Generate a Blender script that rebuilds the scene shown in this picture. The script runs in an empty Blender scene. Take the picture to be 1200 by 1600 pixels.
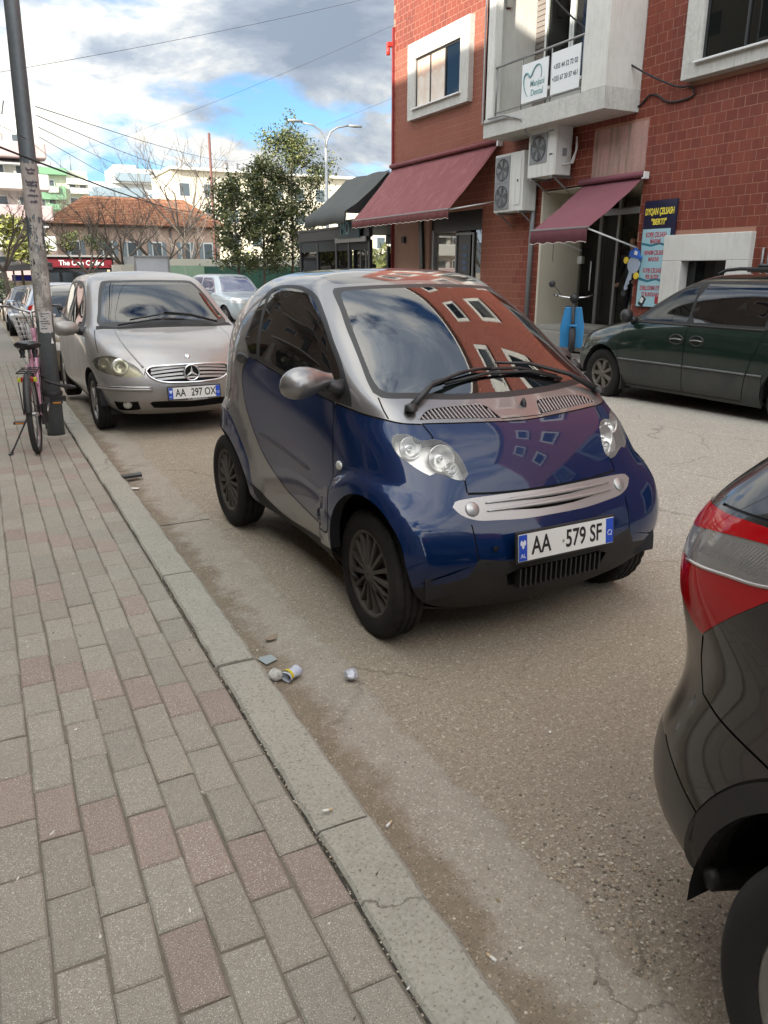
import bpy, bmesh, math, random, time
import numpy as np
from mathutils import Vector, Matrix
from mathutils.bvhtree import BVHTree
from mathutils.geometry import delaunay_2d_cdt
random.seed(7); rng = np.random.default_rng(7)
PI = math.pi; R = math.radians
sc = bpy.context.scene; C = sc.collection
# ---------------------------------------------------------------- camera, sky, sun, exposure
cam_d = bpy.data.cameras.new('camera'); cam = bpy.data.objects.new('camera', cam_d); C.objects.link(cam)
cam_d.sensor_fit = 'VERTICAL'; cam_d.sensor_height = 24; cam_d.lens = 18.0; cam_d.clip_start = .02; cam_d.clip_end = 6000
CM = ((0.8914554532625274, 0.13371682443859043, -0.4329283840435518), (-0.4531007419719019, 0.26860908521182714, -0.850028750670339), (0.002625351979032923, 0.9539229372458368, 0.30004022617519405))
cam.matrix_world = Matrix.Translation((0, 0, 1.551)) @ Matrix(CM).to_4x4()
sc.camera = cam
SUN_DIR = Vector((-.84, -.42, .31)).normalized()          # towards the sun
sun_el = math.asin(SUN_DIR.z); sun_az = math.atan2(SUN_DIR.x, SUN_DIR.y)
sd = bpy.data.lights.new('sun', 'SUN'); sd.energy = 4.0; sd.angle = R(.6); sd.color = (1, .93, .82)
so = bpy.data.objects.new('sun', sd); C.objects.link(so); so.rotation_euler = SUN_DIR.to_track_quat('Z', 'Y').to_euler(); so.location = (0, 0, 60)
W = bpy.data.worlds.new('World'); sc.world = W; W.use_nodes = True
def build_world():
    nt = W.node_tree; N = nt.nodes; L = nt.links; N.clear()
    out = N.new('ShaderNodeOutputWorld'); mix = N.new('ShaderNodeMixShader')
    bg = N.new('ShaderNodeBackground'); bc = N.new('ShaderNodeBackground')
    sky = N.new('ShaderNodeTexSky'); sky.sky_type = 'NISHITA'; sky.sun_disc = False
    sky.sun_elevation = sun_el; sky.sun_rotation = sun_az; sky.air_density = 1.0; sky.dust_density = .6; sky.ozone_density = 1.5
    bg.inputs[1].default_value = .075; tn = N.new('ShaderNodeMix'); tn.data_type = 'RGBA'; tn.blend_type = 'MULTIPLY'; tn.inputs[0].default_value = 1; tn.inputs[7].default_value = (.60, .84, 1.12, 1); L.new(sky.outputs[0], tn.inputs[6]); L.new(tn.outputs[2], bg.inputs[0])
    tc = N.new('ShaderNodeTexCoord'); sep = N.new('ShaderNodeSeparateXYZ'); L.new(tc.outputs['Generated'], sep.inputs[0])
    def M(op, a, b=None, c=None):
        m = N.new('ShaderNodeMath'); m.operation = op
        for i, x in enumerate((a, b, c)):
            if x is None: continue
            if isinstance(x, (int, float)): m.inputs[i].default_value = x
            else: L.new(x, m.inputs[i])
        return m.outputs[0]
    zz = M('ADD', M('MAXIMUM', sep.outputs[2], 0.0), .42)
    cb = N.new('ShaderNodeCombineXYZ'); L.new(M('DIVIDE', sep.outputs[0], zz), cb.inputs[0]); L.new(M('DIVIDE', sep.outputs[1], zz), cb.inputs[1]); L.new(M('MULTIPLY', sep.outputs[2], 3.0), cb.inputs[2])
    def noise(scale, det, rough, off, dist=0):
        mp = N.new('ShaderNodeMapping'); L.new(cb.outputs[0], mp.inputs[0]); mp.inputs['Location'].default_value = off
        n = N.new('ShaderNodeTexNoise'); L.new(mp.outputs[0], n.inputs[0]); n.inputs['Scale'].default_value = scale; n.inputs['Detail'].default_value = det; n.inputs['Roughness'].default_value = rough; n.inputs['Distortion'].default_value = dist
        return n.outputs[0]
    def ramp(f, stops):
        r = N.new('ShaderNodeValToRGB'); L.new(f, r.inputs[0]); e = r.color_ramp.elements
        while len(e) < len(stops): e.new(.5)
        for x, (p, c) in zip(e, stops): x.position = p; x.color = c if len(c) == 4 else (*c, 1)
        return r.outputs[0]
    cov = noise(1.5, 9, .55, SKY_OFF, .1)
    covr = ramp(cov, [(.375, (0, 0, 0)), (.43, (1, 1, 1))])
    shade = noise(2.0, 12, .60, SKY_OFF2, .25)
    col = ramp(shade, [(.36, (.125, .150, .19)), (.43, (.175, .20, .235)), (.475, (.245, .265, .285)), (.515, (.345, .345, .335)), (.60, (.405, .395, .365))])
    low = N.new('ShaderNodeMix'); low.data_type = 'RGBA'
    L.new(col, low.inputs[6]); low.inputs[7].default_value = (.27, .32, .38, 1)
    L.new(ramp(sep.outputs[2], [(.0, (.8, .8, .8)), (.13, (0, 0, 0))]), low.inputs[0])
    # added glow: clouds brightened towards the sun to lift light on the ground
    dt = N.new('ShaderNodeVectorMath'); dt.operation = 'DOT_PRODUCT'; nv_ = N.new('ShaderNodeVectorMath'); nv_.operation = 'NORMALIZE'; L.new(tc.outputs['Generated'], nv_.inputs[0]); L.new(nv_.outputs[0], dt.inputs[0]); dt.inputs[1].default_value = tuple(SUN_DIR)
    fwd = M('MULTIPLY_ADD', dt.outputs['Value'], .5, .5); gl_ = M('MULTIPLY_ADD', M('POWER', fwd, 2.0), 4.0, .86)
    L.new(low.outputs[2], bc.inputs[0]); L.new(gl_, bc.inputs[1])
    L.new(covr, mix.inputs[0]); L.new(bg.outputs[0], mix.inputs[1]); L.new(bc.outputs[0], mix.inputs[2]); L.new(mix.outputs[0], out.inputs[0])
SKY_OFF = (5.3, -6.5, 1.4); SKY_OFF2 = (7.5, 4.8, -2.0)
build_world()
sc.view_settings.view_transform = 'Standard'; sc.view_settings.look = 'None'; sc.view_settings.exposure = 1.50; sc.view_settings.gamma = 1
sc.view_settings.use_curve_mapping = False
sc.cycles.max_bounces = 8; sc.cycles.transparent_max_bounces = 12; sc.cycles.caustics_reflective = False; sc.cycles.caustics_refractive = False

# ---------------------------------------------------------------- materials
MATS = {}
def mat(name, col, rough=.6, metal=0, coat=0, spec=.5, noise=None, bump=None, emit=None, var=None, dust=None, pos=False, specks=None, streak=None):
    """noise=(scale, amount, colour2)  bump=(scale, distance)  dust=(colour, amount, scale)"""
    if name in MATS: return MATS[name]
    m = bpy.data.materials.new(name); m.use_nodes = True; nt = m.node_tree; N = nt.nodes; L = nt.links
    b = N['Principled BSDF']; b.inputs['Roughness'].default_value = rough; b.inputs['Metallic'].default_value = metal
    b.inputs['Coat Weight'].default_value = coat; b.inputs['Coat Roughness'].default_value = .04; b.inputs['Specular IOR Level'].default_value = spec
    b.inputs['Base Color'].default_value = (*col, 1); m.diffuse_color = (*col, 1)
    tc = N.new('ShaderNodeTexCoord'); geo = N.new('ShaderNodeNewGeometry')
    def nz(scale, det=6, ro=.6, co='Object'):
        n = N.new('ShaderNodeTexNoise'); L.new(geo.outputs['Position'] if pos else tc.outputs[co], n.inputs[0]); n.inputs['Scale'].default_value = scale; n.inputs['Detail'].default_value = det; n.inputs['Roughness'].default_value = ro; return n.outputs[0]
    def mixc(f, a, c2, lo, hi):
        mr = N.new('ShaderNodeMapRange'); L.new(f, mr.inputs[0]); mr.inputs[1].default_value = lo; mr.inputs[2].default_value = hi
        mx = N.new('ShaderNodeMix'); mx.data_type = 'RGBA'; L.new(mr.outputs[0], mx.inputs[0])
        if isinstance(a, tuple): mx.inputs[6].default_value = (*a, 1)
        else: L.new(a, mx.inputs[6])
        mx.inputs[7].default_value = (*c2, 1); return mx.outputs[2], mr
    cur = col
    if noise:
        ns_ = noise if isinstance(noise, list) else [noise]
        for (s, amt, c2) in ns_:
            cur, mr = mixc(nz(s), cur, c2, .5-.18, .5+.18); mr.inputs[4].default_value = amt
    if streak:
        mpn = N.new('ShaderNodeMapping'); L.new(geo.outputs['Position'], mpn.inputs[0]); mpn.inputs['Scale'].default_value = (streak[0], streak[0], streak[0]*.07); n_ = N.new('ShaderNodeTexNoise'); L.new(mpn.outputs[0], n_.inputs[0]); n_.inputs['Scale'].default_value = 1; n_.inputs['Detail'].default_value = 6; n_.inputs['Roughness'].default_value = .65
        cur, mr = mixc(n_.outputs[0], cur, streak[1], streak[3] if len(streak) > 3 else .50, .68); mr.inputs[4].default_value = streak[2]
    if specks:
        for (s_, thr, c2, amt) in specks: cur, mr = mixc(nz(s_, 2, .5), cur, c2, thr, thr+.035); mr.inputs[4].default_value = amt
    if var:   # per-object random brightness
        oi = N.new('ShaderNodeObjectInfo'); hs = N.new('ShaderNodeHueSaturation'); mr = N.new('ShaderNodeMapRange')
        L.new(oi.outputs['Random'], mr.inputs[0]); mr.inputs[3].default_value = 1-var; mr.inputs[4].default_value = 1+var; L.new(mr.outputs[0], hs.inputs['Value'])
        if isinstance(cur, tuple): hs.inputs['Color'].default_value = (*cur, 1)
        else: L.new(cur, hs.inputs['Color'])
        cur = hs.outputs[0]
    if dust:
        c2, amt, s = dust; cur, mr = mixc(nz(s, 8, .7), cur, c2, .42, .75); mr.inputs[4].default_value = amt
        rr = N.new('ShaderNodeMapRange'); L.new(mr.outputs[0], rr.inputs[0]); rr.inputs[3].default_value = rough; rr.inputs[4].default_value = min(1, rough+.35); L.new(rr.outputs[0], b.inputs['Roughness'])
    if not isinstance(cur, tuple): L.new(cur, b.inputs['Base Color'])
    if bump:
        bs = bump if isinstance(bump, list) else [bump]; prev = None
        for (s, dd) in bs:
            bp = N.new('ShaderNodeBump'); bp.inputs['Distance'].default_value = dd; L.new(nz(s, 8, .65), bp.inputs['Height'])
            if prev: L.new(prev, bp.inputs['Normal'])
            prev = bp.outputs[0]
        L.new(prev, b.inputs['Normal'])
    if emit: b.inputs['Emission Color'].default_value = (*emit[0], 1); b.inputs['Emission Strength'].default_value = emit[1]
    MATS[name] = m; return m
def glassmat(name, tint=(.6, .65, .63), thru=.6, rough=.0, ior=1.5, back=(.01, .01, .012), facing=.0):
    if name in MATS: return MATS[name]
    m = bpy.data.materials.new(name); m.use_nodes = True; nt = m.node_tree; N = nt.nodes; L = nt.links; N.clear()
    out = N.new('ShaderNodeOutputMaterial'); tr = N.new('ShaderNodeBsdfTransparent'); tr.inputs[0].default_value = (*tint, 1)
    df = N.new('ShaderNodeBsdfDiffuse'); df.inputs[0].default_value = (*back, 1); m1 = N.new('ShaderNodeMixShader'); m1.inputs[0].default_value = thru
    L.new(df.outputs[0], m1.inputs[1]); L.new(tr.outputs[0], m1.inputs[2])
    gl = N.new('ShaderNodeBsdfGlossy'); gl.inputs['Roughness'].default_value = rough; gl.inputs[0].default_value = (1, 1, 1, 1)
    fr = N.new('ShaderNodeFresnel'); fr.inputs[0].default_value = ior; m2 = N.new('ShaderNodeMixShader')
    mr = N.new('ShaderNodeMapRange'); L.new(fr.outputs[0], mr.inputs[0]); mr.inputs[3].default_value = facing
    L.new(mr.outputs[0], m2.inputs[0]); L.new(m1.outputs[0], m2.inputs[1]); L.new(gl.outputs[0], m2.inputs[2]); L.new(m2.outputs[0], out.inputs[0])
    m.diffuse_color = (*tint, .5); MATS[name] = m; return m

# ---------------------------------------------------------------- object helpers
def link(o, parent=None):
    C.objects.link(o)
    if parent: o.parent = parent
    return o
def thing(name, label, cat, loc=(0, 0, 0), rz=0, group=None):
    o = bpy.data.objects.new(name, None); o.location = loc; o.rotation_euler = (0, 0, rz); o.empty_display_size = .2; link(o)
    o['label'] = label; o['category'] = cat
    if group: o['group'] = group
    return o
def tag(o, label=None, cat=None, group=None, kind=None):
    for k, v in (('label', label), ('category', cat), ('group', group), ('kind', kind)):
        if v: o[k] = v
    return o
class MB:
    """mesh builder: one object with one or more materials"""
    def __init__(s): s.v = []; s.f = []; s.mi = []; s.sm = []; s.mats = []
    def m(s, mt):
        if mt not in s.mats: s.mats.append(mt)
        return s.mats.index(mt)
    def add(s, v, f, mt=None, smooth=False):
        n = len(s.v); s.v += [tuple(map(float, p)) for p in v]; s.f += [tuple(int(i)+n for i in q) for q in f]
        k = s.m(mt) if mt else 0; s.mi += [k]*len(f); s.sm += [smooth]*len(f); return s
    def box(s, c, d, mt=None, rz=0, M=None):
        x, y, z = d[0]/2, d[1]/2, d[2]/2
        P = [Vector((a*x, b*y, e*z)) for a, b, e in ((-1,-1,-1),(1,-1,-1),(1,1,-1),(-1,1,-1),(-1,-1,1),(1,-1,1),(1,1,1),(-1,1,1))]
        if rz: q = Matrix.Rotation(rz, 3, 'Z'); P = [q @ p for p in P]
        if M: P = [M @ p for p in P]
        P = [p+Vector(c) for p in P]
        return s.add(P, ((3,2,1,0),(4,5,6,7),(0,1,5,4),(1,2,6,5),(2,3,7,6),(3,0,4,7)), mt)
    def hexa(s, P, mt=None):
        return s.add(P, ((3,2,1,0),(4,5,6,7),(0,1,5,4),(1,2,6,5),(2,3,7,6),(3,0,4,7)), mt)
    def tube(s, pts, r, n=8, mt=None, cap=True, smooth=True):
        pts = [Vector(p) for p in pts]; rr = r if isinstance(r, (list, tuple)) else [r]*len(pts); V = []; F = []
        up = Vector((0, 0, 1)) if abs((pts[1]-pts[0]).normalized().z) < .9 else Vector((1, 0, 0)); u = None
        for i, p in enumerate(pts):
            t = (pts[min(i+1, len(pts)-1)]-pts[max(i-1, 0)]).normalized()
            u = (up - t*up.dot(t)).normalized() if u is None else (u - t*u.dot(t)).normalized(); w = t.cross(u)
            for k in range(n): a = 2*PI*k/n; V.append(p+(u*math.cos(a)+w*math.sin(a))*rr[i])
        for i in range(len(pts)-1):
            for k in range(n): F.append((i*n+k, i*n+(k+1) % n, (i+1)*n+(k+1) % n, (i+1)*n+k))
        if cap: F.append(tuple(range(n))[::-1]); F.append(tuple((len(pts)-1)*n+k for k in range(n)))
        return s.add(V, F, mt, smooth)
    def lathe(s, prof, c, ax='Y', n=32, mt=None, smooth=True, a0=0, a1=2*PI):
        # prof: (radius, along axis); ax = axis letter
        V = []; F = []; full = abs(a1-a0-2*PI) < 1e-6; m = n if full else n+1
        for (r, h) in prof:
            for k in range(m):
                a = a0+(a1-a0)*k/n; p = (r*math.cos(a), r*math.sin(a))
                V.append({'Y': (p[0], h, p[1]), 'Z': (p[0], p[1], h), 'X': (h, p[0], p[1])}[ax])
        V = [(v[0]+c[0], v[1]+c[1], v[2]+c[2]) for v in V]
        for i in range(len(prof)-1):
            for k in range(m if full else m-1): F.append((i*m+k, i*m+(k+1) % m, (i+1)*m+(k+1) % m, (i+1)*m+k))
        return s.add(V, F, mt, smooth)
    def prism(s, P2, h0, h1, fn, mt=None):
        # polygon P2 (list of 2D) extruded between h0,h1 ; fn(a,b,h)->xyz
        n = len(P2); V = [fn(a, b, h0) for a, b in P2]+[fn(a, b, h1) for a, b in P2]
        F = [tuple(range(n))[::-1], tuple(range(n, 2*n))]+[(i, (i+1) % n, n+(i+1) % n, n+i) for i in range(n)]
        return s.add(V, F, mt)
    def mesh(s, name, mt=None):
        me = bpy.data.meshes.new(name); me.from_pydata(s.v, [], s.f)
        for q in (s.mats or ([mt] if mt else [])): me.materials.append(q)
        if s.mats: me.polygons.foreach_set('material_index', s.mi)
        me.polygons.foreach_set('use_smooth', s.sm); me.update(); return me
    def build(s, name, mt=None, parent=None, bev=0, loc=None, fix=True):
        me = s.mesh(name, mt)
        if fix or bev:
            bm = bmesh.new(); bm.from_mesh(me)
            if fix: bmesh.ops.recalc_face_normals(bm, faces=bm.faces)
            if bev: bmesh.ops.bevel(bm, geom=[e for e in bm.edges if len(e.link_faces) == 2 and e.calc_face_angle(0) > .6], offset=bev, segments=2, affect='EDGES', profile=.6)
            bm.to_mesh(me); bm.free()
        o = bpy.data.objects.new(name, me); link(o, parent)
        if loc: o.location = loc
        return o
def obox(name, c, d, mt, parent=None, bev=0, rz=0): return MB().box(c, d, None, rz).build(name, mt, parent, bev)
def copy_tree(o, parent=None, loc=None):
    c = o.copy(); link(c)
    c.parent = parent
    if loc: c.location = loc
    for ch in list(o.children): copy_tree(ch, c)
    return c
def text(body, size, mt, parent, M, name='lettering', sx=1, depth=.001, align='CENTER', bold=0, spacing=1):
    cu = bpy.data.curves.new(name, 'FONT'); cu.body = body; cu.size = size; cu.extrude = depth; cu.align_x = align; cu.align_y = 'CENTER'; cu.offset = bold; cu.space_character = spacing; cu.resolution_u = 4
    t = bpy.data.objects.new(name, cu); C.objects.link(t); dg = bpy.context.evaluated_depsgraph_get(); me = bpy.data.meshes.new_from_object(t.evaluated_get(dg))
    C.objects.unlink(t); bpy.data.objects.remove(t); me.materials.clear(); me.materials.append(mt)
    me.transform(Matrix.Diagonal((sx, 1, 1, 1))); me.transform(M)
    o = bpy.data.objects.new(name, me); link(o, parent); return o
def frame(o, xdir, ydir):
    x = Vector(xdir).normalized(); y = Vector(ydir).normalized(); y = (y-x*x.dot(y)).normalized(); z = x.cross(y)
    return Matrix(((x.x, y.x, z.x, o[0]), (x.y, y.y, z.y, o[1]), (x.z, y.z, z.z, o[2]), (0, 0, 0, 1)))
def inpoly(P, poly):
    x, y = P[:, 0], P[:, 1]; q = np.asarray(poly); n = len(q); c = np.zeros(len(P), bool); j = n-1
    for i in range(n):
        xi, yi = q[i]; xj, yj = q[j]
        if yi != yj: c ^= ((yi > y) != (yj > y)) & (x < (xj-xi)*(y-yi)/(yj-yi)+xi)
        j = i
    return c
def smooth_poly(P, closed=True, step=.02, corner=50):
    P = [np.array(p, float) for p in P]; n = len(P); out = []
    def ang(i):
        if not closed and i in (0, n-1): return 180
        a = P[i]-P[i-1]; b = P[(i+1) % n]-P[i]; la = np.linalg.norm(a)*np.linalg.norm(b)
        return math.degrees(math.acos(max(-1, min(1, float(a@b)/(la+1e-12)))))
    cor = [ang(i) > corner for i in range(n)]
    for i in range(n if closed else n-1):
        p1, p2 = P[i], P[(i+1) % n]; p0 = P[i-1] if not cor[i] else 2*p1-p2; p3 = P[(i+2) % n] if not cor[(i+1) % n] else 2*p2-p1
        if cor[i]: p0 = p1-(p2-p1)*.5
        if cor[(i+1) % n]: p3 = p2+(p2-p1)*.5
        k = max(1, int(np.linalg.norm(p2-p1)/step+.5))
        d = np.linalg.norm(p2-p1)+1e-9
        m1 = (p2-p0)/(np.linalg.norm(p2-p1)+np.linalg.norm(p1-p0)+1e-9)*d; m2 = (p3-p1)/(np.linalg.norm(p3-p2)+np.linalg.norm(p2-p1)+1e-9)*d
        for t in range(k):
            t /= k; out.append((2*t**3-3*t*t+1)*p1+(t**3-2*t*t+t)*m1+(-2*t**3+3*t*t)*p2+(t**3-t*t)*m2)
    if not closed: out.append(P[-1])
    return out
# ---------------------------------------------------------------- car shells: smooth surface + exact outlines
def bsp(P, n):
    K = P.shape[0]-3; out = []
    for s in range(K):
        ts = np.arange(n)/n if s < K-1 else np.linspace(0, 1, n+1)
        for t in ts: out.append(((1-t)**3*P[s]+(3*t**3-6*t*t+4)*P[s+1]+(-3*t**3+3*t*t+3*t+1)*P[s+2]+t**3*P[s+3])/6)
    return np.array(out)
MIR = np.array([1, -1, 1.])
def ghost(G):
    G = np.concatenate([(2*G[:1]-G[1:2]), G, G[-2:-1]*MIR], 0)
    return np.concatenate([G[:, 1:2]*MIR, G, G[:, -2:-1]*MIR], 1)
def evalg(G, nu, nv):
    a = bsp(ghost(G), nu); return bsp(a.transpose(1, 0, 2), nv).transpose(1, 0, 2)
FRC = (.16, .40, .64, .86)
KU, KV = .1, .3
class Surf:
    def __init__(s, rows, nu=6, nv=12, fit=.85, disp=None):
        T = []
        for (xf, zf, xc, yc, ys, zs, xrc, yrc, xr, zr) in rows:
            zc = zf+(zs-zf)*.55; zq = zr+(zs-zr)*.55
            r = [(xf, 0, zf), (xf-(xf-xc)*.27, yc*.55, zf+(zc-zf)*.3), (xc, yc, zc)]
            r += [(xc+(xrc-xc)*t, y, zs) for t, y in zip(FRC, ys)]
            r += [(xrc, yrc, zq), (xr-(xr-xrc)*.27, yrc*.55, zr+(zq-zr)*.3), (xr, 0, zr)]
            T.append(r)
        T = np.array(T, float); G = T.copy()
        for _ in range(3):
            G += fit*(T-evalg(G, 1, 1)); G[:, 0, 1] = 0; G[:, -1, 1] = 0; G[-1, :, 1] = 0
        s.gg = ghost(G); s.nr = len(rows)-1; s.nc = 9; s.disp = disp
        A = evalg(G, nu, nv); s.nu, s.nv = nu, nv
        A[:, 0, 1] = 0; A[:, -1, 1] = 0; A[-1, :, 1] = 0
        s.A = A; nU, nV = A.shape[:2]; s.nU, s.nV = nU, nV
        s.V = A.reshape(-1, 3); I = np.arange(nU*nV).reshape(nU, nV)
        s.F = np.stack([I[:-1, :-1], I[:-1, 1:], I[1:, 1:], I[1:, :-1]], -1).reshape(-1, 4)
        s.bvh = BVHTree.FromPolygons([tuple(v) for v in s.V], [tuple(map(int, f)) for f in s.F])
    def raw(s, uv):
        uv = np.asarray(uv, float); u = np.clip(uv[:, 0]/KU, 0, s.nr-1e-9); v = np.clip(uv[:, 1]/KV, 0, s.nc-1e-9)
        iu = u.astype(int); iv = v.astype(int); tu = (u-iu)[:, None]; tv = (v-iv)[:, None]
        B = lambda t: ((1-t)**3/6, (3*t**3-6*t*t+4)/6, (-3*t**3+3*t*t+3*t+1)/6, t**3/6)
        bu = B(tu); bv = B(tv); P = 0
        for a in range(4):
            for b in range(4): P = P+bu[a]*bv[b]*s.gg[iu+a, iv+b]
        return P
    def nrm(s, uv):
        e = 2e-3; a = s.raw(uv+np.array([e, 0]))-s.raw(uv-np.array([e, 0])); b = s.raw(uv+np.array([0, e]))-s.raw(uv-np.array([0, e]))
        n = np.cross(b, a); L = np.linalg.norm(n, axis=1, keepdims=True); n = n/np.maximum(L, 1e-12); n[L[:, 0] < 1e-9] = (0, 0, 1)
        return n
    def ev(s, uv):
        uv = np.asarray(uv, float); P = s.raw(uv); n = s.nrm(uv)
        if s.disp:
            d = s.disp(P)[:, None]; e = .004; P2 = P+n*d
            pa = s.raw(uv+np.array([e, 0])); pa = pa+n*s.disp(pa)[:, None]; pb = s.raw(uv+np.array([0, e])); pb = pb+n*s.disp(pb)[:, None]
            m = np.cross(pb-P2, pa-P2); L = np.linalg.norm(m, axis=1, keepdims=True); m = m/np.maximum(L, 1e-12); ok = (np.abs(d[:, 0]) > 1e-5) & (L[:, 0] > 1e-9)
            n[ok] = m[ok]; P = P2
        return P, n
    def uv_of(s, p, fi):
        f = s.F[fi]; i, j = divmod(fi, s.nV-1); a = s.V[f[0]]; e2 = s.V[f[1]]-a; e1 = s.V[f[3]]-a
        M = np.array([[e1@e1, e1@e2], [e1@e2, e2@e2]])+np.eye(2)*1e-12; r = np.linalg.solve(M, [e1@(p-a), e2@(p-a)])
        return np.array([(i+min(max(r[0], 0), 1))/s.nu*KU, (j+min(max(r[1], 0), 1))/s.nv*KV])
    def P(s, p):
        h = s.bvh.find_nearest(Vector((p[0], abs(p[1]), p[2]))); return s.uv_of(np.array(h[0]), h[2])
    def cast(s, o, d):
        h = s.bvh.ray_cast(Vector(o), Vector(d))
        if h[0] is None: h = s.bvh.find_nearest(Vector(o)+Vector(d)*.8)
        return s.uv_of(np.array(h[0]), h[2])
    def S(s, x, z): return s.cast((x, 0.001, z), (0, 1, 0))
    def Fr(s, y, z, x0=-.2): return s.cast((x0, abs(y)+1e-4, z), (1, 0, 0))
    def Bk(s, y, z, x0=.2): return s.cast((x0, abs(y)+1e-4, z), (-1, 0, 0))
    def T(s, x, y, z0=.6): return s.cast((x, abs(y)+1e-4, z0), (0, 0, 1))
    def conv(s, kind, pts, step=.02, smooth=True, closed=True):
        if kind == 'P': pts = [(p[0], abs(p[1]), p[2]) for p in pts]
        pts = smooth_poly(pts, closed, step) if smooth else [np.array(p, float) for p in pts]
        f = {'P': s.P, 'S': lambda p: s.S(*p), 'F': lambda p: s.Fr(*p), 'B': lambda p: s.Bk(*p), 'T': lambda p: s.T(*p)}[kind]
        return [f(p) for p in pts]
    def ribbon(s, line, w):
        # thin closed polygon (uv) either side of a uv polyline, w in metres
        P = s.raw(np.array(line)); L = len(line); e = 1e-3
        A = []; B = []
        for i in range(L):
            t = P[min(i+1, L-1)]-P[max(i-1, 0)]; uv = np.array([line[i]]); n = s.nrm(uv)[0]; side = np.cross(n, t); side /= np.linalg.norm(side)+1e-12
            du = (s.raw(uv+[e, 0])-s.raw(uv-[e, 0]))[0]/(2*e); dv = (s.raw(uv+[0, e])-s.raw(uv-[0, e]))[0]/(2*e)
            M = np.array([[du@du, du@dv], [du@dv, dv@dv]])+np.eye(2)*1e-9; d = np.linalg.solve(M, [du@side, dv@side])*w/2
            A.append(line[i]+d); B.append(line[i]-d)
        return A+B[::-1]
    def regions(s, polys, gu=4, gv=8, far=None):
        """polys: list of (name, uv polygon). returns {name: (uv array, tris)} for the y>0 half"""
        U = s.nr*KU; Vv = s.nc*KV
        g = [(a, b) for a in np.linspace(0, U, s.nr*gu+1) for b in np.linspace(0, Vv, s.nc*gv+1)]
        g = np.array(g); pts = []; E = []
        keep = np.ones(len(g), bool); hu, hv = KU/gu*.30, KV/gv*.30
        brd = (g[:, 0] < 1e-9) | (g[:, 0] > U-1e-9) | (g[:, 1] < 1e-9) | (g[:, 1] > Vv-1e-9)
        for nm, q in polys:
            q = np.clip(np.array(q), [0, 0], [U, Vv]); n0 = len(pts); m = len(q)
            # snap to the centre line
            q[np.abs(q[:, 1]) < .004, 1] = 0; q[np.abs(q[:, 1]-Vv) < .004, 1] = Vv
            pts += [tuple(p) for p in q]; E += [(n0+i, n0+(i+1) % m) for i in range(m)]
            for p in q: keep &= ~((np.abs(g[:, 0]-p[0]) < hu) & (np.abs(g[:, 1]-p[1]) < hv) & ~brd)
        n0 = len(pts); pts += [tuple(p) for p in g[keep]]
        r = delaunay_2d_cdt([Vector(p) for p in pts], E, [], 0, 1e-6)
        uv = np.array([tuple(p) for p in r[0]]); tri = np.array([t for t in r[2] if len(t) == 3])
        cen = uv[tri].mean(1); lab = np.full(len(tri), -1); names = [n for n, _ in polys]
        for k in range(len(polys)-1, -1, -1): lab[inpoly(cen, np.clip(np.array(polys[k][1]), [0, 0], [U, Vv]))] = k
        out = {}
        for k in range(-1, len(polys)):
            t = tri[lab == k]
            if len(t) == 0: continue
            nm = 'shell' if k < 0 else names[k]
            out.setdefault(nm, []).append(t)
        res = {}
        for nm, ts in out.items():
            t = np.concatenate(ts); idx, inv = np.unique(t, return_inverse=True); res[nm] = (uv[idx], inv.reshape(-1, 3))
        return res
def reg_mesh(S, reg, name, sides=(1, -1), off=0.0, nudge=None):
    V = []; N = []; T = []
    uv, tri = reg; P, n = S.ev(uv)
    # consistent orientation
    a = P[tri]; fn = np.cross(a[:, 1]-a[:, 0], a[:, 2]-a[:, 0]); nn = n[tri].mean(1); flip = (fn*nn).sum(1) < 0
    tri = tri.copy(); tri[flip] = tri[flip][:, ::-1]
    P = P+n*off
    for sd in sides:
        b = sum(len(x) for x in V); k = np.array([1, sd, 1.]); V.append(P*k); N.append(n*k); T.append((tri if sd > 0 else tri[:, ::-1])+b)
    V = np.concatenate(V); N = np.concatenate(N); T = np.concatenate(T)
    me = bpy.data.meshes.new(name); me.from_pydata(V.tolist(), [], T.tolist()); me.polygons.foreach_set('use_smooth', [True]*len(T)); me.update()
    me.normals_split_custom_set_from_vertices(N.tolist())
    return me
def reg_obj(S, reg, name, mt, parent, sides=(1, -1), off=0.0):
    me = reg_mesh(S, reg, name, sides, off); me.materials.append(mt); o = bpy.data.objects.new(name, me); link(o, parent); return o
def flange(S, loop, depth, mt, name, parent, sd, closed=True, dirv=None, lift=0.0):
    """wall running inwards from an outline on the surface"""
    P, n = S.ev(np.array(loop)); k = np.array([1, sd, 1.]); P = (P+n*lift)*k; n = n*k; D = n*-depth if dirv is None else np.array(dirv)*k*depth
    Q = P+D; m = len(P); F = [(i, (i+1) % m, m+(i+1) % m, m+i) for i in range(m if closed else m-1)]
    return MB().add(np.concatenate([P, Q]), F, None, True).build(name, mt, parent)
def cyl_well(name, parent, cx, cz, r, y0, y1, sd, mt):
    mb = MB(); mb.lathe([(r, y1*sd), (r, y0*sd), (.02, y0*sd)], (cx, 0, cz), 'Y', 30, None, True, -.05, PI+.05); return mb.build(name, mt, parent)
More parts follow.
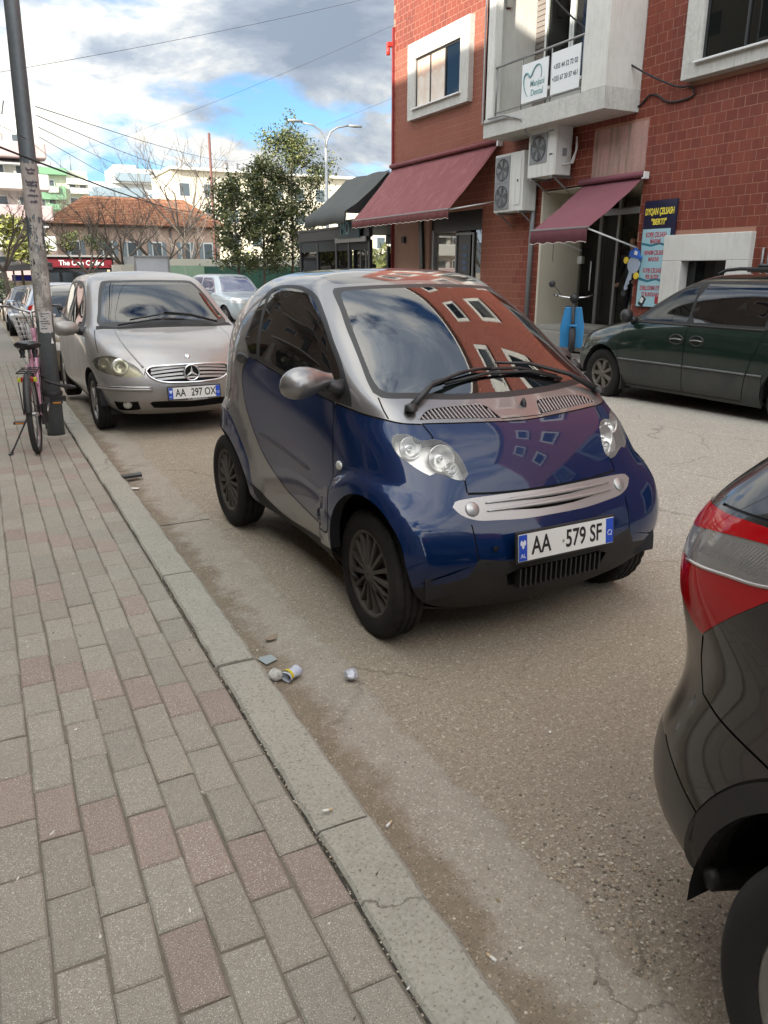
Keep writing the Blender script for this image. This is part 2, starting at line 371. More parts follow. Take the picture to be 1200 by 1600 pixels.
def tyre_mesh(Rt, w, rim, grooves=True, lug=0.0, n=96):
    prof = []; h = w/2
    base = [(rim-.012, -h*.80), (rim+.004, -h*.92), (rim+(Rt-rim)*.35, -h), (rim+(Rt-rim)*.7, -h*.985), (Rt-.012, -h*.88), (Rt-.002, -h*.74)]
    prof += base
    if grooves:
        for g in (-.42, 0, .42): prof += [(Rt, (g-.07)*h), (Rt-.009, (g-.055)*h), (Rt-.009, (g+.055)*h), (Rt, (g+.07)*h)]
    prof += [(r, -y) for r, y in base[::-1]]
    V = []; F = []; m = n
    for (r, y) in prof:
        for k in range(m):
            a = 2*PI*k/m; rr = r
            if lug and r > Rt-.0135 and abs(y) > h*.2 and (k+int(abs(y)/h*3)) % 3 == 0: rr = r-lug
            V.append((rr*math.cos(a), y, rr*math.sin(a)))
    for i in range(len(prof)-1):
        for k in range(m): F.append((i*m+k, i*m+(k+1) % m, (i+1)*m+(k+1) % m, (i+1)*m+k))
    return V, F
def rim_mesh(rim, w, nsp, sw, side, style='spoke', twin=False):
    mb = MB(); o = side*w*.42
    mb.lathe([(rim, -o), (rim*.985, o*.9), (rim*1.01, o*1.02), (rim*.95, o*1.05), (rim*.90, o*.93), (rim*.88, o*.55)], (0, 0, 0), 'Y', 48)
    mb.lathe([(rim*.90, o*.35), (.01, o*.35)], (0, 0, 0), 'Y', 32)             # dark depth behind spokes
    mb.lathe([(rim*.24, o*.80), (rim*.22, o*1.0), (rim*.14, o*1.04), (.004, o*1.04)], (0, 0, 0), 'Y', 24)
    for k in range(nsp):
        a = 2*PI*k/nsp
        for dd in ((-.11, .11) if twin else (0,)):
            ca, sa = math.cos(a+dd), math.sin(a+dd)
            r0, r1 = rim*.18, rim*.93; w0, w1 = sw*.7, sw*1.1
            def pt(r, t, y): return (r*ca-t*sa, y, r*sa+t*ca)
            P = [pt(r0, -w0, o*.6), pt(r0, w0, o*.6), pt(r1, w1, o*.6), pt(r1, -w1, o*.6), pt(r0, -w0*.8, o*1.0), pt(r0, w0*.8, o*1.0), pt(r1, w1*.7, o*.93), pt(r1, -w1*.7, o*.93)]
            mb.hexa(P)
    return mb
def add_wheel(car, x, y, Rt, w, rim, tm, rm, nsp=5, sw=.03, steer=0, lug=0, twin=False, cap='rim', dark=None):
    sd = 1 if y > 0 else -1
    wh = bpy.data.objects.new('wheel', None); wh.empty_display_size = .1; link(wh, car); wh.location = (x, y, Rt-.004); wh.rotation_euler = (0, 0, steer)
    V, F = tyre_mesh(Rt, w, rim, lug=lug); MB().add(V, F, None, True).build('tyre', tm, wh)
    rim_mesh(rim, w, nsp, sw, sd, twin=twin).build(cap, rm, wh)
    return wh
def plate(car, M, w, h, body, tx=.6, al=True):
    """number plate in a black holder; M maps plate plane (x right, y up, z out)"""
    e = bpy.data.objects.new('number_plate', MB().box((0, 0, 0), (w, h, .006)).mesh('number_plate', mat('plate_white', (.78, .78, .76), .35))); link(e, car); e.matrix_local = M
    MB().box((0, 0, -.006), (w+.022, h+.022, .010)).build('plate_holder', mat('black_plastic', (.02, .02, .021), .45), e, .003)
    bl = mat('plate_blue', (.01, .07, .50), .35); wt = mat('plate_mark', (.75, .78, .85), .4)
    for sgn in (-1, 1): MB().box((sgn*(w/2-.022), 0, .0022), (.042, h-.004, .004)).build('blue_band', bl, e)
    T = Matrix.Translation
    text(body[0], h*.93, mat('plate_black', (.012, .012, .014), .4), e, T((-w*.272, -.001, .0034)), 'lettering', tx*1.2, .0008, bold=.0016)
    text(body[1], h*.93, mat('plate_black', (.012, .012, .014), .4), e, T((w*.175, -.001, .0034)), 'lettering', tx*1.2, .0008, bold=.0016)
    text('AL', .026, wt, e, T((-w/2+.022, -h*.30, .0047)), 'lettering', .85, .0004)
    # small double-headed eagle shape on the left band, ring on the right band
    mb = MB(); pts = [(-.012, .016), (-.007, .020), (-.003, .012), (0, .014), (.003, .012), (.007, .020), (.012, .016), (.015, .004), (.011, -.004), (.005, -.002), (.006, -.012), (0, -.018), (-.006, -.012), (-.005, -.002), (-.011, -.004), (-.015, .004)]
    mb.prism(pts, .0042, .0052, lambda a, b, c: (a-w/2+.022, b+.014, c)); mb.build('eagle_emblem', wt, e)
    mb = MB(); mb.lathe([(.010, .0042), (.010, .0052), (.0125, .0052), (.0125, .0042)], (w/2-.022, -.008, 0), 'Z', 20); mb.box((w/2-.015, -.017, .0047), (.004, .009, .001), rz=.7); mb.build('ring_mark', wt, e)
    mb = MB(); mb.lathe([(.007, .003), (.0068, .005), (.0, .005)], (-w*.045, -.002, 0), 'Z', 14); mb.build('plate_stud', mat('stud', (.4, .4, .38), .6), e)
    return e
# ---------------------------------------------------------------- ground
def gz(y): 
    t = max(0.0, min(y, 42)-4); return -.016*t
def tess_sheet(name, x0, x1, ys, mt, dz=0.0, nx=1, zf=None):
    V = []; F = []; xs = np.linspace(x0, x1, nx+1)
    for y in ys:
        for x in xs: V.append((x, y, gz(y)+dz+(zf(x, y) if zf else 0)))
    for i in range(len(ys)-1):
        for k in range(nx): a = i*(nx+1)+k; F.append((a, a+1, a+nx+2, a+nx+1))
    return MB().add(V, F, None, True).build(name, mt)
YS = [-30, -12, -4, 0, 2, 4, 6, 8, 12, 16, 20, 26, 34, 42, 60, 100, 200, 500, 2500]
asphalt = mat('dusty_asphalt', (.39, .327, .242), .95, noise=[(.40, .8, (.45, .37, .265)), (1.7, .75, (.265, .215, .155)), (6, .6, (.44, .38, .295)), (26, .75, (.235, .195, .145)), (55, .8, (.52, .45, .345)), (110, .8, (.17, .142, .108))], bump=[(45, .007), (140, .006)], specks=[(60, .63, (.56, .51, .42), .75), (95, .64, (.10, .085, .07), .75), (130, .63, (.60, .55, .46), .8)], pos=True)
conc_band = mat('gutter_concrete', (.38, .335, .265), .9, noise=[(1.3, .75, (.27, .232, .19)), (9, .6, (.50, .45, .37)), (45, .6, (.27, .235, .185)), (120, .6, (.25, .22, .18))], bump=[(30, .005), (200, .003)], specks=[(130, .62, (.56, .51, .43), .8), (170, .63, (.12, .10, .085), .8)], pos=True)
paver_bed = mat('paver_joint_sand', (.15, .13, .10), .95, noise=[(30, .7, (.21, .18, .14)), (6, .5, (.10, .085, .065))], bump=(80, .006))
kerb_m = mat('kerb_concrete', (.30, .28, .238), .88, noise=[(2.0, .8, (.235, .222, .18)), (7, .7, (.39, .365, .305)), (28, .7, (.24, .225, .175)), (90, .6, (.44, .415, .36))], specks=[(110, .61, (.12, .11, .09), .6)], bump=[(22, .004), (150, .002)], pos=True)
SP_ = [(330, .60, (.62, .59, .52), .8), (240, .63, (.10, .09, .08), .6)]
pave_m = [mat('grey_paver', (.285, .257, .210), .92, noise=[(1.2, .6, (.225, .208, .175)), (9, .5, (.205, .19, .16)), (70, .6, (.33, .305, .25))], bump=[(150, .0035), (30, .002)], var=.08, pos=True, specks=SP_),
          mat('warm_grey_paver', (.290, .250, .198), .92, noise=[(1.2, .6, (.235, .208, .170)), (9, .5, (.21, .185, .152)), (70, .6, (.325, .295, .248))], bump=[(150, .0035), (30, .002)], var=.08, pos=True, specks=SP_),
          mat('red_paver', (.272, .205, .170), .92, noise=[(1.2, .8, (.262, .225, .185)), (9, .5, (.215, .170, .142)), (70, .6, (.31, .238, .20))], bump=[(150, .0035), (30, .002)], var=.08, pos=True, specks=SP_)]
def cross(x, y): return -.010*(min(max(x, 3), 9.3)-3)
V = []; F = []; XS_ = [-400, 3, 9.3, 600]
for y in YS:
    for x in XS_: V.append((x, y, gz(y)+cross(x, y)))
for i in range(len(YS)-1):
    for k in range(3): a = i*4+k; F.append((a, a+1, a+5, a+4))
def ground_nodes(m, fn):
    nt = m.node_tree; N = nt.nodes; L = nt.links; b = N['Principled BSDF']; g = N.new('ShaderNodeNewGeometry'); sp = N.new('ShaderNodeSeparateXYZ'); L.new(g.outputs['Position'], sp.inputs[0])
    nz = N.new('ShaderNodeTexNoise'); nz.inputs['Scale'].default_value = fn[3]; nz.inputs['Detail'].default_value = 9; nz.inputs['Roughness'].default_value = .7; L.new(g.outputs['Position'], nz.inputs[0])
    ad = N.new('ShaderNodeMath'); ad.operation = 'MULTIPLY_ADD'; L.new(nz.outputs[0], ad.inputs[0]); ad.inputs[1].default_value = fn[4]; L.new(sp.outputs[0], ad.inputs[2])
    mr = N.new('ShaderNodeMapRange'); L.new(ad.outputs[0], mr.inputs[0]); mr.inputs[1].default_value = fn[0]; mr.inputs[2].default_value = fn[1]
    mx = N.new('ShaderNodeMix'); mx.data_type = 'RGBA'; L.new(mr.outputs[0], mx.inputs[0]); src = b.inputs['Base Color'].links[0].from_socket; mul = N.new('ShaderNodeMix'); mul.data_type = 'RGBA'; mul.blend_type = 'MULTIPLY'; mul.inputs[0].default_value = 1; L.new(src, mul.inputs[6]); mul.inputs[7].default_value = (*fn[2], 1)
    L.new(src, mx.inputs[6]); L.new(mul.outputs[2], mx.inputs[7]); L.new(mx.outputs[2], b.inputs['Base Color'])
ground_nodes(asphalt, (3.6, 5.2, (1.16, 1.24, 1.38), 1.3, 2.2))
def crack_nodes(m, scale, thr, amt, off):
    nt = m.node_tree; N = nt.nodes; L = nt.links; b = N['Principled BSDF']; g = N.new('ShaderNodeNewGeometry'); src = b.inputs['Base Color'].links[0].from_socket
    nz = N.new('ShaderNodeTexNoise'); nz.inputs['Scale'].default_value = 2.2; nz.inputs['Detail'].default_value = 8; nz.inputs['Roughness'].default_value = .65; L.new(g.outputs['Position'], nz.inputs[0])
    va = N.new('ShaderNodeVectorMath'); va.operation = 'MULTIPLY_ADD'; L.new(nz.outputs['Color'], va.inputs[0]); va.inputs[1].default_value = (.28, .28, .28); L.new(g.outputs['Position'], va.inputs[2])
    vo = N.new('ShaderNodeTexVoronoi'); vo.feature = 'DISTANCE_TO_EDGE'; vo.inputs['Scale'].default_value = scale; mp = N.new('ShaderNodeMapping'); mp.inputs['Location'].default_value = off; L.new(va.outputs[0], mp.inputs[0]); L.new(mp.outputs[0], vo.inputs['Vector'])
    mr = N.new('ShaderNodeMapRange'); L.new(vo.outputs['Distance'], mr.inputs[0]); mr.inputs[1].default_value = 0; mr.inputs[2].default_value = thr; mr.inputs[3].default_value = amt; mr.inputs[4].default_value = 0
    n2 = N.new('ShaderNodeTexNoise'); n2.inputs['Scale'].default_value = .9; L.new(g.outputs['Position'], n2.inputs[0]); m2 = N.new('ShaderNodeMapRange'); L.new(n2.outputs[0], m2.inputs[0]); m2.inputs[1].default_value = .48; m2.inputs[2].default_value = .56
    mu = N.new('ShaderNodeMath'); mu.operation = 'MULTIPLY'; L.new(mr.outputs[0], mu.inputs[0]); L.new(m2.outputs[0], mu.inputs[1])
    mx = N.new('ShaderNodeMix'); mx.data_type = 'RGBA'; L.new(mu.outputs[0], mx.inputs[0]); L.new(src, mx.inputs[6]); mx.inputs[7].default_value = (.07, .06, .045, 1); L.new(mx.outputs[2], b.inputs['Base Color'])
crack_nodes(asphalt, .55, .007, .5, (.3, .2, 0)); crack_nodes(conc_band, .9, .007, .6, (2.3, 1.1, 0)); crack_nodes(kerb_m, 1.1, .006, .8, (.7, 3.1, 0))
ground_nodes(conc_band, (1.19, 1.10, (.66, .60, .53), 5, .45))
road = tag(MB().add(V, F).build("road", asphalt), kind="structure")
def band_edge(y): return 1.155+.012*math.sin(y*1.7+.6)+.010*math.sin(y*5.3)+.009*math.sin(y*17)+.008*math.sin(y*41+2)+.006*math.sin(y*97)
V = []; F = []; ys = np.concatenate([np.arange(-3, 9, .012), np.arange(9, 40, .15)])
for y in ys: V += [(.72, y, gz(y)+.004), (band_edge(y)-.02, y, gz(y)+.006), (band_edge(y), y, gz(y)+.0005)]
for i in range(len(ys)-1): F += [(3*i, 3*i+1, 3*i+4, 3*i+3), (3*i+1, 3*i+2, 3*i+5, 3*i+4)]
band = tag(MB().add(V, F).build('gutter', conc_band), kind='structure')
for (x0, y0, x1, y1) in ((.80, 4.80, 1.15, 4.77),): MB().box(((x0+x1)/2, (y0+y1)/2, gz(y0)+.0062), (x1-x0, .012, .002)).build('slab_joint', mat('joint_dark', (.06, .05, .042), .95), band)
# pavement slab under the pavers, kerb stones and pavers
pv = tag(tess_sheet('pavement', -6.5, .620, [y for y in YS if y < 300], paver_bed, .0765), kind='structure')
tess_far = tag(tess_sheet('pavement_far_end', -6.5, .620, [16.2, 20, 26, 34, 42, 60], mat('far_pavers', (.24, .215, .185), .9, noise=[(3, .5, (.18, .15, .13)), (20, .5, (.28, .26, .235))]), .079), kind='structure')
def kerb_mesh(L, seed, chip=0):
    rr = random.Random(seed); n = 14; V = []; F = []
    for i in range(n+1):
        y = L*i/n; j = rr.uniform(-.004, .004); k = rr.uniform(-.005, .005) - (chip if i in (0, n) else 0)
        for (x, z) in ((.633+j, -.10), (.633+j, .072), (.642+j, .081+rr.uniform(-.001, .001)), (.72, .082), (.782+k, .080), (.797+k, .066), (.800+k*.6, -.10)): V.append((x, y, z))
    m = 7
    for i in range(n):
        for q in range(m-1): F.append((i*m+q, i*m+q+1, (i+1)*m+q+1, (i+1)*m+q))
    F += [tuple(range(m))[::-1], tuple(n*m+q for q in range(m))]
    return MB().add(V, F).mesh('kerb_stone', kerb_m)
ky = [-1.5, -.42, .60, 1.640, 2.672, 3.70, 4.72, 5.76, 6.80, 7.84, 8.87, 9.9, 10.93, 11.96, 13.0, 14.03, 15.06, 16.1, 17.1, 18.2, 19.2, 20.2, 21.2]
for i in range(len(ky)-1):
    me = kerb_mesh(ky[i+1]-ky[i]-.012, i); o = bpy.data.objects.new('kerb_stone', me); link(o, pv); o.location = (random.uniform(-.004, .004), ky[i]+.006, gz(ky[i])+random.uniform(-.004, .004)); o.rotation_euler = (0, 0, random.uniform(-.003, .003))
PW, PL = .1115, .2256
def paver_variant(seed):
    rr = random.Random(seed); w, l = PW/2-.0020, PL/2-.0026; j = lambda: rr.uniform(-.0022, .0022); b = .005
    P = [(-w+j(), -l+j()), (w+j(), -l+j()), (w+j(), l+j()), (-w+j(), l+j())]
    V = [(x, y, -.03) for x, y in P]+[(x, y, -b) for x, y in P]+[(x-math.copysign(b, x), y-math.copysign(b, y), 0) for x, y in P]
    F = [(a, (a+1) % 4, (a+1) % 4+4, a+4) for a in range(4)]+[(a+4, (a+1) % 4+4, (a+1) % 4+8, a+8) for a in range(4)]+[(8, 9, 10, 11)]
    return V, F
PVAR = [paver_variant(i) for i in range(6)]
PM = {}
for i in range(6):
    for k in range(3): PM[i, k] = MB().add(*PVAR[i]).mesh('paver', pave_m[k])
cand = []
CI = np.array(CM).T
def pix(p):
    c = CI @ (np.array(p)-np.array((0, 0, 1.551))); return (600+1200*c[0]/-c[2], 800-1200*c[1]/-c[2], -c[2])
for ci in range(46):
    cx = .620-PW/2-.003-ci*PW; row = (.133 if ci % 2 else .020)+PL/2
    for ri in range(-5, 74):
        y = row+ri*PL; z = gz(y)+.083; a = pix((cx, y, z)); vis = a[2] > .1 and -60 < a[0] < 1260 and -60 < a[1] < 1680
        q = int(round((y-1.93-(ci-4)*.1128)/PL)) % 4
        rr = random.random(); k = 2 if (q == 0 and rr < .70) or rr < .02 else (1 if rr < .45 else 0)
        cand.append((a[2] if vis else 99+a[2] % 7, cx, y, z+random.gauss(0, .0014), k, random.randrange(6), (random.gauss(0, .006), random.gauss(0, .006), random.gauss(0, .010))))
cand.sort(key=lambda t: t[0])
for (d, x, y, z, k, vi, rot) in cand[:300]:
    o = bpy.data.objects.new('paver', PM[vi, k]); link(o, pv); o.location = (x+random.gauss(0, .0012), y, z); o.rotation_euler = rot
mb = MB()
for (d, x, y, z, k, vi, rot) in cand[300:]:
    if y > 16.2 or y < -.6: continue
    V, F = PVAR[vi]; M = Matrix.Rotation(rot[2], 3, 'Z') @ Matrix.Rotation(rot[0], 3, 'X'); mb.add([M @ Vector(v)+Vector((x, y, z)) for v in V], F, pave_m[k])
o = mb.build('far_paver', None, pv, fix=False); o['kind'] = 'stuff'
# pavement opposite, in front of the red building
op = tess_sheet('opposite_pavement', 9.35, 14.0, [-30, 0, 6, 12, 20, 30, 42], mat('opp_concrete', (.26, .24, .21), .9, noise=[(2, .5, (.19, .17, .15)), (40, .4, (.32, .30, .27))]), .10, 1); tag(op, kind='structure')
MB().hexa([(9.22,-30,-.3),(9.35,-30,-.3),(9.35,42,-.9),(9.22,42,-.9),(9.22,-30,.104),(9.35,-30,.104),(9.35,42,gz(42)+.104),(9.22,42,gz(42)+.104)]).build('kerb_stone', kerb_m, op)

# ---------------------------------------------------------------- small stones, litter
def ico(r, seed, sq=.6):
    bm = bmesh.new(); bmesh.ops.create_icosphere(bm, subdivisions=1, radius=r); rr = random.Random(seed)
    V = [(v.co.x*rr.uniform(.6, 1.25), v.co.y*rr.uniform(.6, 1.25), v.co.z*sq*rr.uniform(.7, 1.2)) for v in bm.verts]; F = [tuple(v.index for v in f.verts) for f in bm.faces]; bm.free(); return V, F
IC = [ico(1, i) for i in range(8)]
gm = [mat('pale_grit', (.55, .50, .41), .9), mat('brown_grit', (.34, .27, .19), .9), mat('dark_grit', (.16, .14, .115), .9), mat('beige_grit', (.44, .38, .29), .9)]
mb = MB()
def stone(x, y, z, r, k):
    V, F = random.choice(IC); a = random.uniform(0, 6.28); ca, sa = math.cos(a)*r, math.sin(a)*r
    mb.add([(x+v[0]*ca-v[1]*sa, y+v[0]*sa+v[1]*ca, z+v[2]*r+r*.25) for v in V], F, gm[k])
for _ in range(15000):
    y = .3+7.5*random.random()**1.7; x = random.uniform(.82, 1.2+2.6*min(1, y/2+.3)); 
    if x > 1.25 and random.random() < .15: continue
    stone(x, y, gz(y)+(.005 if x < 1.13 else 0), random.choice((.0012, .0016, .002, .0026, .0034, .0046)), random.choice((0, 1, 1, 2, 3, 3)))
for _ in range(420):
    x = random.gauss(1.30, .13); y = random.gauss(1.20, .20)
    if x > .85: stone(x, y, 0, random.uniform(.003, .0075), random.choice((0, 3, 3, 1, 1, 2)))
for _ in range(700): stone(random.gauss(.818, .012), random.uniform(.6, 8), gz(4)+.004, random.uniform(.0015, .005), random.choice((1, 2, 2, 3)))
for _ in range(900):
    y = random.uniform(.8, 7); stone(.629+random.gauss(0, .006), y, gz(y)+.068, random.uniform(.0015, .0045), random.choice((1, 2, 2, 3)))
o = mb.build('gravel', None, fix=False); tag(o, 'loose grit and small stones scattered over the dusty road and gutter', 'gravel', kind='stuff')
def crumple(name, loc, r, mt, label, cat, seed, sq=.8, marks=None):
    bm = bmesh.new(); bmesh.ops.create_icosphere(bm, subdivisions=3, radius=r); rr = random.Random(seed); cs = [Vector((rr.gauss(0, 1), rr.gauss(0, 1), rr.gauss(0, 1))).normalized() for _ in range(26)]
    for v in bm.verts:
        n = v.co.normalized(); d = min((n-c).length for c in cs); v.co = v.co*(.78+.45*d); v.co.z *= sq
    me = bpy.data.meshes.new(name); bm.to_mesh(me); bm.free(); me.materials.append(mt); o = bpy.data.objects.new(name, me); link(o); o.location = loc; tag(o, label, cat); return o
paper = mat('crumpled_foil_paper', (.55, .56, .60), .35, .25, noise=(60, .5, (.30, .32, .40))); 
crumple('paper_ball', (1.11, 2.46, .030), .030, paper, 'crumpled silvery paper ball on the road in front of the blue car', 'litter', 3)
crumple('paper_scrap', (.845, 2.60, .026), .032, mat('stained_paper', (.62, .60, .55), .8, noise=(45, .7, (.10, .10, .10))), 'crushed black and white wrapper against the kerb edge', 'litter', 9, .75)
def can():
    t = thing('crushed_cup', 'small crushed paper cup with blue and yellow print lying beside the kerb', 'cup', (.905, 2.575, .030), .5)
    pr = [(.026, -.038), (.028, -.034), (.026, -.01), (.021, .012), (.027, .036), (.0265, .037), (.005, .036)]
    m = MB(); m.lathe(pr, (0, 0, 0), 'X', 18); V = [(v[0], v[1]*(1+.25*math.sin(v[0]*90)), v[2]*(.8+.15*math.cos(v[0]*110+v[1]*60))) for v in m.v]; m.v = V
    m.build('cup', mat('cup_paper', (.60, .62, .68), .5, noise=(50, .6, (.25, .27, .40))), t)
    m = MB(); m.lathe([(.0275, -.030), (.0278, -.018)], (0, 0, 0), 'X', 18, None, True, 0, PI); m.build('yellow_band', mat('cup_yellow', (.60, .48, .02), .5), t)
can()
butt_w = mat('cigarette_paper', (.72, .70, .64), .8); butt_o = mat('filter_tan', (.55, .40, .24), .8)
for (x, y, z, a, lb) in ((.862, 1.655, .009, .5, 'cigarette end in the gutter beside the broken kerb joint'), (.868, 1.14, .009, 1.9, 'cigarette end standing alone in the gutter near the bottom edge'), (.688, 1.70, .088, -.2, 'cigarette end on top of the kerb at the stone joint')):
    t = thing('cigarette_end', lb, 'cigarette', (x, y, z), a, 'cigarette ends by the kerb'); MB().tube([(-.014, 0, 0), (.004, 0, 0)], .0042, 8).build('paper', butt_w, t); MB().tube([(.004, 0, 0), (.014, 0, 0)], .0043, 8).build('filter', butt_o, t)
def flat_litter(name, pts, loc, mt, label, cat, rz=0, th=.0015, tilt=0):
    m = MB(); m.prism(pts, 0, th, lambda a, b, c: (a, b, c+abs(a)*tilt)); o = m.build(name, mt); o.location = loc; o.rotation_euler = (0, 0, rz); tag(o, label, cat)
flat_litter('plastic_scrap', [(-.03, -.035), (.03, -.03), (.034, .02), (.0, .04), (-.028, .03)], (.865, 2.76, .008), mat('scrap_film', (.30, .34, .34), .4), 'grey translucent plastic scrap lying where kerb and gutter meet', 'litter', .3, .002, .15)
flat_litter('dry_leaf', [(-.04, 0), (-.02, .017), (.01, .022), (.04, 0), (.012, -.02), (-.02, -.014)], (.94, 2.93, .010), mat('dry_leaf_m', (.26, .20, .14), .8), 'curled dry brown leaf beyond the kerb corner', 'leaf', .5, .002, .35)
flat_litter('black_scrap', [(-.09, -.03), (.09, -.045), (.11, .02), (-.06, .045)], (.86, 6.10, -.02), mat('black_film', (.03, .03, .032), .35), 'black torn plastic scrap on the kerb edge behind the blue car', 'litter', .2, .02, .2)
flat_litter('white_scrap', [(-.05, -.012), (.04, -.02), (.05, .014), (-.04, .018)], (.84, 5.80, -.018), butt_w, 'small white paper strip below the black plastic scrap', 'litter', -.5, .002, .1)
mb = MB(); lm = [mat('leaf_bit', (.24, .19, .12), .8), butt_w, mat('twig', (.12, .09, .06), .9)]
for _ in range(260):
    y = .9+7*random.random()**1.4; x = random.uniform(-1.2, 3.0); z = gz(y)+(.084 if x < .8 else .006); a = random.uniform(0, 6.3); l = random.uniform(.003, .011); w = l*random.uniform(.15, .6); ca, sa = math.cos(a), math.sin(a)
    mb.add([(x+ca*p*l-sa*q*w, y+sa*p*l+ca*q*w, z+.002*abs(p)) for p, q in ((-1, 0), (0, 1), (1, 0), (0, -1))], [(0, 1, 2, 3)], random.choice(lm))
tag(mb.build('ground_litter', None, fix=False), 'tiny leaf bits and paper flecks strewn over pavement and road', 'litter', kind='stuff')

# ---------------------------------------------------------------- lamp post with paper remains
def lamp_post():
    t = thing('lamp_post', 'grey steel lamp post plastered with torn poster remains at the kerb', 'lamp post', (.49, 7.93, gz(7.93)+.08))
    pm = mat('post_steel', (.13, .155, .17), .5, .3, noise=[(3, .5, (.08, .09, .10)), (25, .3, (.22, .22, .22))], bump=(30, .002))
    dx = .022
    MB().tube([(0, 0, -.02), (dx*1.6, 0, 1.6), (dx*3.3, 0, 3.4), (dx*6.5, 0, 6.6)], [.079, .073, .062, .050], 24).build('post', pm, t)
    MB().lathe([(.135, .0), (.13, .018), (.085, .03)], (0, 0, -.01), 'Z', 24).build('concrete_footing', kerb_m, t)
    pap = mat('torn_paper', (.48, .45, .40), .9, noise=[(20, .8, (.22, .20, .18)), (90, .5, (.62, .60, .56))]); pap2 = mat('notice_paper', (.60, .58, .56), .8, noise=[(12, .4, (.42, .41, .40))]); ink = mat('faded_ink', (.10, .09, .11), .9)
    def rad(z): return .0795-(z/1.6)*.006 if z < 1.6 else .0735-(z-1.6)/1.8*.0115
    def patch(z0, z1, a0, a1, seed, mt, rag=.05, name='paper_scrap', off=.0016):
        rr = random.Random(seed); n = 14; m = 8; V = []; F = []
        for i in range(m+1):
            z = z0+(z1-z0)*i/m; ja = rr.uniform(-rag, rag)*2; jb = rr.uniform(-rag, rag)*2
            for k in range(n+1):
                a = a0+ja+(a1+jb-a0-ja)*k/n; r = rad(z)+off+rr.uniform(0, .0010); zz = z+(rr.uniform(-rag, rag)*.5 if i in (0, m) else 0); V.append((dx*zz+r*math.cos(a), r*math.sin(a), zz))
        for i in range(m):
            for k in range(n): F.append((i*(n+1)+k, i*(n+1)+k+1, (i+1)*(n+1)+k+1, (i+1)*(n+1)+k))
        return MB().add(V, F, None, True).build(name, mt, t)
    A0 = -PI/2   # towards the camera
    patch(1.98, 2.42, A0-1.3, A0+1.35, 1, mat('posterite', (.42, .37, .34), .9, noise=[(14, .7, (.28, .24, .22)), (60, .4, (.58, .54, .50))]), .05, 'poster')
    for i, (z, w) in enumerate(((2.36, .8), (2.33, .55), (2.26, 1.0), (2.235, .9), (2.19, .5), (2.15, .9), (2.10, .6))):
        patch(z-.007, z+.007, A0-w*.7+.1, A0+w*.8, 50+i, ink, .03, 'printed_line', .0034)
    patch(1.10, 1.72, A0-1.5, A0+1.5, 2, mat('old_paste', (.22, .20, .185), .9, noise=[(16, .9, (.42, .40, .37)), (50, .5, (.10, .10, .10))]), .1, 'paste_layer', .001)
    for i, (z0, z1, a, b) in enumerate(((1.72, 1.95, .1, .8), (1.60, 1.70, -1.3, -.1), (1.45, 1.58, -1.2, -.3), (1.30, 1.5, .2, 1.2), (1.15, 1.32, -.9, .0), (1.42, 1.52, -.2, .5), (1.86, 1.95, -.5, .3), (1.74, 1.80, -.9, -.1), (1.04, 1.14, -.5, .7))): patch(z0, z1, A0+a, A0+b, 20+i, pap, .12)
    patch(.98, 1.17, A0-.75, A0+.85, 5, pap2, .015, 'notice')
    for i in range(7): patch(1.145-i*.022, 1.150-i*.022, A0-.6+(i % 3)*.1, A0+.5-(i*7 % 4)*.18, 70+i, ink, .01, 'printed_line', .0038)
    MB().add([(dx*.9+.03, -rad(.9)-.002, .88), (dx*.9+.055, -rad(.9)+.006, .88), (dx*.9+.042, -rad(.9)+.001, .94)], [(0, 1, 2)]).build('sticker', mat('white_sticker', (.8, .8, .8), .5), t)
    bk = mat('strap_black', (.015, .015, .016), .6); MB().lathe([(.092, .395), (.094, .43), (.080, .44)], (dx*.4, 0, 0), 'Z', 24).build('rubber_band', bk, t)
    MB().box((.05, -.075, .37), (.14, .018, .05)).build('lock_body', bk, t, .004)
lamp_post()
# ---------------------------------------------------------------- red tiled building on the right (facade plane x = XF)
XF = 10.8
tile_m = mat('red_wall_tile', (.205, .045, .025), .6, spec=.25, noise=[(.6, .6, (.225, .072, .048)), (3, .4, (.13, .036, .028)), (30, .35, (.13, .036, .028))], var=.10, bump=(60, .001), pos=True, streak=(5, (.10, .030, .022), .55))
tile_pale = mat('faded_wall_tile', (.215, .072, .045), .7, spec=.2, noise=[(1.1, .45, (.26, .11, .078)), (30, .3, (.17, .058, .042))], var=.08, pos=True)
grout_m = mat('grout', (.38, .21, .15), .95, spec=.1, noise=[(1.2, .7, (.26, .12, .085)), (8, .4, (.32, .17, .12))])
plaster_w = mat('white_plaster', (.60, .59, .55), .88, streak=(22, (.36, .345, .30), .35), noise=[(1.6, .55, (.46, .45, .41)), (9, .35, (.68, .67, .63))], bump=(40, .002))
plaster_g = mat('weathered_plaster', (.50, .495, .46), .9, streak=(24, (.26, .25, .22), .5, .52), noise=[(2.5, .8, (.32, .31, .28)), (7, .6, (.40, .39, .36)), (22, .5, (.60, .59, .55))], bump=(30, .003))
cream_m = mat('cream_wall', (.56, .51, .41), .85, noise=[(1.2, .4, (.47, .42, .33))])
alu_dark = mat('dark_aluminium', (.035, .036, .036), .4, .4); alu_grey = mat('grey_aluminium', (.24, .24, .235), .4, .5); alu_white = mat('white_frame', (.66, .67, .65), .4)
win_glass = glassmat('window_glass', (.10, .13, .12), .45, .01, 1.55, (.012, .015, .014)); shop_glass = glassmat('shop_glass', (.80, .83, .80), .93, .0, 1.45)
red_awn = mat('maroon_awning_cloth', (.185, .050, .055), .85, streak=(6, (.27, .115, .11), .6), noise=[(1.4, .45, (.235, .085, .085)), (7, .3, (.15, .045, .05))], bump=(6, .012))
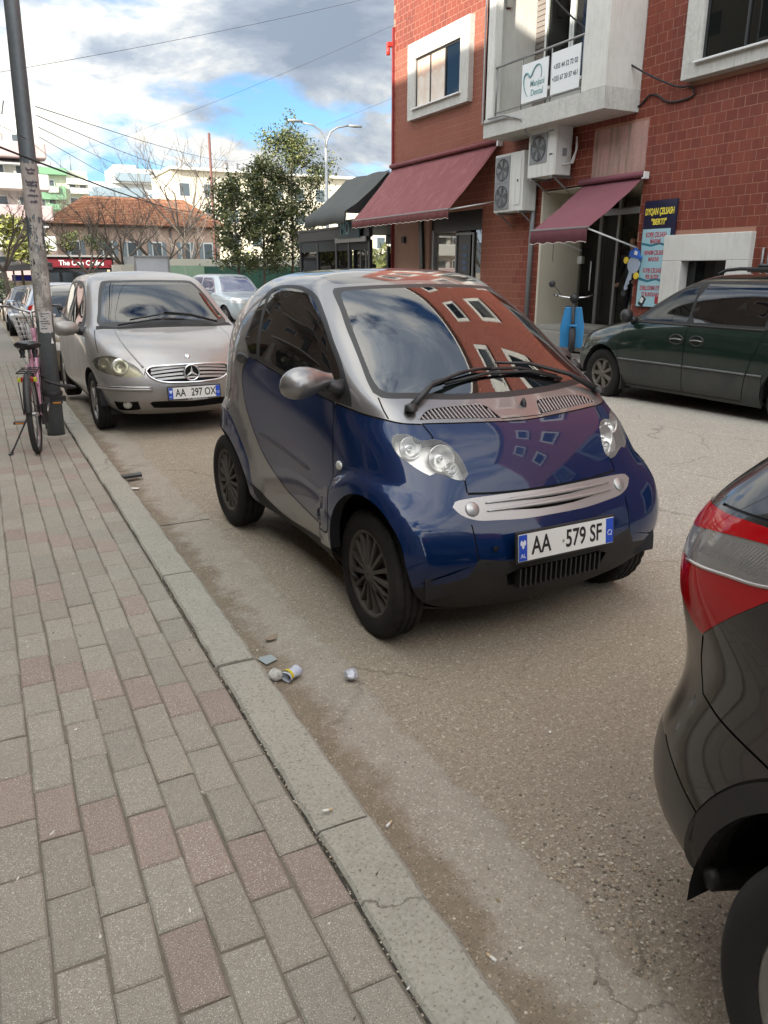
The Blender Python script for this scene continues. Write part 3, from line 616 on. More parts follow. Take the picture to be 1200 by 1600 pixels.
dark_room = mat('dark_room', (.018, .016, .015), .9)
bld = thing('red_tiled_building', 'dark red tiled corner building with white framed windows, balcony and ground floor shops', 'building', (XF, 20.7, -.3))
def bpart(mb, name, mt=None, par=None, bev=0, kind=None):
    o = mb.build(name, mt, par or bld, bev)
    if (par or bld) is bld: o.data.transform(Matrix.Translation((-XF, -20.7, .3)))
    if kind: o['kind'] = kind
    return o
# openings in the tiled face: (y0, y1, z0, z1)
H1 = [(16.75, 19.66, 5.29, 7.05), (11.36, 15.05, 4.25, 7.6), (11.10, 13.92, -.2, 3.12), (8.62, 10.34, .9, 2.13), (7.98, 10.28, 4.49, 6.35), (16.15, 18.62, -.3, 2.95)]
UP = []
for zb in (8.55, 11.7):
    for yb in (16.75, 12.2, 8.0, 3.7, -.6, -4.9): UP.append((yb, yb+2.3, zb, zb+1.65))
for yb in (3.7, -.6, -4.9): UP.append((yb, yb+2.2, 4.6, 6.3)); UP.append((yb, yb+2.4, .2, 2.9))
OPEN = H1+UP
PATCH = (11.08, 12.45, 3.13, 4.06); TAN = (18.62, 20.55, -.3, 3.0)
BH = 15.4
# core wall with the openings left out
ys = sorted(set([-9, 20.7]+[v for o in OPEN for v in o[:2]])); zs = sorted(set([-.8, BH]+[v for o in OPEN for v in o[2:]]))
mb = MB()
for i in range(len(ys)-1):
    for k in range(len(zs)-1):
        cy, cz = (ys[i]+ys[i+1])/2, (zs[k]+zs[k+1])/2
        if any(o[0] < cy < o[1] and o[2] < cz < o[3] for o in OPEN): continue
        mb.add([(XF, ys[i], zs[k]), (XF, ys[i+1], zs[k]), (XF, ys[i+1], zs[k+1]), (XF, ys[i], zs[k+1])], [(3, 2, 1, 0)])
for (a, b, c_, d) in OPEN:   # reveals
    dx = .22
    for P in (((a, c_), (b, c_)), ((b, c_), (b, d)), ((b, d), (a, d)), ((a, d), (a, c_))):
        mb.add([(XF, P[0][0], P[0][1]), (XF, P[1][0], P[1][1]), (XF+dx, P[1][0], P[1][1]), (XF+dx, P[0][0], P[0][1])], [(0, 1, 2, 3)])
wall = bpart(mb, 'wall', grout_m)
mb = MB(); mb.box((XF+5, 20.69, 7.3), (9.98, .02, 16.2), tile_m); mb.box((XF+5, -8.99, 7.3), (9.98, .02, 16.2), tile_m); mb.box((XF+9.98, 5.85, 7.3), (.02, 29.6, 16.2), tile_m); mb.box((XF+4.75, 5.85, BH+.1), (10.1, 29.9, .2), plaster_g)
bpart(mb, 'rear_shell')
# interior slab shells so that openings look into rooms
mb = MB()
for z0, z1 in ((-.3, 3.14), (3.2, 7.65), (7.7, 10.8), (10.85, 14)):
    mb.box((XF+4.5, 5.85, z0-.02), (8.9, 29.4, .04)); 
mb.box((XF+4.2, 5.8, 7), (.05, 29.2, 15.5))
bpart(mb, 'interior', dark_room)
# tiles
TP, TH = .2165, .1575
tv = []
for s in range(4):
    rr = random.Random(40+s); a, b = TP/2-.005, TH/2-.005; j = lambda: rr.uniform(-.0015, .0015)
    P = [(-a+j(), -b+j()), (a+j(), -b+j()), (a+j(), b+j()), (-a+j(), b+j())]; e = .003
    V = [(0, y, z) for y, z in P]+[(-.0035, y-math.copysign(e, y), z-math.copysign(e, z)) for y, z in P]; F = [(q, q+4, (q+1) % 4+4, (q+1) % 4) for q in range(4)]+[(4, 7, 6, 5)]
    tv.append((V, F))
def tile_at(y, z, a, b):
    return tv[random.randrange(4)]
T = []
nr = int((BH+.3)/TH)
for r_ in range(nr):
    z = -.225+r_*TH; off = (r_ % 2)*TP/2
    for k in range(int(29.6/TP)):
        y = 20.60-off-k*TP
        if y < -8.9: break
        y0, y1, z0, z1 = y-TP/2, y+TP/2, z-TH/2, z+TH/2
        bad = False; segs = [(y0, y1)]
        for (a, b, c_, d) in OPEN+[PATCH, TAN]:
            if z1 > c_+.02 and z0 < d-.02 and y1 > a and y0 < b:
                ns_ = []
                for (s0, s1) in segs:
                    if s0 < a: ns_.append((s0, min(s1, a)))
                    if s1 > b: ns_.append((max(s0, b), s1))
                segs = ns_
        for (s0, s1) in segs:
            if s1-s0 < .03: continue
            p = pix((XF, (s0+s1)/2, z)); vis = p[2] > 0 and 0 < p[0] < 1200 and 0 < p[1] < 470 and s1-s0 > TP*.9 and not (p[1] > 405 and p[0] > 1000)
            T.append((0 if vis else 1, p[2] if vis else 0, (s0+s1)/2, z, s1-s0))
T.sort(key=lambda t: (t[0], t[1]))
tm = [MB().add(*tv[i]).mesh('wall_tile', tile_m) for i in range(4)]
for (f, d, y, z, w) in T[:300]:
    o = bpy.data.objects.new('wall_tile', tm[random.randrange(4)]); link(o, wall); o.location = (-.0005+random.gauss(0, .0006), y-20.7+20.7, z); o.location = (XF-.0005+random.gauss(0, .0008), y, z)
    o.matrix_parent_inverse = Matrix.Translation((0, 0, 0)); o.location = Vector(o.location)-Vector((XF, 20.7, -.3)); o.rotation_euler = (random.gauss(0, .003), random.gauss(0, .002), random.gauss(0, .002))
mb = MB()
for (f, d, y, z, w) in T[300:]:
    V, F = tv[random.randrange(4)]; k = w/TP; dx = random.gauss(0, .0008); ty = random.gauss(0, .001)
    mb.add([(XF+v[0]+dx+v[1]*ty, y+v[1]*k, z+v[2]) for v in V], F, tile_pale if (y > 14.6+random.gauss(0, .1) and z < 7.1) else tile_m)
o = bpart(mb, 'wall_tiles', None, wall); o.data.transform(Matrix.Translation((-XF, -20.7, .3))); o['kind'] = 'stuff'
mb = MB(); mb.box((XF-.004, (PATCH[0]+PATCH[1])/2, (PATCH[2]+PATCH[3])/2), (.02, PATCH[1]-PATCH[0], PATCH[3]-PATCH[2]))
pp = bpart(mb, 'plaster_patch', mat('pink_stained_plaster', (.44, .215, .19), .9, streak=(9, (.17, .14, .10), .9, .46), noise=[(3.0, .8, (.30, .24, .19)), (18, .5, (.50, .30, .27)), (60, .3, (.22, .17, .14))], bump=(30, .004)))
mb = MB(); mb.box((XF-.004, (TAN[0]+TAN[1])/2, (TAN[2]+TAN[3])/2), (.02, TAN[1]-TAN[0], TAN[3]-TAN[2])); bpart(mb, 'plaster_panel', mat('tan_plaster', (.34, .20, .145), .9, noise=[(2, .5, (.27, .155, .11)), (30, .4, (.38, .235, .175))], bump=(60, .002)))
mb = MB(); mb.box((XF-.03, 20.66, 3.5), (.07, .06, 8.4)); bpart(mb, 'corner_strip', mat('red_corner_paint', (.20, .022, .022), .6))
mb = MB(); mb.tube([(XF-.16, 20.72, 7.05), (XF-.16, 20.72, 7.25)], .05, 10); mb.box((XF-.12, 20.70, 7.3), (.15, .12, .1)); bpart(mb, 'corner_lamp', mat('red_fitting', (.45, .03, .02), .5))
mb = MB(); mb.box((XF-.05, 19.95, 2.36), (.08, .14, .16)); bpart(mb, 'wall_box', alu_dark)

def frame_rect(mb, x0, x1, y0, y1, z0, z1, t, mt=None, tb=None):
    tb = tb or t; xc = (x0+x1)/2; d = x1-x0
    mb.box((xc, (y0+y1)/2, z0+tb/2), (d, y1-y0, tb), mt); mb.box((xc, (y0+y1)/2, z1-t/2), (d, y1-y0, t), mt)
    mb.box((xc, y0+t/2, (z0+tb+z1-t)/2), (d, t, z1-z0-t-tb), mt); mb.box((xc, y1-t/2, (z0+tb+z1-t)/2), (d, t, z1-z0-t-tb), mt)
def window(y0, y1, z0, z1, bt=.42, panes=3, posters=False, bb=None, proud=.14):
    """white plaster surround with a recessed dark sliding window"""
    mb = MB(); frame_rect(mb, XF-proud, XF+.10, y0, y1, z0, z1, bt, None, bb or bt*.55); w = bpart(mb, 'window', plaster_g, None, .006); M0 = Matrix.Translation((-XF, -20.7, .3))
    a, b, c_, d = y0+bt, y1-bt, z0+(bb or bt*.55), z1-bt
    mb = MB(); frame_rect(mb, XF-proud+.05, XF-proud+.10, a, b, c_, d, .045); n = panes
    for k in range(1, n): yy = a+(b-a)*k/n; mb.box((XF-proud+.07, yy, (c_+d)/2), (.05, .045, d-c_-.09))
    o = mb.build('window_frame', alu_dark, w, .003); o.data.transform(M0)
    mb = MB(); mb.box((XF-proud-.02, (a+b)/2, c_-.012), (.10, b-a+.16, .03)); o = mb.build('sill', alu_white, w, .004); o.data.transform(M0)
    for k in range(n):
        ya, yb = a+(b-a)*k/n+.022, a+(b-a)*(k+1)/n-.022
        o = MB().box((XF-proud+.075, (ya+yb)/2, (c_+d)/2), (.012, yb-ya, d-c_-.09)).build('pane', win_glass, w); o.data.transform(M0)
    if posters:
        sk = mat('poster_skin', (.55, .36, .25), .55, noise=(3, .7, (.64, .48, .38))); wh = mat('poster_white', (.64, .58, .50), .5, noise=(4, .7, (.52, .38, .28)), pos=True)
        for k in (1, 2):
            ya, yb = a+(b-a)*k/n+.03, a+(b-a)*(k+1)/n-.03
            o = MB().box((XF-proud+.062, (ya+yb)/2, (c_+d)/2), (.006, yb-ya, d-c_-.10)).build('poster', wh, w); o.data.transform(M0)
            yc, zc = (ya+yb)/2, (c_+d)/2; hw = (yb-ya)/2-.01; sg_ = 1 if k == 2 else -1
            pts = [(yc-hw, zc+.52), (yc+hw, zc+.58), (yc+hw, zc+.10), (yc+hw*.4, zc+.16), (yc-hw*.2, zc+.05), (yc-hw*.6, zc+.18), (yc-hw, zc+.12)]
            o2 = MB().prism(pts, XF-proud+.057, XF-proud+.0585, lambda p, q, h: (h, p, q)).build('poster_face', sk, o); o2.data.transform(M0)
    return w
window(16.75, 19.66, 5.29, 7.05, .38, 3, True, .24)
window(7.98, 10.28, 4.49, 6.35, .36, 2, False, .22, .20)
for (a, b, c_, d) in UP: window(a, b, c_, d, .30, 2, False, .2)
# small opening with thick rough white surround (ground floor right)
mb = MB(); frame_rect(mb, XF-.10, XF+.16, 8.60, 10.36, .75, 2.14, .42, None, .1); w3 = bpart(mb, 'window', plaster_w, None, .012)
o = MB().box((XF+.10, 9.48, 1.3), (.02, 1.0, 1.1)).build('pane', win_glass, w3); o.data.transform(Matrix.Translation((-XF, -20.7, .3)))
mb = MB(); mb.tube([(XF-.02, 8.42, 1.4), (XF-.03, 8.41, 1.9)], .018, 6); mb.tube([(XF-.02, 8.31, 1.4), (XF-.03, 8.31, 1.95)], .016, 6); bpart(mb, 'conduit', alu_grey)
# loggia balcony
FX = 10.0
mb = MB(); mb.hexa([(FX,11.36,4.22),(XF+.3,11.36,4.22),(XF+.3,15.05,4.22),(FX,15.05,4.22),(FX,11.36,4.57),(XF+.3,11.36,4.57),(XF+.3,15.05,4.57),(FX,15.05,4.57)])
bal = bpart(mb, 'balcony', plaster_g, None, .006); MI = Matrix.Translation((-XF, -20.7, .3))
def bp2(mb, name, mt, bev=0):
    o = mb.build(name, mt, bal, bev); o.data.transform(MI); return o
bp2(MB().box(((FX+XF)/2-.001, 11.68, 6.1), (XF-FX+.002, .62, 3.06)), 'pier', plaster_w, .006)
bp2(MB().box((FX+.09, 14.90, 6.1), (.18, .30, 3.06)), 'pier', plaster_w, .006)
bp2(MB().box(((FX+XF)/2, 13.2, 7.6), (XF-FX, 3.70, .06)), 'ceiling', plaster_w)
bp2(MB().box((XF-.16, 15.015, 6.1), (1.28, .06, 3.06)), 'side_wall', plaster_w)
bp2(MB().box((XF+.50, 13.2, 6.1), (.06, 3.70, 3.4)), 'back_wall', plaster_w)
bp2(MB().box((XF+.42, 13.2, 4.63), (.06, 3.3, .12)), 'threshold', plaster_w)
# windows at the back of the loggia: shutter + glazed posters
mb = MB(); 
for k in range(26): mb.box((XF+.40, 14.78, 4.75+k*.10), (.03, .40, .086), M=None)
bp2(mb, 'shutter', mat('brown_shutter', (.20, .175, .155), .6))['kind'] = 'stuff'
teal = mat('poster_teal', (.22, .38, .37), .5, noise=(3, .5, (.50, .58, .55))); navy = mat('poster_navy', (.07, .08, .14), .5)
for i, (a, b) in enumerate(((13.78, 14.52), (12.96, 13.66), (12.10, 12.84))):
    mb = MB(); frame_rect(mb, XF+.30, XF+.40, a-.05, b+.05, 5.15, 7.5, .06); bp2(mb, 'window_frame', alu_white, .003)
    o = bp2(MB().box((XF+.335, (a+b)/2, 6.3), (.006, b-a, 2.2)), 'poster', teal if i == 0 else (mat('poster_mix', (.30, .40, .39), .5, noise=(5, .7, (.66, .68, .66))) if i == 1 else navy))
    o = bp2(MB().box((XF+.315, (a+b)/2, 6.3), (.008, b-a, 2.2)), 'pane', shop_glass)
sk = MATS['poster_skin']
for (cy, cz, ry, rz_) in ((13.30, 6.62, .27, .42), (12.40, 6.90, .25, .30)):
    pts = [(cy+ry*math.cos(q), cz+rz_*math.sin(q)) for q in np.linspace(0, 2*PI, 24)[:-1]]; bp2(MB().prism(pts, XF+.326, XF+.331, lambda p, q, h: (h, p, q)), 'poster_face', sk)
    pts = [(cy+ry*.55*math.cos(q), cz-rz_*.12+.10*math.sin(q)*(1 if math.sin(q) < 0 else .25)) for q in np.linspace(0, 2*PI, 16)[:-1]]; bp2(MB().prism(pts, XF+.322, XF+.325, lambda p, q, h: (h, p, q)), 'poster_smile', alu_white)
bp2(MB().prism([(13.02, 6.9), (13.10, 7.3), (13.5, 7.35), (13.62, 6.9), (13.58, 6.3), (13.50, 6.6), (13.42, 7.0), (13.2, 7.05), (13.08, 6.7), (13.04, 6.2)], XF+.3265, XF+.3295, lambda p, q, h: (h, p, q)), 'poster_hair', mat('poster_hair', (.10, .055, .03), .6))
for k, (y, z, w_, h_) in enumerate(((12.45, 6.35, .5, .05), (12.45, 6.22, .45, .05), (12.55, 6.05, .25, .12), (12.52, 6.35, .04, .25), (13.9, 5.6, .4, .3), (13.3, 5.7, .35, .5), (14.1, 5.45, .5, .14))): bp2(MB().box((XF+.326, y, z), (.004, w_, h_)), 'poster_block', MATS['poster_white'])
# railing
rail = bpart(MB().tube([(FX+.06, 12.02, 5.50), (FX+.06, 14.74, 5.50)], .022, 8), 'railing', alu_grey)
mb = MB(); mb.tube([(FX+.06, 12.02, 4.66), (FX+.06, 14.74, 4.66)], .014, 6)
for y in (12.06, 12.94, 13.84, 14.70): mb.tube([(FX+.06, y, 4.56), (FX+.06, y, 5.5)], .016, 6)
o = mb.build('railing_posts', alu_grey, rail); o.data.transform(MI)
mb = MB(); mb.box((FX+.45, 15.0, 6.80), (.14, .16, .24)); a_ = bp2(mb, 'alarm_box', mat('beige_box', (.50, .47, .42), .6), .012); bp2(MB().box((FX+.45, 15.0, 6.68), (.10, .12, .05)), 'alarm_lens', mat('dark_red_lens', (.12, .015, .015), .3), .01)
mb = MB(); mb.box((FX-.12, 15.20, 7.25), (.30, .5, .12)); bpart(mb, 'flood_lamp', alu_grey, None, .02)
mb = MB(); mb.tube([(FX-.02, 15.07, 7.6), (FX-.02, 15.07, 4.5), (FX-.03, 14.3, 4.50), (FX-.04, 13.95, 4.48), (FX-.02, 13.7, 4.40), (FX+.12, 13.68, 4.15), (XF-.3, 13.5, 3.9)], .018, 7); mb.tube([(FX-.05, 14.8, 4.56), (FX-.05, 14.25, 4.55), (FX-.04, 13.85, 4.44)], .018, 7); bpart(mb, 'conduit', alu_grey)
# down pipe
mb = MB(); mb.tube([(XF-.09, 14.10, 3.7), (XF-.09, 14.12, 2.2), (XF-.09, 14.15, .2)], .052, 12); dp = bpart(mb, 'downpipe', mat('pipe_grey', (.20, .21, .215), .45, .2))
# dental signs on the railing
wb = mat('sign_white', (.66, .67, .66), .4); tl = mat('sign_teal', (.13, .27, .27), .5)
def text_wall(body, size, y, z, x, mt, par, sx=1, bold=.002, spacing=1, name='lettering'):
    M = frame((x, y, z), (0, -1, 0), (0, 0, 1)); return text(body, size, mt, par, M, name, sx, .0015, bold=bold, spacing=spacing)
sg = thing('dental_sign', 'white balcony panel with teal tooth outline and teal lettering', 'sign', (FX+.03, 13.40, 4.72)); 
def loc_mesh(o, t): o.data.transform(Matrix.Translation(-Vector(t.location)))
o = MB().box((FX+.035, 13.40, 5.02), (.012, .80, .68)).build('board', wb, sg); loc_mesh(o, sg)
for b_, z in (('Manjani', 4.98), ('Dental', 4.82)):
    o = text_wall(b_, .155, 13.31, z, FX+.027, tl, sg, .92); loc_mesh(o, sg)
pth = [(13.60, 4.78), (13.68, 4.88), (13.73, 5.02), (13.72, 5.14), (13.66, 5.19), (13.60, 5.17), (13.55, 5.11), (13.49, 5.13), (13.42, 5.22), (13.33, 5.28), (13.25, 5.27), (13.20, 5.20), (13.19, 5.10), (13.21, 5.04)]
pp_ = [np.array(p) for p in smooth_poly(pth, False, .02, 170)]; m = MB(); m.tube([(FX+.026, p[0], p[1]) for p in pp_], [.006+.012*math.sin(PI*i/(len(pp_)-1)) for i in range(len(pp_))], 6); o = m.build('tooth_outline', tl, sg); loc_mesh(o, sg)
sg2 = thing('phone_number_sign', 'white balcony panel with two dark phone number lines', 'sign', (FX+.03, 12.50, 4.72))
o = MB().box((FX+.035, 12.50, 5.03), (.012, .80, .70)).build('board', wb, sg2); loc_mesh(o, sg2)
for b_, z in (('+355 44 52 72 02', 5.13), ('+355 67 20 57 461', 4.93)): o = text_wall(b_, .118, 12.50, z, FX+.027, mat('sign_ink', (.09, .12, .13), .6), sg2, .80); loc_mesh(o, sg2)
# air conditioners
ac_w = mat('ac_casing', (.58, .575, .54), .5, streak=(12, (.36, .33, .26), .5), noise=[(3, .35, (.47, .46, .42))]); ac_d = mat('ac_grille_dark', (.05, .052, .052), .5); ac_g = mat('ac_grille', (.20, .205, .205), .5)
def ac_unit(name, label, y0, y1, z0, z1, x0, x1, fans):
    t = thing(name, label, 'air conditioner', (x0, (y0+y1)/2, z0), 0, 'air conditioner units on the tiled wall')
    def P(mb, nm, mt, par=t, bev=0): o = mb.build(nm, mt, par, bev); loc_mesh(o, t); return o
    P(MB().box(((x0+x1)/2, (y0+y1)/2, (z0+z1)/2), (x1-x0, y1-y0, z1-z0)), 'casing', ac_w, bev=.012)
    for (fy, fz, r) in fans:
        g = P(MB().box((x0-.006, fy, fz), (.014, 2*r+.07, 2*r+.07)), 'fan_panel', ac_g, bev=.004)
        m = MB(); m.lathe([(r, -.018), (r, -.010), (.01, -.010)], (x0-.004, fy, fz), 'X', 28); P(m, 'fan_recess', ac_d)
        m = MB()
        for k in range(7): rr_ = r*(k+1)/7.3; m.lathe([(rr_, -.024), (rr_+.006, -.024)], (x0, fy, fz), 'X', 28)
        for k in range(12): a = 2*PI*k/12; m.tube([(x0-.024, fy+.03*math.cos(a), fz+.03*math.sin(a)), (x0-.024, fy+r*math.cos(a), fz+r*math.sin(a))], .003, 4)
        P(m, 'fan_guard', ac_g)['kind'] = 'stuff'
        m = MB()
        for k in range(5):
            a = 2*PI*k/5; m.add([(x0-.016, fy+.02*math.cos(a), fz+.02*math.sin(a)), (x0-.020, fy+r*.9*math.cos(a-.3), fz+r*.9*math.sin(a-.3)), (x0-.015, fy+r*.9*math.cos(a+.3), fz+r*.9*math.sin(a+.3))], [(0, 1, 2)])
        P(m, 'fan_blades', ac_g)
    for yy in (y0+.12, y1-.12):
      m = MB(); m.box(((x0+XF)/2, yy, z0-.02), (XF-x0, .04, .04)); m.hexa([(XF-.02, yy-.015, z0-.30), (XF, yy-.015, z0-.30), (XF, yy+.015, z0-.30), (XF-.02, yy+.015, z0-.30), (x0+.08, yy-.015, z0-.05), (x0+.12, yy-.015, z0-.04), (x0+.12, yy+.015, z0-.04), (x0+.08, yy+.015, z0-.05)])
      P(m, 'bracket', alu_grey)
    return t, P
t, P = ac_unit('air_conditioner', 'white single fan air conditioner mounted under the balcony', 12.95, 13.83, 3.34, 4.27, 10.3, 10.68, [(13.50, 3.86, .235)])
P(MB().box((10.292, 13.10, 3.72), (.004, .10, .03)), 'badge', ac_d); P(MB().box((10.292, 13.12, 4.14), (.004, .16, .025)), 'badge', ac_g)
P(MB().box((10.50, 12.945, 3.75), (.10, .012, .14)), 'side_vent', ac_g); m = MB()
for s_ in (0, .03, .06): m.tube([(10.45+s_, 12.93, 3.52), (10.55+s_, 12.80, 3.55), (10.62+s_*.5, 12.76, 3.75+s_), (10.64, 12.78, 3.95+s_), (10.7, 12.86, 4.02)], .012, 6)
P(m, 'hoses', mat('white_hose', (.60, .60, .57), .6))
t, P = ac_unit('air_conditioner', 'tall twin fan air conditioner left of the single fan unit', 14.03, 15.05, 2.76, 3.91, 10.35, 10.70, [(14.76, 3.60, .225), (14.76, 3.07, .225)])
P(MB().box((10.342, 14.22, 3.33), (.006, .22, .9)), 'front_cover', ac_w, bev=.003); P(MB().box((10.335, 14.20, 3.35), (.004, .05, .05)), 'badge', ac_d)
# awnings
def awning(name, label, y0, y1, ztop, xf, zf, val, strips, mt, xw=XF, sag=.03, box=True, wave=None):
    t = thing(name, label, 'awning', (xw, (y0+y1)/2, ztop))
    n = strips*5; m_ = 10; V = []; F = []; th = .006
    for s_ in (0, 1):
        for i in range(m_+1):
            u = i/m_
            for k in range(n+1):
                y = y0+(y1-y0)*k/n; V.append((xw+(xf-xw)*u-.02, y, ztop+(zf-ztop)*u-sag*math.sin(PI*u)*(1+.35*math.sin(k*2*PI/5)) + .006*math.sin(u*17+k) - s_*th))
    L = (m_+1)*(n+1)
    for i in range(m_):
        for k in range(n): a = i*(n+1)+k; F += [(a, a+1, a+n+2, a+n+1), (L+a, L+a+n+1, L+a+n+2, L+a+1)]
    for k in range(n): F += [(k, L+k, L+k+1, k+1)]
    for i in range(m_): F += [(i*(n+1), (i+1)*(n+1), L+(i+1)*(n+1), L+i*(n+1)), (i*(n+1)+n, L+i*(n+1)+n, L+(i+1)*(n+1)+n, (i+1)*(n+1)+n)]
    def P(mb, nm, m2, bev=0, par=t): o = mb.build(nm, m2, par, bev); loc_mesh(o, t); return o
    P(MB().add(V, F, None, True), 'canopy_cloth', mt)
    m = MB(); n2 = max(40, int((y1-y0)*18)); V = []; F = []
    for k in range(n2+1):
        y = y0+(y1-y0)*k/n2; sc_ = .03*abs(math.sin(PI*(y-y0)/(.24 if val < .19 else .30))); dx = .012*math.sin(k*.9)
        V += [(xf-.03, y, zf), (xf-.03+dx, y, zf-val+sc_), (xf-.025, y, zf), (xf-.025+dx, y, zf-val+sc_)]
    for k in range(n2): a = 4*k; F += [(a, a+1, a+5, a+4), (a+2, a+6, a+7, a+3), (a+1, a+3, a+7, a+5)]
    P(m.add(V, F, None, True), 'valance', mt)
    m = MB(); V = []; F = []
    for k in range(n2+1):
        v = m; y = y0+(y1-y0)*k/n2; sc_ = .03*abs(math.sin(PI*(y-y0)/(.24 if val < .19 else .30))); dx = .012*math.sin(k*.9); V += [(xf-.034+dx, y, zf-val+sc_-.004), (xf-.034+dx, y, zf-val+sc_+.008)]
    for k in range(n2): F.append((2*k, 2*k+1, 2*k+3, 2*k+2))
    P(m.add(V, F), 'trim', mat('awning_trim', (.55, .48, .42), .8))
    P(MB().box((xf-.012, (y0+y1)/2, zf+.010), (.05, y1-y0+.02, .030)), 'front_bar', alu_grey, .006)
    P(MB().tube([(xw-.10, y0-.05, ztop+.02), (xw-.10, y1+.05, ztop+.02)], .055, 12), 'roller', mt)
    return t, P
t, P = awning('awning', 'large faded maroon awning left of the balcony air conditioners', 15.52, 20.60, 4.28, 9.50, 2.84, .20, 6, red_awn)
P(MB().tube([(9.52, 15.62, 2.84), (10.76, 15.60, 3.05)], .016, 8), 'arm', alu_white); P(MB().tube([(9.52, 20.45, 2.84), (10.76, 20.45, 3.05)], .016, 8), 'arm', alu_white)
P(MB().box((10.72, 15.46, 4.24), (.14, .06, .12)), 'end_bracket', alu_white, .01)
t, P = awning('awning', 'small maroon awning over the key shop entrance', 11.03, 12.62, 3.16, 9.58, 2.27, .25, 3, mat('plum_awning_cloth', (.17, .052, .068), .85, noise=[(1.4, .4, (.21, .08, .095)), (6, .3, (.14, .045, .06))], bump=(6, .01)))
P(MB().tube([(9.60, 11.08, 2.26), (10.78, 11.02, 1.94)], .015, 8), 'arm', alu_white); P(MB().tube([(9.60, 12.57, 2.26), (10.78, 12.57, 1.94)], .015, 8), 'arm', alu_white)
P(MB().box((10.74, 10.99, 3.16), (.12, .07, .12)), 'end_cap', alu_white, .01); P(MB().tube([(9.62, 12.0, 2.2), (9.62, 12.0, 1.72)], .006, 6), 'crank_hook', alu_dark)
# ---- shop under the large awning: mirrored window, black door, leaning black post
M0 = MI
so_ = bpart(MB().box((XF+.12, 17.38, 2.72), (.10, 2.46, .46)), 'shopfront', mat('shop_black', (.014, .014, .015), .35), None, .004)
def sp(mb, nm, mt, bev=0, par=None): o = mb.build(nm, mt, par or so_, bev); o.data.transform(M0); return o
sp(MB().box((XF+.14, 17.98, 1.1), (.012, 1.02, 2.8)), 'mirror_window', glassmat('mirror_glass', (.3, .33, .3), .5, .0, 2.6, (.30, .28, .22)))
sp(MB().box((XF+.13, 17.10, 1.1), (.03, .60, 2.75)), 'black_door', MATS['shop_black'], .004); mb = MB(); frame_rect(mb, XF+.08, XF+.12, 16.62, 17.44, -.2, 2.44, .045); sp(mb, 'door_frame', alu_grey)
sp(MB().box((XF+.14, 16.38, 1.1), (.012, .42, 2.8)), 'narrow_pane', MATS['mirror_glass']); sp(MB().box((XF+.10, 18.54, 1.1), (.1, .12, 2.9)), 'jamb', alu_grey)
mb = MB(); mb.hexa([(XF-.10, 18.62, -.3), (XF-.02, 18.62, -.3), (XF-.02, 18.76, -.3), (XF-.10, 18.76, -.3), (XF-.10, 18.90, 2.95), (XF-.02, 18.90, 2.95), (XF-.02, 19.06, 2.95), (XF-.10, 19.06, 2.95)]); sp(mb, 'leaning_post', MATS['shop_black'])
for k, (z, w_) in enumerate(((2.10, .22), (1.92, .22), (1.75, .2), (1.60, .18))): sp(MB().box((XF+.112, 17.05, z), (.004, w_, .10)), 'door_poster', mat('poster_blue', (.06, .12, .22), .5))
# ---- recessed key shop
ent = bpart(MB().box((XF+.75, 12.51, .40), (1.6, 2.80, .10)), 'entrance_step', mat('step_stone', (.30, .285, .25), .8), None, .01)
def ep(mb, nm, mt, bev=0): o = mb.build(nm, mt, ent, bev); o.data.transform(M0); return o
ep(MB().box((XF-.05, 12.51, .18), (.50, 2.80, .34)), 'lower_step', MATS['step_stone'], .01)
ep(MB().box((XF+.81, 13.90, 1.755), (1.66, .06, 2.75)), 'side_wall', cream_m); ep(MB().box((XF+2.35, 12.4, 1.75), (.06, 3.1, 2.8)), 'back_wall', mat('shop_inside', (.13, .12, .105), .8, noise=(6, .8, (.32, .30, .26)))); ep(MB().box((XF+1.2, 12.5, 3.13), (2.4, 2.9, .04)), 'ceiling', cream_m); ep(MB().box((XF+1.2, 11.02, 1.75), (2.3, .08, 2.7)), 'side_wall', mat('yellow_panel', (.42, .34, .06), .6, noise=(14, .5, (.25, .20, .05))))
gdx = XF+1.05
ep(MB().box((gdx, 13.55, 1.62), (.012, .62, 2.36)), 'glass_door', shop_glass); ep(MB().box((gdx, 13.22, 1.70), (.08, .09, 2.6)), 'post', alu_grey, .004); ep(MB().box((gdx, 12.95, 1.62), (.012, .44, 2.36)), 'glass_panel', shop_glass); ep(MB().box((gdx, 12.70, 1.70), (.08, .07, 2.6)), 'post', alu_grey, .004)
mb = MB(); mb.tube([(gdx-.05, 13.42, 1.15), (gdx-.05, 13.42, 1.75)], .014, 8); mb.box((gdx-.02, 13.84, 1.78), (.05, .18, .16)); ep(mb, 'door_handle', alu_white)
ep(MB().box((XF+.10, 11.95, 2.62), (.10, 1.70, .10)), 'lintel', alu_grey, .006); ep(MB().box((XF+.02, 11.55, 2.60), (.06, .9, .10)), 'door_closer', alu_grey, .01)
for i in range(12):
    ep(MB().box((XF+2.29, 11.35+.11*(i % 6)+.8*(i//6), 1.5+.16*(i//6)), (.03, .05, .26)), 'key_strip', mat('key_metal', (.25, .24, .20), .5, .3))
ep(MB().box((XF+.45, 11.10, 1.62), (.75, .03, 2.3)), 'yellow_poster', MATS['yellow_panel'])
mb = MB()
for z in (.95, 1.10, 1.3): mb.box((XF+.28, 11.120, z), (.20, .008, .06))
ep(mb, 'poster_lines', alu_dark); ep(MB().box((XF+1.5, 12.1, .75), (.45, .8, .7)), 'counter', mat('counter_white', (.45, .46, .45), .6), .01)
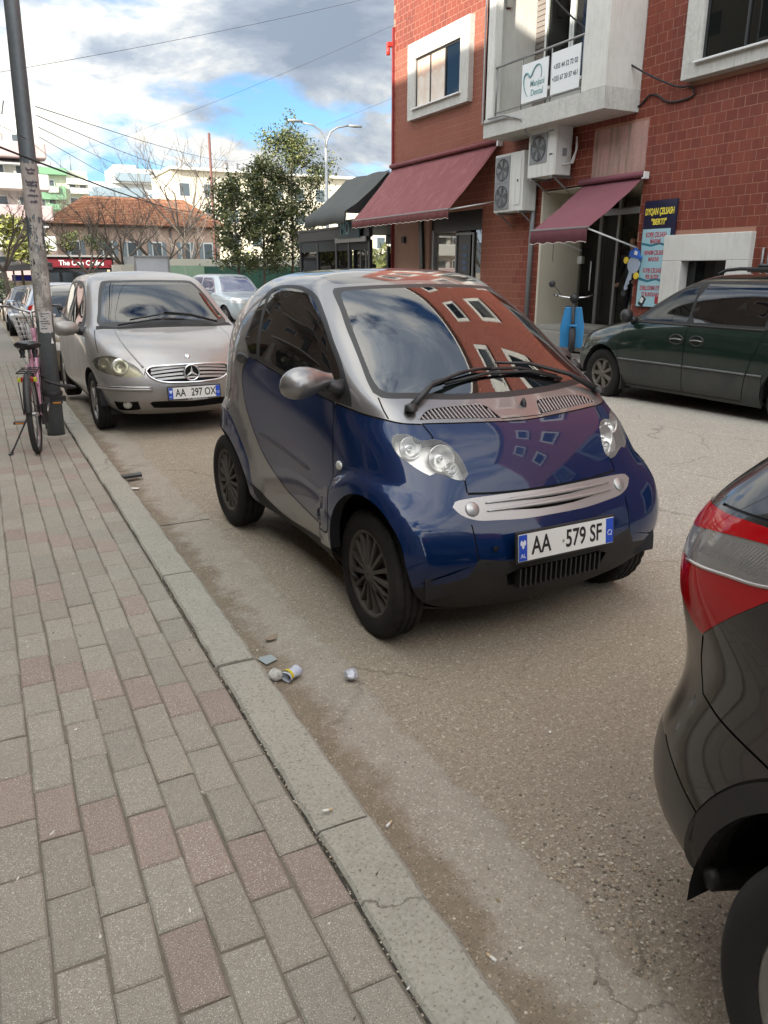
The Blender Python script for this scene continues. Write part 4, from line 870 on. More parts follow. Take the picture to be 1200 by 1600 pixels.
# shop sign board
sg = thing('key_shop_sign', 'tall navy and pale blue sign board with yellow and red lettering beside the key shop', 'sign', (XF-.03, 10.57, .95))
def kp(mb, nm, mt, bev=0, par=None): o = mb.build(nm, mt, par or sg, bev); loc_mesh(o, sg); return o
kp(MB().box((XF-.035, 10.57, 1.83), (.03, .74, 1.80)), 'board', mat('sign_navy', (.018, .018, .045), .35))
kp(MB().box((XF-.053, 10.605, 1.60), (.006, .64, 1.32)), 'light_panel', mat('sign_sky', (.30, .50, .56), .4, noise=[(2.2, .7, (.50, .66, .70)), (1.1, .5, (.16, .40, .48))]))
yl = mat('sign_yellow', (.75, .62, .08), .5); rd = mat('sign_red', (.42, .06, .08), .5)
for (b_, s_, z, mt_, sx) in (('DYQAN ÇELSASH', .150, 2.54, yl, .56), ('"BERTI"', .135, 2.37, yl, .80), ('KOPJE ÇELSASH', .115, 2.16, rd, .60), ('MAKINE', .105, 2.05, rd, .66), ('RIPARIM ÇELSASH', .105, 1.86, rd, .56), ('MAKINE', .105, 1.75, rd, .66), ('KOPJE ÇELSASH', .110, 1.56, rd, .60), ('PER SHTEPI', .105, 1.45, rd, .60), ('ZHBLLOKIME DYER', .110, 1.26, rd, .56), ('TE BLINDUARA', .105, 1.15, rd, .60)):
    o = text_wall(b_, s_, 10.57 if mt_ is yl else 10.60, z, XF-.058, mt_, sg, sx, .004 if mt_ is yl else .002); loc_mesh(o, sg)
for z, hh in ((1.95, .05), (1.34, .06)): kp(MB().prism([(10.30, z), (10.5, z+hh), (10.7, z+hh*.3), (10.92, z+hh), (10.92, z+hh*1.8), (10.7, z+hh), (10.5, z+hh*1.7), (10.30, z+hh*.8)], XF-.0575, XF-.0565, lambda a, b, h: (h, a, b)), 'wave_stripe', mat('sign_deep_teal', (.02, .16, .22), .5))
m = MB(); m.box((XF-.060, 10.78, 1.03), (.012, .12, .17), M=Matrix.Rotation(.5, 3, 'X')); kp(m, 'printed_key_fob', alu_dark, .01); m = MB(); m.box((XF-.068, 10.78, 1.05), (.006, .07, .09), M=Matrix.Rotation(.5, 3, 'X')); kp(m, 'printed_buttons', alu_white)
kp(MB().box((XF-.060, 10.42, 1.06), (.008, .10, .12)), 'printed_fob', mat('fob_red', (.35, .03, .04), .5), .01)
# key shaped hanging board (plain)
ks = thing('key_shaped_board', 'silver key shaped hanging board with blue top and yellow knobs by the key shop', 'sign', (XF-.10, 11.04, 1.3), 0)
def kk(mb, nm, mt): o = mb.build(nm, mt, ks, .004); loc_mesh(o, ks)
ksv = mat('key_silver', (.36, .42, .52), .4, .2); bl_ = mat('cap_blue', (.02, .10, .42), .5); yk = mat('knob_yellow', (.70, .52, .04), .5)
f3 = lambda a, b, h: (h, a, b)
kk(MB().prism([(11.03+.145*math.cos(q), 1.66+.15*math.sin(q)) for q in np.linspace(0, 2*PI, 26)[:-1]], XF-.11, XF-.085, f3), 'key_head', ksv)
kk(MB().prism([(11.04, 1.56), (11.11, 1.58), (11.22, 1.26), (11.20, 1.20), (11.14, 1.24), (11.15, 1.30), (11.10, 1.33), (11.11, 1.38), (11.06, 1.40)], XF-.108, XF-.088, f3), 'key_blade', ksv)
kk(MB().prism([(11.15, 1.80), (11.13, 1.90), (11.02, 1.95), (10.92, 1.90), (10.90, 1.83), (10.84, 1.78), (10.86, 1.75), (10.98, 1.78)], XF-.125, XF-.083, f3), 'blue_top', bl_); kk(MB().prism([(11.02, 1.84), (10.94, 1.82), (10.93, 1.88), (11.0, 1.91)], XF-.13, XF-.124, f3), 'white_patch', alu_white)
for (y, z) in ((11.22, 1.74), (10.94, 1.47)): kk(MB().prism([(y+.055*math.cos(q), z+.06*math.sin(q)) for q in np.linspace(0, 2*PI, 12)[:-1]], XF-.12, XF-.09, f3), 'knob', yk)
kk(MB().prism([(11.22+.06*math.cos(q), 1.16+.06*math.sin(q)*(1+.3*math.cos(3*q))) for q in np.linspace(0, 2*PI, 14)[:-1]], XF-.11, XF-.09, f3), 'base', alu_dark)
# black cables on the facade
def cable(name, pts, r, label, mt=None, sub=.3, par=None):
    P = [Vector(p) for p in smooth_poly(pts, False, sub, 170)]; o = MB().tube(P, r, 5, cap=False).build(name, mt or mat('cable_black', (.012, .012, .013), .6))
    tag(o, label, 'cable'); return o
cable('cable', [(9.5, 13.6, 7.6), (10.0, 13.0, 6.35), (10.3, 12.35, 5.68), (10.55, 11.4, 4.95), (10.72, 10.5, 4.47), (XF-.04, 10.16, 4.40), (XF-.03, 10.10, 4.28), (XF-.03, 10.45, 4.24), (XF-.03, 10.70, 4.28), (XF-.03, 10.95, 4.42), (XF-.03, 11.12, 4.44), (XF-.03, 11.30, 4.32), (XF-.03, 11.6, 4.30), (XF-.03, 12.0, 4.34), (XF-.03, 12.4, 4.30)], .017, 'thick black cable looping down past the balcony onto the red tiles', sub=.1)
# ---------------------------------------------------------------- shared car materials
blue_paint = mat('blue_paint', (.0010, .0155, .070), .34, .25, 1.0, .1, dust=((.05, .05, .05), .04, 3))
silver_paint = mat('silver_paint', (.25, .245, .245), .34, .75, .8, dust=((.30, .27, .23), .30, 2.5))
silver_dusty = mat('silver_dusty_paint', (.36, .35, .345), .38, .6, .6, dust=((.34, .29, .23), .55, 1.8))
green_paint = mat('dark_green_paint', (.004, .018, .013), .32, .15, 1.0, .2, dust=((.06, .06, .05), .14, 1.6))
black_paint = mat('black_paint', (.006, .006, .007), .22, .2, 1.0, dust=((.03, .028, .025), .06, 2.5))
tyre_m = mat('tyre_rubber', (.014, .0135, .013), .85, spec=.25, dust=((.06, .05, .04), .4, 6))
cap_m = mat('charcoal_wheel_plastic', (.052, .046, .040), .6, .1, dust=((.11, .09, .068), .6, 9))
alloy_m = mat('alloy_wheel', (.30, .29, .28), .45, .7, dust=((.10, .08, .06), .6, 12))
black_pl = mat('black_plastic', (.02, .02, .021), .45); black_mt = mat('black_trim', (.020, .020, .021), .62, spec=.3, dust=((.07, .062, .05), .35, 5))
dark_in = mat('cabin_dark', (.018, .018, .019), .9); seat_m = mat('seat_fabric', (.04, .04, .045), .95, bump=(60, .002))
seam_m = mat('panel_gap', (.003, .003, .003), .9)
lens_m = glassmat('headlamp_lens', (.95, .95, .94), .86, .02, 1.5, (.72, .71, .68)); bowl_m = mat('reflector_bowl', (.80, .79, .76), .42, .75)
lamp_ring = mat('lamp_chrome', (.85, .85, .84), .28, .9); glass_ws = glassmat('windscreen_glass', (.42, .54, .52), .75, .0, 2.35)
glass_dark = glassmat('tinted_window_glass', (.10, .11, .11), .65, .0, 1.7); glass_mid = glassmat('side_window_glass', (.42, .47, .45), .85, .0, 1.6)
red_lens = mat('red_lens', (.45, .004, .006), .12, 0, 1.0); grey_sat = mat('satin_silver', (.42, .42, .42), .38, .7)
chrome = mat('chrome', (.75, .75, .76), .10, 1.0)

def seat(car, x, y, w=.46):
    mb = MB(); mb.box((x, y, .52), (.48, w, .16)); mb.box((x-.26, y, .80), (.14, w, .56), M=Matrix.Rotation(-.2, 3, 'Y')); mb.box((x-.36, y, 1.17), (.09, w*.55, .17), M=Matrix.Rotation(-.15, 3, 'Y'))
    return mb.build('seat', seat_m, car, .04)
def steering(car, x, y, z):
    mb = MB(); n = 24; M = Matrix.Rotation(-1.15, 3, 'Y'); c = Vector((x, y, z))
    mb.tube([c+M @ Vector((.18*math.cos(2*PI*k/n), .18*math.sin(2*PI*k/n), 0)) for k in range(n+1)], .013, 6, cap=False)
    mb.tube([c+M @ Vector((-.17, 0, 0)), c+M @ Vector((.17, 0, 0))], .015, 6); mb.tube([c, c+Vector((.2, 0, -.10))], .03, 8); return mb.build('steering_wheel', dark_in, car)
def interior(S, regs, solid, car, off=-.03):
    V = []; 
    for k in solid:
        if k in regs: me = reg_mesh(S, regs[k], 'interior_lining', (1, -1), off); V.append(me)
    bm = bmesh.new()
    for me in V: bm.from_mesh(me)
    me = bpy.data.meshes.new('interior_lining'); bm.to_mesh(me); bm.free(); me.materials.append(dark_in); o = bpy.data.objects.new('interior_lining', me); link(o, car); return o
SMART = [
 (1.24,.165, 1.10,.60,(.66,.63,.62,.62),.19, -1.02,.54,-1.08,.19),
 (1.31,.23, 1.16,.66,(.72,.69,.69,.72),.25, -1.10,.62,-1.17,.25),
 (1.345,.33, 1.21,.69,(.757,.715,.722,.755),.36, -1.13,.65,-1.20,.36),
 (1.355,.44, 1.225,.70,(.765,.73,.735,.768),.46, -1.14,.65,-1.20,.46),
 (1.305,.57, 1.19,.69,(.757,.738,.742,.768),.57, -1.14,.645,-1.19,.57),
 (1.26,.66, 1.13,.67,(.742,.738,.742,.758),.67, -1.13,.64,-1.18,.67),
 (1.215,.75, 1.06,.655,(.727,.735,.74,.747),.77, -1.12,.635,-1.17,.77),
 (1.13,.86, .985,.635,(.71,.728,.735,.737),.87, -1.10,.63,-1.165,.87),
 (1.03,.94, .90,.61,(.695,.717,.73,.73),.955, -1.09,.62,-1.155,.95),
 (.945,.99, .83,.60,(.682,.705,.723,.722),1.04, -1.08,.615,-1.15,1.03),
 (.78,1.12, .61,.595,(.67,.70,.71,.70),1.15, -1.05,.60,-1.135,1.15),
 (.53,1.30, .37,.56,(.63,.66,.665,.65),1.30, -.99,.565,-1.09,1.29),
 (.27,1.45, .14,.50,(.565,.60,.60,.58),1.43, -.85,.485,-.97,1.42),
 (.06,1.53, -.02,.43,(.48,.50,.50,.48),1.52, -.64,.40,-.76,1.51),
 (-.10,1.556, -.12,.22,(.24,.25,.25,.24),1.556, -.52,.2,-.58,1.548),
 (-.2,1.563, -.22,.0,(.0,.0,.0,.0),1.563, -.38,.0,-.4,1.56)]
def sst(a, b, x): t = np.clip((x-a)/(b-a), 0, 1); return t*t*(3-2*t)
def smart_disp(P):
    x, z = P[:, 0], P[:, 2]; rf = np.hypot(x-.915, z-.285); rr = np.hypot(x+.86, (z-.29)*.96)
    f = (1-sst(.40, .475, rf))*(1-sst(1.14, 1.30, x))*sst(.20, .32, z)*.024
    g = (1-sst(.43, .52, rr))*sst(.20, .32, z)*.022
    return f+g
def build_smart():
    car = thing('compact_car', 'dark blue and silver two seat micro car with plate AA 579 SF', 'car', (2.031, 3.747, 0), math.atan2(-1, math.tan(.0346)))
    S = Surf(SMART, disp=smart_disp)
    c = S.conv
    hood = [(1.052,0,.924),(1.043,.109,.925),(1.008,.336,.931),(.980,.479,.935),(1.038,.465,.891),(1.047,.468,.883),(1.069,.425,.868),(1.113,.392,.830),(1.150,.376,.786),(1.174,.374,.752),(1.183,.396,.732),(1.209,.402,.688),(1.229,.297,.679),(1.244,.172,.676),(1.250,0,.675)]
    grille = [(1.256,0,.668),(1.25,.12,.669),(1.234,.29,.669),(1.219,.42,.666),(1.214,.47,.659),(1.223,.487,.642),(1.247,.46,.612),(1.27,.40,.588),(1.284,.31,.578),(1.298,.16,.568),(1.302,0,.567)]
    fender = [(.640,.741,.335),(.640,.743,.40),(.63,.743,.50),(.62,.743,.675),(.59,.72,.80),(.57,.713,.882),(.560,.69,.980),(.7,.677,.971),(.796,.657,.961),(.9,.603,.948),(.943,.557,.938),(.976,.490,.934),(1.036,.474,.891),(1.1,.41,.84),(1.172,.388,.754),(1.181,.41,.734),(1.207,.412,.690),(1.211,.478,.674),(1.218,.497,.650),(1.245,.480,.608),(1.268,.425,.582),(1.276,.428,.562),(1.318,.422,.435),(1.307,.463,.361),(1.217,.67,.338),(1.1,.70,.30),(.8,.70,.30)]
    hl = [(.972,.628,.877),(.959,.614,.898),(.973,.585,.906),(1.001,.55,.899),(1.033,.523,.881),(1.043,.477,.885),(1.065,.432,.874),(1.109,.4,.834),(1.147,.383,.789),(1.172,.38,.754),(1.181,.404,.734),(1.171,.439,.738),(1.151,.478,.756),(1.134,.514,.767),(1.13,.54,.759),(1.104,.57,.777),(1.063,.603,.807),(1.023,.625,.831),(.992,.632,.856)]
    archf = [(1.222,.335),(1.225,.41),(1.196,.514),(1.119,.596),(1.019,.643),(.915,.652),(.818,.622),(.732,.549),(.685,.458),(.655,.335),(.645,.17),(1.2,.17)]
    archr = [(-.49,.30),(-.50,.40),(-.56,.50),(-.65,.57),(-.75,.61),(-.9,.625),(-1.03,.60),(-1.11,.54),(-1.15,.44),(-1.16,.3),(-1.12,.17),(-.49,.17)]
    lipr = [(-.41,.28),(-.425,.40),(-.45,.52),(-.567,.645),(-.72,.735),(-.9,.757),(-1.06,.73),(-1.15,.66)]
    door = [(.560,.985),(.586,.882),(.61,.80),(.645,.675),(.655,.55),(.655,.44),(.62,.402),(.5,.395),(.327,.403),(.15,.425),(.007,.455),(-.229,.566),(-.388,.694),(-.518,.833),(-.574,.964),(-.55,1.03),(-.50,1.075),(-.458,1.092),(-.333,1.080),(.004,1.036),(.3,1.006)]
    dlo = [(-.483,1.094),(-.528,1.139),(-.585,1.181),(-.560,1.242),(-.535,1.327),(-.500,1.398),(-.457,1.441),(-.37,1.468),(-.235,1.478),(-.106,1.474),(.007,1.454),(.087,1.427),(.172,1.384),(.293,1.313),(.401,1.239),(.491,1.177),(.571,1.117),(.676,1.027),(.700,.984),(.565,.990),(.3,1.010),(.004,1.041),(-.333,1.086)]
    gdoor = [(-.325,1.11),(-.40,1.40),(-.385,1.445),(-.33,1.455),(-.235,1.461),(-.106,1.456),(0,1.436),(.08,1.409),(.165,1.367),(.285,1.297),(.395,1.222),(.485,1.160),(.55,1.105),(.57,1.06),(.555,1.012),(.3,1.030),(.004,1.062)]
    gq = [(-.372,1.115),(-.46,1.112),(-.50,1.130),(-.562,1.185),(-.538,1.25),(-.515,1.33),(-.483,1.39),(-.45,1.42)]
    ws = [(0,1.487),(.2,1.483),(.33,1.478),(.470,1.466),(.487,1.450),(.512,1.381),(.543,1.296),(.56,1.223),(.576,1.154),(.597,1.083),(.603,1.05),(.585,1.033),(.48,1.028),(.265,1.014),(0,1.008)]
    wsg = [(0,1.470),(.2,1.467),(.33,1.462),(.450,1.450),(.470,1.425),(.493,1.370),(.522,1.290),(.54,1.22),(.556,1.154),(.572,1.088),(.57,1.064),(.55,1.052),(.45,1.048),(.265,1.036),(0,1.030)]
    vent = [(.958,.486,.954),(.936,.450,.976),(.925,.403,.987),(.941,.166,.988),(.955,.14,.980),(1.022,.113,.940)]
    sill = [(.660,.333),(.27,.290),(-.084,.272),(-.315,.322),(-.43,.386)]
    H = c('P', hood); GR = c('P', grille); FE = c('P', fender); D = c('S', door); HL = c('P', hl)
    AF = c('S', archf); AR = c('S', archr)
    U0 = lambda v: np.array([0, v])
    chin = c('P', [(1.03,.69,.34),(1.217,.67,.346),(1.307,.463,.368),(1.32,.417,.438),(1.334,.30,.420),(1.343,.22,.410),(1.35,0,.408)], closed=False)
    chin = chin+[np.array([0, 0.]), np.array([0, S.P((1.03, .62, .18))[1]])]
    vb = S.P((-.41, .62, .19))[1]; LR = c('S', lipr, closed=False)+c('P', [(-1.19,.62,.62),(-1.2,.3,.60),(-1.2,0,.60)], smooth=False, closed=False)+[np.array([0, S.nc*KV]), np.array([0, vb])]
    SL = c('S', sill, closed=False)+[np.array([0, vb]), np.array([0, S.P((.66, .63, .18))[1]])]
    slot = lambda a, b: c('P', a, smooth=False)
    lines = [(D+[D[0]], .008), (c('P', [(1.052,0,.928),(1.043,.109,.929),(1.008,.336,.935),(.976,.485,.939)], closed=False), .008), (c('P', [(.976,.485,.939),(1.036,.470,.893),(1.045,.476,.885)], closed=False), .007),
             (c('P', [(1.181,.402,.733),(1.209,.407,.688)], closed=False), .007), (c('P', [(1.209,.405,.683),(1.229,.297,.677),(1.244,.172,.674),(1.252,0,.673)], closed=False), .010),
             (c('P', [(.575,.69,.982),(.7,.677,.973),(.796,.657,.963),(.9,.603,.950),(.943,.557,.940),(.976,.488,.936)], closed=False), .008), (c('P', [(1.272,.425,.573),(1.276,.424,.563),(1.318,.418,.432)], closed=False), .006),
             (c('P', [(.798,.597,1.033),(.845,.60,.992),(.896,.601,.957)], closed=False), .006), (c('P', [(1.040,0,.948),(1.03,.113,.938)], closed=False, smooth=False), .005),
             (c('B', [(.50,1.36),(.545,1.22),(.585,1.05),(.60,.9),(.60,.66)], closed=False), .008), (c('S', [(-.775+.05*math.cos(a), .817+.06*math.sin(a)) for a in np.linspace(0, 2*PI, 17)[:-1]]), .005)]
    polys = [('side_window', c('S', gdoor)), ('quarter_window', c('S', gq)), ('window_surround', c('S', dlo)), ('arch', AF), ('arch', AR),
             ('headlight', HL), ('air_vent', c('P', vent)),
             ('grille_slot', c('P', [(1.262,0,.650),(1.257,.12,.651),(1.245,.22,.649),(1.250,.22,.636),(1.270,.10,.634),(1.275,0,.633)], smooth=False)),
             ('grille_slot', c('P', [(1.282,0,.613),(1.277,.12,.614),(1.262,.23,.616),(1.268,.22,.603),(1.285,.10,.596),(1.290,0,.595)], smooth=False)),
             ('grille', GR)]
    polys += [('panel_gap', S.ribbon(l, w)) for l, w in lines]
    polys += [('intake', c('P', [(1.35,0,.372),(1.343,.22,.368),(1.335,.28,.345),(1.335,.26,.285),(1.34,0,.28)], smooth=False)), ('windscreen', c('F', wsg)), ('windscreen_seal', c('F', ws)), ('hood', H), ('door', D), ('front_fender', FE),
              ('bumper', c('P', [(1.304,0,.560),(1.298,.16,.561),(1.284,.31,.570),(1.27,.40,.580),(1.276,.420,.560),(1.318,.412,.437),(1.334,.30,.415),(1.343,.22,.406),(1.35,0,.404)])),
              ('lower_bumper', chin), ('sill', SL), ('rear_bumper', LR),
              ('nose_panel', c('P', [(1.06,0,.922),(1.04,.11,.923),(1.0,.336,.929),(.975,.485,.932),(.9,.60,.945),(.70,.677,.968),(.60,.70,.97),(.64,.74,.60),(.64,.74,.36),(1.217,.67,.34),(1.32,.42,.42),(1.34,.22,.40),(1.345,0,.40)], smooth=False)),
              ('roof_panel', c('T', [(.145,0),(.135,.25),(.105,.40),(.06,.455),(-.1,.475),(-.35,.475),(-.55,.44),(-.68,.36),(-.74,.2),(-.76,0)])),
              ('rear_window', c('B', [(0,1.42),(.3,1.41),(.42,1.38),(.50,1.2),(.53,1.08),(.4,1.05),(0,1.04)]))]
    rg = S.regions(polys)
    mm = {'shell': ('safety_cell', silver_paint), 'side_window': ('side_window', glass_dark), 'quarter_window': ('quarter_window', glass_dark), 'window_surround': ('window_surround', black_pl),
          'grille': ('grille', grey_sat), 'windscreen': ('windscreen', glass_ws), 'windscreen_seal': ('windscreen_seal', black_pl), 'hood': ('hood', blue_paint), 'door': ('door', blue_paint), 'front_fender': ('front_fender', blue_paint),
          'bumper': ('bumper', blue_paint), 'nose_panel': ('nose_panel', blue_paint), 'lower_bumper': ('lower_bumper', black_mt), 'sill': ('sill', black_mt), 'rear_bumper': ('rear_bumper', blue_paint), 'roof_panel': ('roof_panel', mat('roof_gloss', (.05, .052, .055), .12, .2, 1.0)), 'rear_window': ('rear_window', glass_dark)}
    pair = ('side_window', 'quarter_window', 'window_surround', 'door', 'front_fender', 'sill')
    for k, (nm, mt) in mm.items():
        if k not in rg: continue
        if k in pair:
            for sd in (-1, 1): reg_obj(S, rg[k], nm, mt, car, (sd,))
        else: reg_obj(S, rg[k], nm, mt, car)
    if 'panel_gap' in rg: reg_obj(S, rg['panel_gap'], 'panel_gap', seam_m, car, off=-.004)['kind'] = 'stuff'
    for o in car.children:
        if o.name.startswith('nose_panel'): o['kind'] = 'stuff'
    reg_obj(S, rg['grille_slot'], 'grille_slot', seam_m, car, off=-.012); reg_obj(S, rg['intake'], 'air_intake', seam_m, car, off=-.05)
    interior(S, rg, ('shell', 'door', 'front_fender', 'hood', 'bumper', 'nose_panel', 'lower_bumper', 'sill', 'rear_bumper', 'roof_panel', 'grille', 'panel_gap', 'windscreen_seal', 'window_surround'), car)
    for sd in (-1, 1):
        # headlights: bowl, lamps and clear lens
        hlp = reg_obj(S, rg['headlight'], 'headlight', bowl_m, car, (sd,), off=-.055); flange(S, HL, .06, mat('lamp_bezel', (.10, .10, .11), .4), 'bezel', hlp, sd)
        reg_obj(S, rg['headlight'], 'lens', lens_m, hlp, (sd,), off=.003)
        for (p, r) in (((.975+.04, .565, .862), .048), ((1.085, .455, .815), .058), ((1.12, .43, .775), .030)):
            P, n = S.ev(np.array([S.P(p)])); P = P[0]*(1, sd, 1); n = n[0]*(1, sd, 1); ax = Vector((.86, sd*.18, .25)).normalized(); q = ax.to_track_quat('Z', 'Y').to_matrix()
            m = MB(); m.lathe([(r, .0), (r*.97, .012), (r*.9, .004), (r*.5, -.02), (r*.18, -.03), (r*.18, 0), (.001, .004)], (0, 0, 0), 'Z', 24); o = m.build('lamp', lamp_ring, hlp); o.matrix_local = Matrix.Translation(Vector(P)-Vector(n)*.032) @ q.to_4x4()
        # vent slats
        vt = reg_obj(S, rg['air_vent'], 'air_vent', seam_m, car, (sd,), off=-.02); vs = c('P', vent); flange(S, vs, .022, silver_paint, 'vent_frame', vt, sd, lift=.002)
        m = MB()
        for k in range(19):
            y = .135+.345*k/18; lo = S.raw([S.P((1.020-.065*((y-.11)/.37)**1.0, y, .941))])[0]; t = min(1, max(0, (.49-y)/.09)); hi_x, hi_z = (.926+.03*(1-min(1, t)) , .988-.030*(1-min(1, t)))
            hi = S.raw([S.P((hi_x, y+.01, hi_z))])[0]; a = Vector(lo)*1; b = Vector(hi)*1; a.y *= sd; b.y *= sd
            if y < .145: b = a.lerp(b, .6)
            m.hexa([(a.x, a.y-.0045, a.z-.012), (a.x, a.y+.0045, a.z-.012), (b.x, b.y+.0045, b.z-.012), (b.x, b.y-.0045, b.z-.012), (a.x, a.y-.0035, a.z+.001), (a.x, a.y+.0035, a.z+.001), (b.x, b.y+.0035, b.z+.001), (b.x, b.y-.0035, b.z+.001)])
        m.build('vent_slats', grey_sat, vt)['kind'] = 'stuff'
        # grille buttons, repeaters
        P, n = S.ev(np.array([S.P((1.246, .405, .628))])); P = Vector(P[0]*(1, sd, 1)); n = Vector(n[0]*(1, sd, 1))
        m = MB(); m.lathe([(.031, -.004), (.031, .003), (.027, .006), (0, .009)], (0, 0, 0), 'Z', 28); o = m.build('grille_button', grey_sat, car); o.matrix_local = Matrix.Translation(P) @ n.to_track_quat('Z', 'Y').to_matrix().to_4x4()
        P, n = S.ev(np.array([S.P((.692, .74, .729))])); P = Vector(P[0]*(1, sd, 1)); n = Vector(n[0]*(1, sd, 1))
        m = MB(); m.lathe([(.028, -.002), (.027, .004), (.015, .009), (0, .010)], (0, 0, 0), 'Z', 22); o = m.build('indicator_lamp', mat('clear_indicator', (.55, .55, .52), .2, .3, 1), car); o.matrix_local = Matrix.Translation(P) @ n.to_track_quat('Z', 'Y').to_matrix().to_4x4() @ Matrix.Diagonal((1, .75, 1, 1))
        # arches
        AFe = c('S', archf[:10], closed=False); ARe = c('S', archr[:10], closed=False)
        flange(S, AFe, .05, mat('arch_black', (.006, .006, .008), .7), 'arch_lip', car, sd, False, (0, -1, 0)); flange(S, ARe, .05, MATS['arch_black'], 'arch_lip', car, sd, False, (0, -1, 0))
        cyl_well('wheel_well', car, .93, .30, .345, .45, .64, sd, MATS['arch_black']); cyl_well('wheel_well', car, -.85, .30, .36, .42, .68, sd, MATS['arch_black'])
        add_wheel(car, .906, sd*(.715-.075), .287, .150, .200, tyre_m, cap_m, 15, .0125, steer=R(-1.5), lug=.006, cap='hubcap')
        add_wheel(car, -.906, sd*(.765-.0875), .289, .175, .200, tyre_m, cap_m, 15, .0125, lug=0, cap='hubcap')
        # mirror
        m = MB(); mc = Vector((.575, sd*.835, 1.083)) if sd < 0 else Vector((.50, .70+.11, 1.085)); V = []; F = []; nu, nv = 28, 24
        for i in range(nv+1):
            yy = -1+2*i/nv; rr = float(np.interp(yy, [-1, -.85, -.65, -.4, -.1, .2, .45, .68, .84, .94, .985, 1], [.36, .42, .56, .76, .93, 1, .965, .82, .62, .40, .20, .0]))
            for k in range(nu):
                a = 2*PI*k/nu; x = rr*.078*math.cos(a)*(1 if math.cos(a) > 0 else .62); z = rr*.074*math.sin(a)*(1 if math.sin(a) > 0 else .9)
                V.append((mc.x+x, mc.y+sd*yy*.122, mc.z+z-.010*yy))
        for i in range(nv):
            for k in range(nu): F.append((i*nu+k, i*nu+(k+1) % nu, (i+1)*nu+(k+1) % nu, (i+1)*nu+k))
        m.add(V, F, None, True); mr = m.build('mirror', silver_paint if sd < 0 else black_pl, car)
        if sd > 0:
            mr.data.transform(Matrix.Translation((.50, .70, 0)) @ Matrix.Rotation(R(66), 4, 'Z') @ Matrix.Translation((-.50, -.70, 0)))
            MB().tube([(.585, .70, 1.07), (.55, .72, 1.07), (.52, .74, 1.08)], .028, 10).build('mirror_arm', black_pl, mr); seat(car, -.18, sd*.33)
        if sd < 0: MB().tube([(.585, sd*.735, 1.070), (.580, sd*.70, 1.055), (.575, sd*.665, 1.045)], [.030, .034, .050], 12).build('mirror_arm', black_pl, mr)
        if sd < 0: m = MB(); m.lathe([(.058, 0), (0, .001)], (0, 0, 0), 'X', 20); o = m.build('mirror_glass', mat('mirror_face', (.7, .7, .7), .03, 1), mr); o.matrix_local = Matrix.Translation((mc.x-.050, mc.y, mc.z)) @ Matrix.Diagonal((1, 1.5, 1, 1))
        # recessed door handle
        P, n = S.ev(np.array([S.S(-.592, 1.075)])); P = Vector(P[0]*(1, sd, 1)); n = Vector(n[0]*(1, sd, 1)); m = MB(); m.lathe([(.055, -.006), (.052, .004), (.03, .006), (0, .002)], (0, 0, 0), 'Z', 24)
        o = m.build('door_handle', black_pl, car); o.matrix_local = Matrix.Translation(P) @ n.to_track_quat('Z', 'X').to_matrix().to_4x4() @ Matrix.Rotation(PI/2, 4, 'Z') @ Matrix.Diagonal((1.9, .55, 1, 1))
        st = c('S', [(-.33, .700), (.38, .640)], smooth=False, closed=False); P, n = S.ev(np.linspace(st[0], st[-1], 14)); MB().tube([Vector((p+q*.002)*(1, sd, 1)) for p, q in zip(P, n)], [.001]+[.006]*12+[.001], 6).build('rub_strip', black_pl, car)
        m = MB(); m.lathe([(.05, -.002), (.05, .004), (0, .01)], (0, 0, 0), 'X', 20); o = m.build('tail_light', red_lens, car); o.matrix_local = Matrix.Translation((-1.17, sd*.52, .86)) @ Matrix.Rotation(PI, 4, 'Z')
        if sd < 0: seat(car, -.18, sd*.33)
    # grille bars
    for zz, dz in ((.643, .0), (.604, .0)):
        ys = np.linspace(-.34, .34, 25); pts = []; rr = []
        for y in ys:
            P, n = S.ev(np.array([S.P((1.26, abs(y), zz+.010*(abs(y)/.34)**2))])); p = P[0]*(1, 1 if y > 0 else -1, 1); q = n[0]*(1, 1 if y > 0 else -1, 1); pts.append(Vector(p+q*.004)); rr.append(.003+.007*(1-(abs(y)/.34)**2))
        MB().tube(pts, rr, 8).build('grille_bar', grey_sat, car)
    # intake fins
    m = MB()
    for k in range(17): m.box((1.325, -.22+.44*k/16, .325), (.05, .008, .085))
    m.build('intake_fins', black_pl, car)['kind'] = 'stuff'
    plate(car, frame((1.372, 0, .472), (0, 1, 0), (-.10, 0, 1)), .52, .113, ('AA', '579 SF'), .60)
    MB().lathe([(.012, 0), (.010, .004), (0, .002)], (1.335, -.345, .475), 'X', 14).build('tow_eye_cap', seam_m, car)
    # wipers
    def wiper(piv, arm, blade):
        m = MB(); m.lathe([(.028, -.01), (.026, .012), (.010, .02), (0, .02)], piv, 'Z', 18); m.tube([piv]+arm, [.018, .011, .008, .006][:len(arm)+1]+[.006]*max(0, len(arm)-3), 8)
        m.build('wiper_arm', black_pl, car); MB().tube(blade, .0075, 6).build('wiper_blade', black_pl, car)
    def on(x, y, z, h): P, n = S.ev(np.array([S.P((x, abs(y), z))])); k = np.array([1, -1 if y < 0 else 1, 1]); return Vector((P[0]+n[0]*h)*k)
    wiper(on(.915, -.508, .984, .02), [on(.836, -.36, 1.052, .035), on(.80, -.18, 1.085, .04), on(.79, -.02, 1.10, .03)], [on(.81, -.33, 1.075, .012), on(.78, -.1, 1.105, .018), on(.79, .15, 1.10, .018), on(.82, .36, 1.06, .012)])
